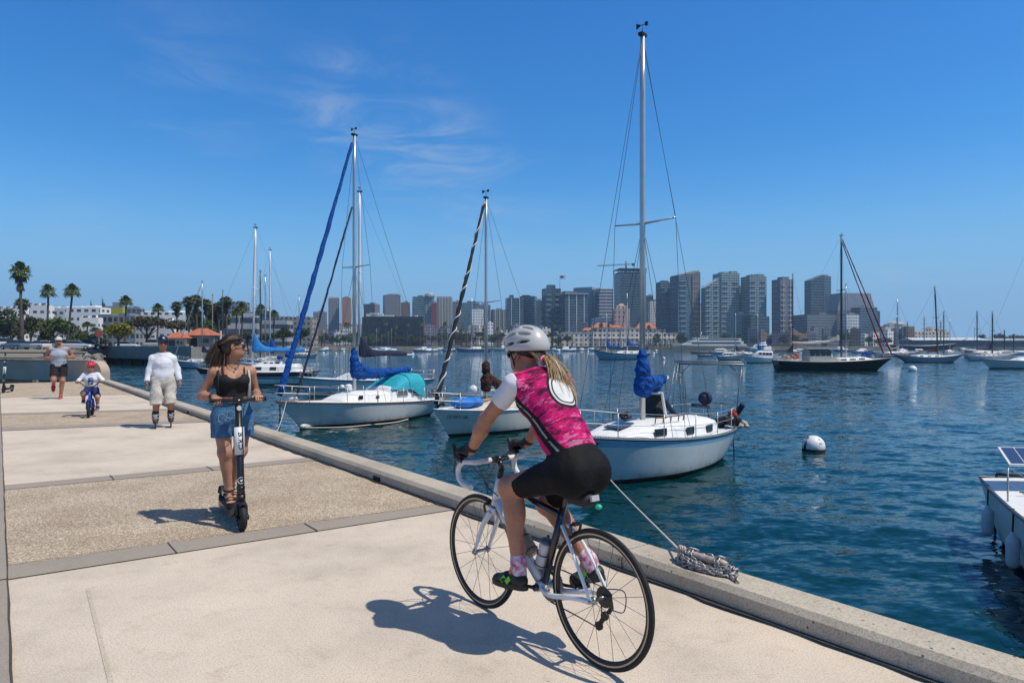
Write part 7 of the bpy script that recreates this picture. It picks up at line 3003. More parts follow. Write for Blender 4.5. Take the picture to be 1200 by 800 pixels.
# grey waist strip
B = Body(.006)
B.slab(j['pel'] + V(.035, 0, .07), j['pel'] + V(.062, 0, .105), Y1, (.139, .100), (.133, .097), .01)
B.cut(j['pel'] + V(.050, 0, .096), V(.614, 0, .789))
B.cut(j['pel'] + V(.042, 0, .086), V(-.614, 0, -.789))
B.build('waistband', mat('grey_elastic', (.18, .19, .21), .6), sh_)
tx = text_mesh('logo_print', 'BIKE', .022, mat('grey_print', (.25, .25, .27), .6), sh_, .0005) if False else None
# gloves, socks, shoes
M_GLOVE = mat('black_glove', (.012, .012, .013), .7)
for wr_, el, sd in ((wrL, elL, 1), (wrR, elR, -1)):
    B = Body(.004)
    hand(B, wr_, V(1, .02 * sd, .05), V(.1, -.35 * sd, -1), V(.1, -1 * sd, .1), .95, .95)
    B.cone(wr_ + (el - wr_).normalized() * .03, wr_ + V(.02, 0, 0), .028, .026, .012)
    B.cut(wr_ + V(.118, 0, -.01), V(1, 0, .0), .12)
    B.build('glove', M_GLOVE, CY, grow=.003)
M_SOCK = mat('pink_white_sock', (.66, .63, .66), .85, col2=(.45, .04, .16), vscale=38, detail=1)
M_SHOE = mat('black_green_shoe', (.012, .013, .012), .5, col2=(.015, .018, .014), vscale=20)
for an, kn, sd, heel, toe, up in ((ankL, kneL, 1, V(.415, .118, .285), V(.675, .128, .262), V(0, 0, 1)), (ankR, kneR, -1, V(.085, -.118, .375), V(.325, -.128, .290), V(.3, 0, 1))):
    B = Body(.005)
    B.cone(an + (kn - an).normalized() * .030, an, .041, .0395, .01)
    B.cone(an, an + (heel - an) * .5 + V(.02, 0, 0), .040, .038, .02)
    B.build('sock', M_SOCK, CY)
    o = shoe('shoe', heel, toe, M_SHOE, M_BLACKP, CY, w=.043, ankle=an, up=up)
    d = (toe - heel).normalized()
    s = V(0, 1, 0)
    u = d.cross(s) * -1
    if u.z < 0:
        u = -u
    for k, (x0, x1) in enumerate(((.30, .42), (.46, .56))):
        L = (toe - heel).length
        for side in (1, -1):
            mb = MB()
            mb.bar(heel + d * L * x0 + V(0, side * .0415, 0) + u * .058, heel + d * L * x1 + V(0, side * .044, 0) + u * .028, .004, .022)
            mb.build('flash', mat('neon_green', (.15, .55, .03), .5), o)
# helmet with vents, chin strap and sunglass band
B = Body(.004)
Hc = P1(-.012, 0, .052)
B.ell(Hc, (.138, .098, .108), R1, .01)
B.ell(P1(-.07, 0, .028), (.082, .088, .070), R1, .03)
B.cut(P1(0, 0, .016), R1 @ V(.10, 0, -1))
for ang in (-84, -56, -28, 0, 28, 56, 84):
    an_ = math.radians(ang)
    for x0, hl in ((.045, .050), (-.065, .046)):
        rr = .104
        B.ell(P1(x0 - .012, rr * math.sin(an_), .048 + rr * 1.10 * math.cos(an_)), (hl, .0105, .040), R1 @ rot(-an_, 'X') @ rot(.16 if x0 > 0 else -.32, 'Y'), .004, sub=True)
hm_ = B.build('helmet', mat('white_helmet', (.47, .46, .44), .35, coat=.4), CY)
mb = MB()
mb.ell(P1(-.012, 0, .042), (.118, .083, .088), 20, R1)
mb.build('helmet_liner', M_BLACKP, hm_)
mb = MB()
for sd in (1, -1):
    mb.tube(bez([P1(.035, .088 * sd, .03), P1(.02, .082 * sd, -.03), P1(.035, .045 * sd, -.095), P1(.04, 0, -.108)], 5), .006, 5, flat=.4)
    mb.tube(bez([P1(-.06, .083 * sd, .03), P1(-.02, .084 * sd, -.01), P1(.015, .082 * sd, -.035)], 5), .006, 5, flat=.4)
mb.build('helmet_strap', M_BLACKP, hm_)
mb = MB()
mb.tube([P1(-.012 + .106 * math.cos(a), .083 * math.sin(a), .008) for a in np.linspace(PI * .5, PI * 1.5, 13)], .013, 6, flat=.5, up=V(0, 0, 1))
mb.build('retention_band', mat('dark_blue_band', (.012, .02, .07), .4), hm_)
sunglasses(P1, R1, CY)
HAIRB = [mat('blonde_hair', (.52, .36, .18), .45), mat('light_blonde_hair', (.66, .50, .30), .45), mat('dark_blonde_hair', (.34, .22, .11), .5)]
rh = random.Random(5)
# hair lying on the back of the head under the helmet, then the ponytail
gs = []
for y in (-.06, -.03, 0, .03, .06):
    gs.append([P1(-.075, y, .02), P1(-.105, y * .7, -.02), P1(-.115, y * .25, -.045)])
strands('hair', CY, gs, HAIRB, 80, .007, rh, .006)
tie = P1(-.122, -.01, -.05)
gs = [[tie, tie + V(-.035, -.012 + dy * .3, .006), tie + V(-.085, -.025 + dy * .8, -.055), tie + V(-.125, -.035 + dy * 1.5, -.155), tie + V(-.155, -.045 + dy * (1.0 + i % 2), -.235 - .03 * (i % 3))] for i, dy in enumerate((-.045, -.025, -.008, .012, .03, .045))]
pt_ = strands('ponytail', CY, gs, HAIRB, 620, .0026, rh, .013, seg=14)
mb = MB()
mb.tube([tie + R1 @ V(-.004, .020 * math.cos(a), .020 * math.sin(a)) for a in np.linspace(0, 2 * PI, 13)[:-1]], .011, 6, closed=True)
mb.build('hair_tie', mat('pink_tie', (.65, .20, .24), .7), pt_)
# ------------------------------------------------------------------ standing electric scooter (x forward, origin under the front wheel)
def scooter_proto(label, loc, rz):
    r_ = thing('electric_scooter', label, 'scooter', loc, rz, 'black electric scooters on the promenade')
    WRs = .112
    for nm, x in (('wheel', 0), ('wheel', -.84)):
        mb = MB()
        mb.lathe([(.02, -.018), (.075, -.020), (.080, 0), (.075, .020), (.02, .018)], 24, V(x, 0, WRs), RY)
        w = mb.build(nm, M_BLACKP, r_)
        mb = MB()
        mb.torus(V(x, 0, WRs), WRs - .028, .028, 'y', 32, 10)
        mb.build('tyre', M_TYRE, w)
    mb = MB()
    for sd in (1, -1):
        mb.tube([V(0, sd * .036, WRs), V(-.012, sd * .036, .20), V(-.03, sd * .015, .255)], [.014, .014, .016], 8)
        mb.tube([V(0, sd * .03, WRs), V(0, sd * .055, WRs)], .022, 12)
    mb.tube([V(-.03, 0, .235), V(-.036, 0, .30)], [.030, .036], 14)
    mb.build('fork', M_BLACKP, r_)
    mb = MB()
    rings = []
    for k in range(9):
        a = lerp(-.5, 1.9, k / 8)
        rr = WRs + .018
        rings.append([V(-rr * math.sin(a), y, WRs + rr * math.cos(a) + (.006 if abs(y) < .02 else -.004)) for y in (-.034, -.015, .015, .034)])
    mb.loft(rings, closed=False, caps=False)
    mb.build('mudguard', M_BLACKP, r_)
    sb, stp = V(-.036, 0, .26), V(-.155, 0, 1.085)
    mb = MB()
    mb.tube([sb, sb.lerp(stp, .12), stp], [.038, .031, .028], 16)
    mb.tube([sb.lerp(stp, .10), sb.lerp(stp, .13)], .036, 14)
    mb.tube([stp - (stp - sb) * .03, stp + V(0, 0, .015)], .032, 14)
    st = mb.build('stem', mat('scooter_black', (.012, .012, .013), .35, coat=.3), r_)
    a, b = sb.lerp(stp, .45), sb.lerp(stp, .73)
    mb = MB()
    mb.tube([a, b], .041, 20)
    sl = mb.build('white_sleeve', mat('sleeve_white', (.66, .66, .66), .45), st)
    d = (b - a).normalized()
    n = V(1, 0, 0) - d * d.x
    n.normalize()
    s = d.cross(n)
    tx = text_mesh('lettering', 'BIRD', .046, M_BLACKP, sl, .001, bold=.0012)
    # reads downwards on the front of the sleeve, wrapped on the tube
    me = tx.data
    for v in me.vertices:
        u_, w_ = v.co.x, v.co.y
        ang = w_ / .0415
        q = a.lerp(b, .5) - d * u_ * 1.55 + (n * math.cos(ang) + s * math.sin(ang)) * (.0418 + max(0, v.co.z) * .3)
        v.co = q
    c = sb.lerp(stp, .19)
    mb = MB()
    ringp = [c + n * (.0345) + (s * math.cos(t) + d * math.sin(t)) * .026 for t in np.linspace(0, 2 * PI, 25)[:-1]]
    mb.tube([c + (n * math.cos(math.asin(max(-1, min(1, (p - c).dot(s) / .034)))) + s * ((p - c).dot(s) / .034)) * .0345 + d * (p - c).dot(d) for p in ringp], .0028, 5, closed=True)
    mb.prism([c + n * .033 + s * x + d * y for x, y in ((-.014, -.004), (-.002, .010), (.004, .004), (.015, .012), (.006, -.006), (.002, -.013), (-.004, -.004))], n * .0035)
    mb.build('emblem', MATS['sleeve_white'], st)
    mb = MB()
    hb0 = stp + V(.0, 0, .01)
    mb.tube([hb0 + V(0, -.20, 0), hb0 + V(0, .20, 0)], .013, 10)
    mb.box(hb0 + V(-.005, 0, .008), (.07, .075, .03))
    hbo = mb.build('handlebar', M_BLACKP, r_)
    for sd in (1, -1):
        mb = MB()
        mb.tube([hb0 + V(0, sd * .125, 0), hb0 + V(0, sd * .225, 0)], .0175, 12)
        mb.tube([hb0 + V(0, sd * .222, 0), hb0 + V(0, sd * .230, 0)], .021, 12)
        mb.build('grip', M_RUB, hbo)
    mb = MB()
    mb.tube(bez([hb0 + V(.01, .11, -.005), hb0 + V(.045, .14, -.02), hb0 + V(.05, .20, -.025)], 4), .005, 6)
    mb.build('brake_lever', M_ALUD, hbo)
    mb = MB()
    mb.tube([hb0 + V(.03, 0, -.07), hb0 + V(.052, 0, -.072)], [.022, .018], 14)
    mb.build('headlight', mat('lamp_lens', (.6, .6, .6), .2), r_)
    mb = MB()
    rings = []
    for x, w, z0, z1 in ((-.05, .035, .20, .26), (-.11, .045, .125, .19), (-.17, .065, .095, .15), (-.24, .075, .088, .145), (-.66, .075, .088, .145), (-.76, .06, .10, .15), (-.82, .045, .12, .16)):
        rings.append([V(x, -w, z0), V(x, w, z0), V(x, w, z1), V(x, -w, z1)])
    mb.loft(rings, smooth=False)
    dk = mb.build('deck', MATS['scooter_black'], r_)
    mb = MB()
    mb.box(V(-.46, 0, .148), (.44, .13, .008))
    mb.build('grip_mat', M_RUB, dk)
    mb = MB()
    rings = []
    for k in range(7):
        a = lerp(-1.2, 1.3, k / 6)
        rr = WRs + .015
        rings.append([V(-.84 - rr * math.sin(a), y, WRs + rr * math.cos(a)) for y in (-.034, 0, .034)])
    mb.loft(rings, closed=False, caps=False)
    mb.build('rear_mudguard', M_BLACKP, r_)
    mb = MB()
    mb.tube(bez([hb0 + V(.02, .08, -.01), hb0 + V(.06, .03, -.10), sb.lerp(stp, .4) + V(.045, .02, 0), sb + V(.04, .02, .02)], 5), .004, 5)
    mb.build('cable', M_RUB, r_)
    return r_


fS = V(.545, -.839, 0)
S0 = gnd(283.5, 622)
rzS = math.atan2(fS.y, fS.x)
SC1 = scooter_proto('black electric scooter with a white sleeve on its stem, ridden by the woman', S0, rzS)
SC2 = copy_tree(SC1)
SC2.location = gnd(4, 460.5)
SC2.rotation_euler = (0, 0, math.atan2(-.93, .36))
SC2['label'] = 'black electric scooter standing alone, cut off by the left edge'

# ------------------------------------------------------------------ woman on the scooter
WM = thing('person', 'woman in a black crop top and blue shorts, hair flying, standing on the scooter', 'person', S0, rzS)
SK2 = skin('woman_skin', (.40, .205, .13))
pel, wai, che, nek = V(-.42, 0, .93), V(-.41, 0, 1.085), V(-.405, 0, 1.245), V(-.42, 0, 1.385)
hd = V(-.395, .01, 1.555)
hpL, hpR = V(-.42, .085, .90), V(-.42, -.085, .90)
knR, anR = V(-.345, -.075, .62), V(-.40, -.035, .275)
knL, anL = V(-.40, .065, .62), V(-.60, .015, .275)
shL, shR = V(-.42, .155, 1.325), V(-.42, -.155, 1.325)
elL, elR = V(-.465, .215, 1.12), V(-.485, -.245, 1.115)
wrL, wrR = V(-.235, .172, 1.125), V(-.245, -.175, 1.120)
wf, wu = V(.20, .97, -.02), V(0, 0, 1)


def wm_torso(B, g=0.0):
    B.slab(pel, wai, Y1, (.150 + g, .105 + g), (.112 + g, .080 + g), .05)
    B.slab(wai, che, Y1, (.112 + g, .080 + g), (.135 + g, .092 + g), .05)
    B.slab(che, nek + V(0, 0, -.05), Y1, (.135 + g, .092 + g), (.110 + g, .055 + g), .05)
    for sd in (1, -1):
        B.ell(che + V(.070, .060 * sd, .005), (.052 + g, .058 + g, .056 + g), None, .03)
        B.cone(nek + V(-.01, .02 * sd, -.03), V(-.42, .14 * sd, 1.328), .036 + g, .042 + g, .04)


def hand_args(sd):
    return dict(d=V(1, 0, -.15), palm=V(-.15, 0, -1), thumb=V(0, -sd, 0), curl=1.0, sc=.92)


B = Body(.0052)
wm_torso(B)
B.cone(nek + V(0, 0, -.03), hd + V(-.012, -.01, -.06), .048, .043, .03)
P2, R2 = head(B, hd, wf, wu, .97)
for hp, kn, an in ((hpL, knL, anL), (hpR, knR, anR)):
    B.ell(hp + V(-.02, 0, -.01), (.095, .085, .10), None, .05)
    leg_prims(B, hp, kn, an, (.084, .054, .033), side=V(-1, 0, 0))
for an, heel, toe in ((anR, V(-.425, -.035, .205), V(-.235, -.04, .185)), (anL, V(-.625, .015, .205), V(-.44, .03, .185))):
    B.cone(an, heel + V(.02, 0, .025), .033, .030, .02)
    B.cone(heel + V(.025, 0, .02), toe + V(-.05, 0, .018), .030, .030, .02)
    d = (toe - heel).normalized()
    s = V(-d.y, d.x, 0)
    for i in range(5):
        off = (i - 2) * .0145
        B.cone(toe + V(-.055, 0, .014) + s * off, toe + d * (-.008 - abs(i - 1.5) * .006) + s * off * 1.1 + V(0, 0, .010), .0105, .0085, .006)
for sh, el, wr_, sd in ((shL, elL, wrL, 1), (shR, elR, wrR, -1)):
    arm_prims(B, sh, el, wr_, (.041, .035, .024))
    hand(B, wr_, **hand_args(sd))
B.build('body', SK2, WM)
M_TOP = mat('black_top', (.007, .007, .008), .8, bump=.006, bscale=25)
B = Body(.005, wr=(.0010, 60, 2))
wm_torso(B, .006)
B.cut(V(0, 0, 1.112), V(0, 0, -1))
B.cut(V(-.36, 0, 1.302), V(-.20, 0, 1))
B.ell(V(-.30, 0, 1.375), (.09, .082, .105), None, .01, sub=True)
tp_ = B.build('top', M_TOP, WM)
for sd in (1, -1):
    mb = MB()
    mb.tube(bez([V(-.328, .085 * sd, 1.285), V(-.350, .088 * sd, 1.33), V(-.400, .092 * sd, 1.374), V(-.45, .088 * sd, 1.36), V(-.50, .075 * sd, 1.28)], 6), .007, 6, flat=.5)
    mb.build('shoulder_strap', M_TOP, tp_)
    mb = MB()
    mb.tube(bez([V(-.355, .125 * sd, 1.10), V(-.325, .128 * sd, 1.21), V(-.350, .128 * sd, 1.31), V(-.415, .128 * sd, 1.372), V(-.48, .115 * sd, 1.34)], 6), .012, 6, flat=.4)
    mb.build('bag_strap', mat('strap_' + ('pale' if sd > 0 else 'black'), (.42, .40, .38) if sd > 0 else (.012, .012, .012), .8), tp_)
mb = MB()
mb.tube(bez([V(-.385, .06, 1.405), V(-.345, .03, 1.375), V(-.335, .005, 1.362), V(-.345, -.025, 1.375), V(-.385, -.06, 1.405)], 5), .0022, 5)
mb.ell(V(-.328, .008, 1.352), .009, 8)
mb.build('necklace', mat('dark_bead', (.05, .03, .02), .4), WM)
M_DENIM = mat('blue_shorts', (.042, .125, .235), .85, var=.22, vscale=11, bump=.02, bscale=20)
B = Body(.0055, wr=(.0026, 42, 8))
B.slab(pel + V(0, 0, .0), wai + V(0, 0, .02), Y1, (.168, .122), (.122, .092), .03)
for hp, sd in ((hpL, 1), (hpR, -1)):
    B.slab(hp + V(0, .0, .02), hp + V(.025, .010 * sd, -.19), Y1, (.094, .108), (.090, .106), .03)
B.cut(V(-.40, 0, .752), V(.03, 0, -1))
B.cut(V(0, 0, 1.082), V(0, 0, 1))
sh2 = B.build('shorts', M_DENIM, WM)
mb = MB()
mb.tube([wai + V(.104 * math.cos(a), .128 * math.sin(a), -.008) for a in np.linspace(0, 2 * PI, 33)[:-1]], .014, 6, closed=True, flat=1.0)
mb.build('waistband', mat('shorts_band', (.04, .13, .27), .8, bump=.01, bscale=40), sh2)
for k, (y, z, ry) in enumerate(((-.10, .93, .5), (-.03, .96, -.3))):
    mb = MB()
    c = V(-.295, y, z)
    mb.tube(bez([c + V(.0, -.03, .03), c + V(.012, 0, .035), c + V(.006, .03, .0), c + V(-.002, .0, -.04), c + V(-.004, -.035, -.02), c + V(0, -.03, .03)], 4), .0018, 5)
    mb.build('drawstring', mat('pale_cord', (.30, .42, .52), .7), sh2)
# platform sandals
for heel, toe, an in ((V(-.435, -.035, .152), V(-.225, -.04, .152), anR), (V(-.635, .015, .152), V(-.43, .03, .152), anL)):
    d = (toe - heel).normalized()
    s = V(-d.y, d.x, 0)
    L = (toe - heel).length
    mb = MB()
    r0 = [heel + d * (L / 2 + math.cos(a) * L * .52) + s * (.043 * math.copysign(abs(math.sin(a)) ** .7, math.sin(a))) for a in np.linspace(0, 2 * PI, 21)[:-1]]
    mb.loft([[p + V(0, 0, .0) for p in r0], [p + V(0, 0, .042) for p in r0]], smooth=False)
    sn = mb.build('sandal', M_RUB, WM)
    mb = MB()
    for x, hh, w in ((.68, .075, .044), (.80, .062, .043)):
        mb.tube(bez([heel + d * L * x + s * w + V(0, 0, .035), heel + d * L * x + s * w * .6 + V(0, 0, hh), heel + d * L * x - s * w * .6 + V(0, 0, hh), heel + d * L * x - s * w + V(0, 0, .035)], 4), .011, 6, flat=.6)
    for dz in (.0, -.035):
        mb.tube([an + V(.039 * math.cos(a), .038 * math.sin(a), dz) for a in np.linspace(0, 2 * PI, 15)[:-1]], .010, 6, closed=True)
    mb.tube([an + V(-.038, 0, .01), heel + V(.012, 0, .05)], .010, 6)
    mb.ell(an + V(-.05, .0, .01), (.022, .012, .024), 8)
    mb.build('strap', M_RUB, sn)
sunglasses(P2, R2, WM, 1.05)
mb = MB()
mb.ell(P2(.0865, 0, -.0585), (.010, .021, .010), 10, R2)
mb.build('lips', mat('lips', (.32, .08, .07), .4), WM)
mb = MB()
d = (elR - wrR).normalized()
_, s, u = frame(d)
mb.tube([wrR + d * .03 + s * .029 * math.cos(a) + u * .027 * math.sin(a) for a in np.linspace(0, 2 * PI, 17)[:-1]], .009, 6, closed=True)
mb.ell(wrR + d * .03 + V(.0, 0, .028), (.017, .017, .007), 10)
mb.build('wristwatch', M_BLACKP, WM)
HAIRD = [mat('dark_brown_hair', (.030, .017, .011), .4), mat('brown_hair', (.075, .045, .028), .42), mat('highlighted_hair', (.26, .165, .10), .45)]
rh = random.Random(9)
mb = MB()
mb.ell(P2(-.018, 0, .036), (.098, .082, .084), 18, R2)
mb.ell(P2(-.055, 0, -.015), (.062, .074, .075), 14, R2)
mb.build('hair', HAIRD[0], WM)
gs1, gs2 = [], []
for i in range(14):
    a = lerp(-1.25, 1.25, i / 13)
    for fr_, zz in ((.055, .095), (.02, .112), (-.03, .112)):
        root_ = P2(fr_, .070 * math.sin(a), zz * (.55 + .45 * math.cos(a)))
        side = math.sin(a)
        p1 = P2(-.075, .085 * side, .075 * (.5 + .5 * math.cos(a)) - .01)
        q_ = rh.uniform(-.55, 1) if fr_ < .03 else rh.uniform(.45, 1)
        dx = .075 * side + rh.uniform(-.02, .02)
        p2 = hd + V(-.05 + dx * .7, lerp(-.085, -.150, q_), lerp(-.075, .010, q_))
        p3 = hd + V(-.06 + dx, lerp(-.105, -.205, q_), lerp(-.165, -.070, q_))
        p4 = hd + V(-.06 + dx * 1.2, lerp(-.130, -.245, q_) + rh.uniform(-.02, .02), lerp(-.29, -.150, q_))
        (gs1 if fr_ > .03 else gs2).append([root_, p1, p2, p3, p4])
strands('hair_locks', WM, gs1, [HAIRD[0], HAIRD[1], HAIRD[0]], 420, .0030, rh, .009, seg=16)
strands('hair_locks', WM, gs2, HAIRD, 760, .0030, rh, .011, seg=16)

# ------------------------------------------------------------------ other people
def person(label, loc, f, J, sk, R, h=.009, male=True, hsc=1.0, hf=V(1, 0, 0), hu=V(0, 0, 1), hands=None):
    """body from joints; returns root, torso function and head frame"""
    r_ = thing('person', label, 'person', loc, math.atan2(f.y, f.x))
    sw, cw, ww = R['sh'], R['che'], R['wai']

    def torso(B, g=0.0):
        B.slab(J['pel'], J['wai'], Y1, (R['pel'] + g, R['dep'] + g), (ww + g, R['dep'] * .92 + g), .05)
        B.slab(J['wai'], J['che'], Y1, (ww + g, R['dep'] * .92 + g), (cw + g, R['dep'] * 1.05 + g), .05)
        B.slab(J['che'], J['nek'] + V(0, 0, -.04), Y1, (cw + g, R['dep'] * 1.05 + g), (cw * .75 + g, R['dep'] * .55 + g), .05)
        for s_ in ('L', 'R'):
            B.cone(J['nek'] + V(0, 0, -.04), J['sh' + s_], R['arm'] * .95 + g, R['arm'] * 1.05 + g, .04)
    B = Body(h)
    torso(B)
    B.cone(J['nek'] + V(0, 0, -.03), J['hd'] + V(-.01, 0, -.05) * hsc, R['neck'], R['neck'] * .92, .03)
    P, RR = head(B, J['hd'], hf, hu, hsc, male)
    for s_, sd in (('L', 1), ('R', -1)):
        leg_prims(B, J['hp' + s_], J['kn' + s_], J['an' + s_], R['leg'], side=V(-1, 0, 0))
        B.cone(J['an' + s_], J['an' + s_] + V(.05, 0, -.05) * hsc, R['leg'][2], R['leg'][2] * .9, .02)
        arm_prims(B, J['sh' + s_], J['el' + s_], J['wr' + s_], (R['arm'], R['arm'] * .82, R['arm'] * .56))
        hd_ = hands[s_] if hands else dict(d=J['wr' + s_] - J['el' + s_], palm=V(0, -sd, 0), thumb=V(1, 0, 0), curl=.45)
        hand(B, J['wr' + s_], sc=hsc if 'sc' not in hd_ else hd_.pop('sc'), **hd_)
    B.build('body', sk, r_)
    return r_, torso, P, RR


# inline skater
fK = V(.46, -.888, 0)
K0 = gnd(191, 500.5)
J = dict(pel=V(0, 0, .90), wai=V(.01, 0, 1.03), che=V(.0, 0, 1.22), nek=V(-.01, 0, 1.42), hd=V(.03, 0, 1.615), shL=V(-.01, .165, 1.315), shR=V(-.01, -.165, 1.315), elL=V(-.03, .245, 1.10), elR=V(-.02, -.235, 1.10), wrL=V(.05, .285, .89), wrR=V(.06, -.27, .88), hpL=V(0, .10, .87), hpR=V(0, -.10, .87), knL=V(.06, .125, .50), knR=V(.09, -.11, .49), anL=V(-.02, .135, .20), anR=V(.06, -.125, .19))
Rm = dict(pel=.160, wai=.150, che=.152, dep=.118, arm=.047, neck=.058, leg=(.09, .062, .042), sh=.2)
SKM = skin('man_skin', (.36, .17, .105))
SK, tor, P, RR = person('skater in a white long-sleeved shirt, beige shorts and a dark helmet', K0, fK, J, SKM, Rm, hf=V(.98, .1, -.16))
M_WSH = mat('white_shirt', (.66, .67, .70), .85, bump=.02, bscale=9)
B = Body(.008, wr=(.003, 26, 4))
tor(B, .017)
for s_ in ('L', 'R'):
    B.cone(J['nek'] + V(0, 0, -.035), J['sh' + s_], .080, .062, .05)
    B.cone(J['sh' + s_], J['el' + s_], .060, .060, .04)
    B.cone(J['el' + s_], J['wr' + s_], .060, .047, .03)
    B.cut(J['wr' + s_] + (J['el' + s_] - J['wr' + s_]) * .04, J['wr' + s_] - J['el' + s_], .1)
B.cut(V(0, 0, .875), V(0, 0, -1))
B.cut(J['nek'] + V(0, 0, .012), V(.1, 0, 1), .12)
B.build('shirt', M_WSH, SK)
B = Body(.008, wr=(.006, 30, 6))
B.slab(J['pel'] + V(0, 0, -.02), J['wai'] + V(0, 0, -.02), Y1, (.182, .145), (.172, .135), .03)
for s_ in ('L', 'R'):
    B.slab(J['hp' + s_], J['hp' + s_].lerp(J['kn' + s_], 1.25), Y1, (.115, .125), (.105, .115), .03)
    B.cut(J['hp' + s_].lerp(J['kn' + s_], 1.13), J['kn' + s_] - J['hp' + s_], .17)
B.cut(V(0, 0, .985), V(0, 0, 1))
B.build('shorts', mat('beige_shorts', (.50, .46, .40), .9, var=.22, vscale=7, bump=.02, bscale=14), SK)
for s_, sd in (('L', 1), ('R', -1)):
    an = J['an' + s_]
    B = Body(.007)
    B.cone(an + (J['kn' + s_] - an) * .42, an, .052, .05, .02)
    B.build('sock', mat('black_sock', (.012, .012, .014), .9), SK)
    B = Body(.006)
    B.cone(an + V(-.01, 0, .10), an + V(-.005, 0, .0), .062, .060, .03)
    B.slab(an + V(-.06, 0, -.055), an + V(.17, 0, -.065), Y1, (.052, .045), (.046, .034), .03)
    B.cut(an + V(0, 0, -.095), V(0, 0, -1))
    sk_ = B.build('skate_boot', mat('skate_black', (.02, .02, .024), .45), SK)
    mb = MB()
    for z, c in ((.06, .066), (.0, .066)):
        mb.tube([an + V(-.005 + c * math.cos(a), c * .95 * math.sin(a), z) for a in np.linspace(0, 2 * PI, 17)[:-1]], .010, 6, closed=True)
    mb.box(an + V(.055, 0, .035), (.02, .06, .03), rot(-.5, 'Y'))
    mb.build('buckle', mat('grey_buckle', (.35, .35, .37), .4), sk_)
    mb = MB()
    mb.box(an + V(.05, 0, -.108), (.25, .025, .03))
    mb.build('wheel_frame', M_ALUD, sk_)
    for k in range(4):
        mb = MB()
        c = an + V(-.045 + k * .066, 0, -an.z + .038)
        mb.tube([c - V(0, .012, 0), c + V(0, .012, 0)], .038, 14)
        mb.build('wheel', M_RUB, sk_)
B = Body(.006)
B.ell(P(-.012, 0, .045), (.122, .100, .098), RR, .01)
B.cut(P(0, 0, .012), RR @ V(-.12, 0, -1))
hm = B.build('helmet', mat('dark_helmet', (.012, .014, .024), .35, coat=.3), SK)
mb = MB()
mb.ell(P(.075, 0, .105), (.02, .024, .02), 10, RR)
mb.build('badge', mat('white_badge', (.6, .6, .62), .5), hm)
mb = MB()
for sd in (1, -1):
    mb.tube([P(.03, .085 * sd, .02), P(.02, .072 * sd, -.06), P(.035, 0, -.112)], .006, 5)
mb.build('helmet_strap', M_BLACKP, hm)
sunglasses(P, RR, SK)

# jogger
J0 = gnd(69, 467)
fJ = V(.52, -.85, 0)
J = dict(pel=V(0, 0, .97), wai=V(.02, 0, 1.10), che=V(.05, 0, 1.30), nek=V(.06, 0, 1.515), hd=V(.10, 0, 1.70), shL=V(.05, .215, 1.455), shR=V(.05, -.215, 1.455), elL=V(-.02, .36, 1.22), elR=V(-.07, -.33, 1.21), wrL=V(.17, .27, 1.22), wrR=V(.14, -.22, 1.19), hpL=V(0, .10, .93), hpR=V(0, -.10, .93), knL=V(.10, .09, .53), knR=V(.17, -.12, .56), anL=V(.05, .05, .10), anR=V(-.22, -.14, .46))
Rm = dict(pel=.165, wai=.155, che=.20, dep=.125, arm=.066, neck=.066, leg=(.098, .068, .042), sh=.2)
JG, tor, P, RR = person('muscular jogger in a grey sleeveless shirt, black shorts and red shoes', J0, fJ, J, SKM, Rm, hf=V(.99, -.08, -.1), hands=dict(L=dict(d=V(.8, -.5, .2), palm=V(-.4, -.9, 0), thumb=V(0, 0, 1), curl=1.1), R=dict(d=V(.8, .5, .2), palm=V(-.4, .9, 0), thumb=V(0, 0, 1), curl=1.1)))
M_GSH = mat('grey_shirt', (.34, .38, .45), .85, bump=.02, bscale=9)
B = Body(.009, wr=(.003, 26, 4))
tor(B, .014)
B.cut(V(0, 0, .95), V(0, 0, -1))
B.cut(J['nek'] + V(0, 0, -.01), V(.25, 0, 1), .13)
for s_, sd in (('L', 1), ('R', -1)):
    B.cut(J['sh' + s_] + V(0, .015 * sd, 0), V(0, sd, .2), .11)
B.build('shirt', M_GSH, JG)
B = Body(.009, wr=(.004, 30, 6))
B.slab(J['pel'] + V(0, 0, -.02), J['wai'] + V(0, 0, -.02), Y1, (.18, .14), (.165, .135), .03)
for s_ in ('L', 'R'):
    B.cone(J['hp' + s_], J['hp' + s_].lerp(J['kn' + s_], .78), .115, .115, .03)
    B.cut(J['hp' + s_].lerp(J['kn' + s_], .68), J['kn' + s_] - J['hp' + s_], .16)
B.cut(V(0, 0, 1.06), V(0, 0, 1))
B.build('shorts', mat('black_shorts', (.010, .010, .012), .85, bump=.02, bscale=12), JG)
M_REDS = mat('red_shoe', (.42, .012, .025), .6)
shoe('shoe', V(-.02, .05, .012), V(.27, .04, .012), M_REDS, mat('white_sole', (.5, .3, .3), .7), JG, w=.052, h=.008, ankle=J['anL'])
shoe('shoe', V(-.30, -.14, .47), V(-.20, -.15, .19), M_REDS, MATS['white_sole'], JG, w=.052, h=.008, up=V(1, 0, .3), ankle=J['anR'])
mb = MB()
mb.ell(P(-.012, 0, .040), (.108, .088, .088), 18, RR, z0=-.15)
mb.ell(P(.085, 0, .048), (.05, .07, .012), 12, RR)
mb.build('cap', mat('pale_cap', (.55, .50, .52), .85), JG)
mb = MB()
mb.ell(P(.040, 0, -.075), (.052, .058, .042), 12, RR)
mb.build('beard', mat('dark_beard', (.03, .02, .015), .9), JG)
sunglasses(P, RR, JG)

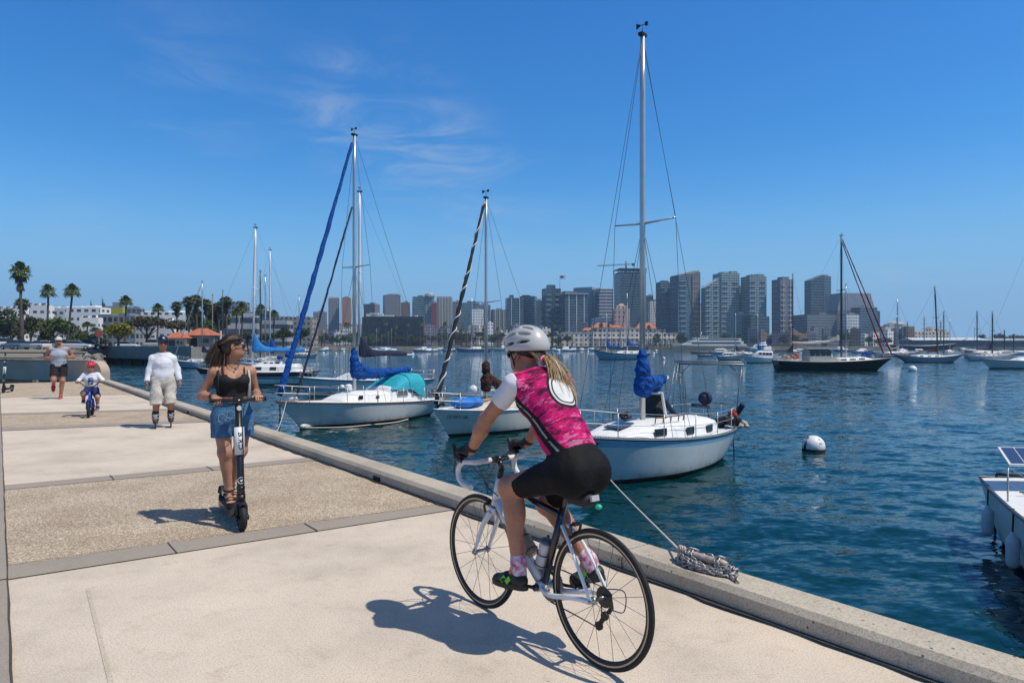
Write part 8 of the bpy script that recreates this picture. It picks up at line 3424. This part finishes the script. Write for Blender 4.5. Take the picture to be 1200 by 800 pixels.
# child on a small blue bicycle
C0 = gnd(104, 489.5)
fC = V(.44, -.898, 0)
rzC = math.atan2(fC.y, fC.x)
CB = thing('child_bicycle', 'small blue bicycle ridden by the child in the red helmet', 'bicycle', C0, rzC)
M_CBLUE = mat('blue_bike_paint', (.01, .08, .50), .3, coat=.5)
for x in (0, -.66):
    wheel('wheel', CB, V(x, 0, .19), .19, .024, .018, 14, M_BLACKP, None, hub=.02, hw=.04, spoke_r=.002)
mb = MB()
mb.tube([V(-.09, 0, .40), V(-.14, 0, .56)], .022, 10)
mb.tube([V(-.10, 0, .44), V(-.30, 0, .27), V(-.37, 0, .22)], .022, 10)
mb.tube([V(-.37, 0, .22), V(-.47, 0, .46)], .018, 10)
for sd in (1, -1):
    mb.tube([V(-.37, 0, .22), V(-.66, sd * .05, .19)], .012, 8)
    mb.tube([V(-.44, 0, .40), V(-.66, sd * .05, .19)], .010, 8)
    mb.tube([V(-.085, sd * .02, .40), V(-.05, sd * .045, .34), V(0, sd * .045, .19)], .014, 8)
mb.build('frame', M_CBLUE, CB)
mb = MB()
mb.tube([V(-.14, 0, .55), V(-.155, 0, .66)], .013, 8)
mb.tube(bez([V(-.19, .27, .76), V(-.15, .18, .76), V(-.14, .09, .68), V(-.15, -.0, .66), V(-.14, -.09, .68), V(-.15, -.18, .76), V(-.19, -.27, .76)], 4), .012, 8)
mb.build('handlebar', M_BLACKP, CB)
mb = MB()
mb.ell(V(-.50, 0, .50), (.11, .07, .035), 12)
mb.tube([V(-.46, 0, .44), V(-.49, 0, .49)], .012, 8)
mb.build('saddle', M_BLACKP, CB)
mb = MB()
rings = [[V(-.20 * math.sin(a), y, .19 + .212 * math.cos(a)) for y in (-.035, 0, .035)] for a in np.linspace(-.4, 1.1, 7)]
mb.loft(rings, closed=False, caps=False)
mb.build('mudguard', M_CBLUE, CB)
for sd, dz in ((1, -.02), (-1, .02)):
    mb = MB()
    mb.tube([V(-.37, sd * .05, .22), V(-.34 if sd > 0 else -.40, sd * .06, .14 if sd > 0 else .30)], .010, 8)
    mb.box(V(-.34 if sd > 0 else -.40, sd * .11, .14 if sd > 0 else .30), (.08, .08, .02))
    mb.build('pedal', M_BLACKP, CB)
J = dict(pel=V(-.47, 0, .60), wai=V(-.45, 0, .70), che=V(-.42, 0, .83), nek=V(-.40, 0, .955), hd=V(-.37, 0, 1.10), shL=V(-.41, .125, .915), shR=V(-.41, -.125, .915), elL=V(-.36, .22, .80), elR=V(-.36, -.22, .80), wrL=V(-.24, .235, .785), wrR=V(-.24, -.235, .785), hpL=V(-.46, .07, .58), hpR=V(-.46, -.07, .58), knL=V(-.28, .13, .43), knR=V(-.24, -.13, .50), anL=V(-.35, .13, .215), anR=V(-.40, -.14, .36))
Rm = dict(pel=.105, wai=.105, che=.115, dep=.085, arm=.036, neck=.04, leg=(.062, .043, .032), sh=.12)
CH, tor, P, RR = person('small child in a red helmet and white long-sleeved shirt on the blue bicycle', C0, fC, J, skin('child_skin', (.46, .25, .17)), Rm, h=.007, male=False, hsc=.84, hf=V(.97, .0, -.2), hands={s_: dict(d=V(1, 0, -.2), palm=V(-.2, 0, -1), thumb=V(0, -sd, 0), curl=1.0, sc=.66) for s_, sd in (('L', 1), ('R', -1))})


def child_shirt():
    m, nt, b = nodes_of('printed_shirt')
    tc = nt.nodes.new('ShaderNodeTexCoord').outputs['Object']
    so = nt.nodes.new('ShaderNodeSeparateXYZ')
    nt.links.new(tc, so.inputs[0])
    n = sep_noise(nt, tc, 26, 3)
    ins = math_n(nt, 'MULTIPLY', math_n(nt, 'LESS_THAN', math_n(nt, 'ABSOLUTE', so.outputs[1]), .055), math_n(nt, 'LESS_THAN', math_n(nt, 'ABSOLUTE', math_n(nt, 'SUBTRACT', so.outputs[2], .78)), .085))
    nt.links.new(mixc(nt, (.66, .66, .69), (.02, .07, .24), math_n(nt, 'MULTIPLY', ins, maprange(nt, n, .42, .5))), b.inputs['Base Color'])
    b.inputs['Roughness'].default_value = .85
    return m


B = Body(.007, wr=(.003, 34, 4))
tor(B, .012)
for s_ in ('L', 'R'):
    B.cone(J['sh' + s_], J['el' + s_], .052, .045, .03)
    B.cone(J['el' + s_], J['wr' + s_], .045, .034, .02)
    B.cut(J['wr' + s_] + (J['el' + s_] - J['wr' + s_]) * .08, J['wr' + s_] - J['el' + s_], .07)
B.cut(V(0, 0, .62), V(0, 0, -1))
B.cut(J['nek'] + V(0, 0, .0), V(.1, 0, 1), .08)
B.build('shirt', child_shirt(), CH)
B = Body(.007, wr=(.003, 34, 6))
B.slab(J['pel'] + V(0, 0, -.02), J['wai'] + V(0, 0, -.02), Y1, (.12, .10), (.115, .095), .03)
for s_ in ('L', 'R'):
    B.cone(J['hp' + s_], J['hp' + s_].lerp(J['kn' + s_], 1.05), .078, .068, .03)
    B.cut(J['hp' + s_].lerp(J['kn' + s_], .92), J['kn' + s_] - J['hp' + s_], .10)
B.build('shorts', mat('navy_shorts', (.012, .022, .10), .85), CH)
for s_, sd in (('L', 1), ('R', -1)):
    an = J['an' + s_]
    B = Body(.006)
    B.cone(an + (J['kn' + s_] - an) * .2, an, .037, .036, .01)
    B.build('sock', mat('white_sock', (.62, .62, .62), .9), CH)
    shoe('shoe', an + V(-.05, 0, -.062), an + V(.13, 0, -.062), mat('black_trainer', (.015, .016, .022), .6), MATS['white_sole'], CH, w=.036, h=.006, ankle=an)
B = Body(.006)
B.ell(P(-.012, 0, .048), (.112, .094, .090), RR, .01)
B.cut(P(0, 0, .020), RR @ V(-.05, 0, -1))
for y in (-.045, 0, .045):
    B.ell(P(.05, y, .115), (.05, .010, .03), RR @ rot(.5, 'Y'), .006, sub=True)
hm = B.build('helmet', mat('red_helmet', (.52, .010, .030), .3, coat=.4, col2=(.58, .06, .09), vscale=14, detail=1), CH)
mb = MB()
for sd in (1, -1):
    mb.tube([P(.03, .078 * sd, .02), P(.02, .066 * sd, -.06), P(.035, 0, -.108)], .005, 5)
mb.build('helmet_strap', M_BLACKP, hm)
sunglasses(P, RR, CH, .84)
# ------------------------------------------------------------------ cleats, chains and mooring lines on the kerb
def link(mb, c, d, up, L=.042, w=.026, r=.0062, n=10):
    d, s, u = frame(d, up)
    pts = []
    for k in range(n):
        a = 2 * PI * k / n
        x = math.cos(a) * w / 2 + math.copysign((L - w) / 2, math.cos(a)) * (1 if abs(math.cos(a)) > .2 else abs(math.cos(a)) * 5)
        pts.append(Vector(c) + d * x + s * math.sin(a) * w / 2)
    mb.tube(pts, r, 5, closed=True, up=u)


def chain_along(mb, pts, step=.030, **kw):
    cum = [0]
    for a, b in zip(pts[:-1], pts[1:]):
        cum.append(cum[-1] + (b - a).length)
    n = int(cum[-1] / step)
    j = 0
    q = random.Random(3)
    for i in range(n):
        t = i * step
        while j < len(pts) - 2 and cum[j + 1] < t:
            j += 1
        f_ = (t - cum[j]) / max(1e-6, cum[j + 1] - cum[j])
        p = pts[j].lerp(pts[j + 1], f_)
        d = (pts[j + 1] - pts[j]).normalized()
        up = V(0, 0, 1) if i % 2 else frame(d)[1] + V(0, 0, .35)
        link(mb, p, d + V(q.uniform(-.2, .2), q.uniform(-.2, .2), q.uniform(-.15, .15)), up, **kw)


KZ = .132
kc = gnd(831, 664, KZ)
u0, n0 = q_of(kc)
n0 = KERB_N + .15
rzq = math.atan2(QD.y, QD.x)
CLt = thing('mooring_cleat', 'rusty pale mooring cleat on the kerb, wrapped in chain', 'cleat', Q(u0, n0, KZ), rzq)
mb = MB()
mb.box(V(0, 0, .008), (.26, .11, .016))
for x in (-.10, .10):
    for y in (-.038, .038):
        mb.tube([V(x, y, .014), V(x, y, .024)], .010, 6)
M_CLT = mat('worn_galvanising', (.52, .49, .44), .6, metal=.15, col2=(.30, .17, .09), vscale=16)
base = mb.build('base_plate', M_CLT, CLt)
mb = MB()
for x in (-.065, .065):
    mb.tube([V(x, 0, .01), V(x * .95, 0, .075)], [.026, .020], 10)
mb.tube([V(-.205, 0, .086), V(-.15, 0, .088), V(-.06, 0, .082), V(.06, 0, .082), V(.15, 0, .088), V(.205, 0, .086)], [.018, .025, .027, .027, .025, .018], 12)
mb.build('horn', M_CLT, CLt)
heapc = thing('chain_heap', 'grey chain heaped round the cleat on the kerb', 'chain', Q(u0, n0, KZ), rzq)
q = random.Random(21)
pts = []
for i in range(150):
    a = i * .42
    rr = .17 + .035 * math.sin(i * .7) - i * .00015
    ex = 1.25
    x, y = math.cos(a) * rr * ex, math.sin(a) * rr * .52 - .015
    z = .010 + .012 * (i // 15) * (.6 + .4 * math.sin(i * 1.3)) * .55
    pts.append(V(x + q.uniform(-.02, .02), max(-.145, min(.125, y + q.uniform(-.012, .012))), z))
mb = MB()
chain_along(mb, bez(pts, 3), step=.034, L=.052, w=.034, r=.0075)
for k, x0 in enumerate((-.14, .10, .125)):
    loop = [V(x0 + .01 * math.sin(t * 2), .036 * math.cos(t), .078 + .036 * math.sin(t)) for t in np.linspace(0, 2 * PI, 20)]
    chain_along(mb, loop, step=.034, L=.052, w=.034, r=.0075)
tail = bez([V(-.20, .02, .03), V(-.26, .03, .012), V(-.33, .06, .012), V(-.36, .11, .012)], 8)
chain_along(mb, tail, step=.034, L=.052, w=.034, r=.0075)
mb.build('chain', M_CHAIN, heapc)
heapc.scale = CLt.scale = (.84, .84, .84)

# line from the near sloop to the cleat
bowA = world_of(A, HA.deck(.975, .2) + V(0, 0, .04))
cl_end = Q(u0, n0, KZ) + rotz(rzq) @ V(.19, 0, .07)
ml = thing('mooring_line', 'pale rope running from the near sloop bow down to the chained cleat', 'rope', cl_end, 0)
mb = MB()
a, b = cl_end, bowA
pts = [a.lerp(b, t) + V(0, 0, -.10 * math.sin(PI * t)) - cl_end for t in np.linspace(0, 1, 24)]
mb.tube(pts, .008, 7)
mb.build('rope', M_ROPE, ml)
mb = MB()
for k in range(3):
    mb.torus(V(.0, 0, .0) + rotz(rzq) @ V(.0 - k * .018, 0, .0), .030, .0095, 'x', 16, 6)
mb.build('hitch', mat('frayed_rope', (.52, .40, .34), .9, var=.3, vscale=40), ml)

# weedy chain hanging from the bow of the near sloop
wc0 = world_of(A, HA.deck(.945, 1.06))
wc = thing('weedy_chain', 'dark weed-covered chain hanging from the bow of the near sloop', 'chain', V(wc0.x, wc0.y, WZ), 0)
mb = MB()
q = random.Random(8)
for i in range(150):
    z = q.uniform(-.1, wc0.z - WZ + .02)
    s = q.uniform(.025, .06) * (1.1 - .35 * z)
    mb.ell(V(q.gauss(0, .045), q.gauss(0, .03), z), (s, s * .8, s * 1.1), 6, rot(q.uniform(0, 3), 'X') @ rot(q.uniform(0, 3), 'Z'))
mb.build('growth', M_MUSSEL, wc, smooth=False)

# lines of the teal-hooded sloop
kb = gnd(303.5, 497.5, KZ)
ub, _ = q_of(kb)
kb = Q(ub, KERB_N + .15, KZ)
hp2 = thing('rope_bundle', 'dark bundle of chain and rope on the kerb beside the scooter rider', 'rope', kb, rzq)
mb = MB()
q = random.Random(31)
for i in range(34):
    c = V(q.gauss(0, .075), q.gauss(0, .05), abs(q.gauss(.02, .03)) + .012)
    R_ = rot(q.uniform(0, 3), 'X') @ rot(q.uniform(0, 3), 'Z')
    pts = [c + R_ @ V(.045 * math.cos(t), .03 * math.sin(t), 0) for t in np.linspace(0, 2 * PI, 11)[:-1]]
    pts = [V(p.x, p.y, max(.012, p.z)) for p in pts]
    mb.tube(pts, .011, 5, closed=True)
mb.build('coils', mat('rusty_chain', (.10, .065, .05), .8, var=.5, vscale=30), hp2)
bB = world_of(Bt, HB.deck(.965, .9) + V(0, 0, .03))
ln = thing('mooring_line', 'slack pale rope from the teal-hooded sloop to the bundle on the kerb', 'rope', kb, 0)
mb = MB()
mb.tube([kb.lerp(bB, t) + V(0, 0, .05 - .85 * math.sin(PI * t) * (1 - .2 * t)) - kb for t in np.linspace(0, 1, 26)], .012, 6)
mb.build('rope', M_ROPE, ln)
for k in (.04, -.10):
    c0 = world_of(Bt, HB.deck(.985, k * 6))
    dl = thing('bow_line', 'thin dark line hanging from the bow of the teal-hooded sloop into the water' if k > 0 else 'second dark line hanging beside the bow of the teal-hooded sloop', 'rope', V(c0.x, c0.y, WZ), 0)
    mb = MB()
    mb.tube([V(0, 0, c0.z - WZ), V(.03, -.02, .5), V(.0, -.1, -.2)], .016, 6)
    mb.build('line', M_RUB, dl)
wlp = [world_of(Bt, V(lerp(HB.xs, HB.xe, t), HB.half(t, 0) + dy, .02 + .015 * math.sin(t * 20))) for t, dy in ((1.0, .25), (.93, .45), (.82, .62), (.68, .60), (.5, .42), (.34, .15))]
fl_ = thing('floating_line', 'pale rope floating along the hull of the teal-hooded sloop', 'rope', wlp[0], 0)
mb = MB()
mb.tube([p - wlp[0] for p in bez(wlp, 8)], .022, 6)
mb.build('rope', M_ROPE, fl_)
c0 = world_of(Bt, V(HB.xe - .15, .22, .08))
fd = thing('boat_fender', 'white fender floating under the bow of the teal-hooded sloop', 'fender', c0, Bt.rotation_euler.z)
mb = MB()
mb.lathe([(0, -.30), (.06, -.28), (.10, -.22), (.10, .22), (.06, .28), (0, .30)], 14, V(0, 0, 0), rot(PI / 2, 'Y'))
mb.build('fender_body', M_GEL, fd)
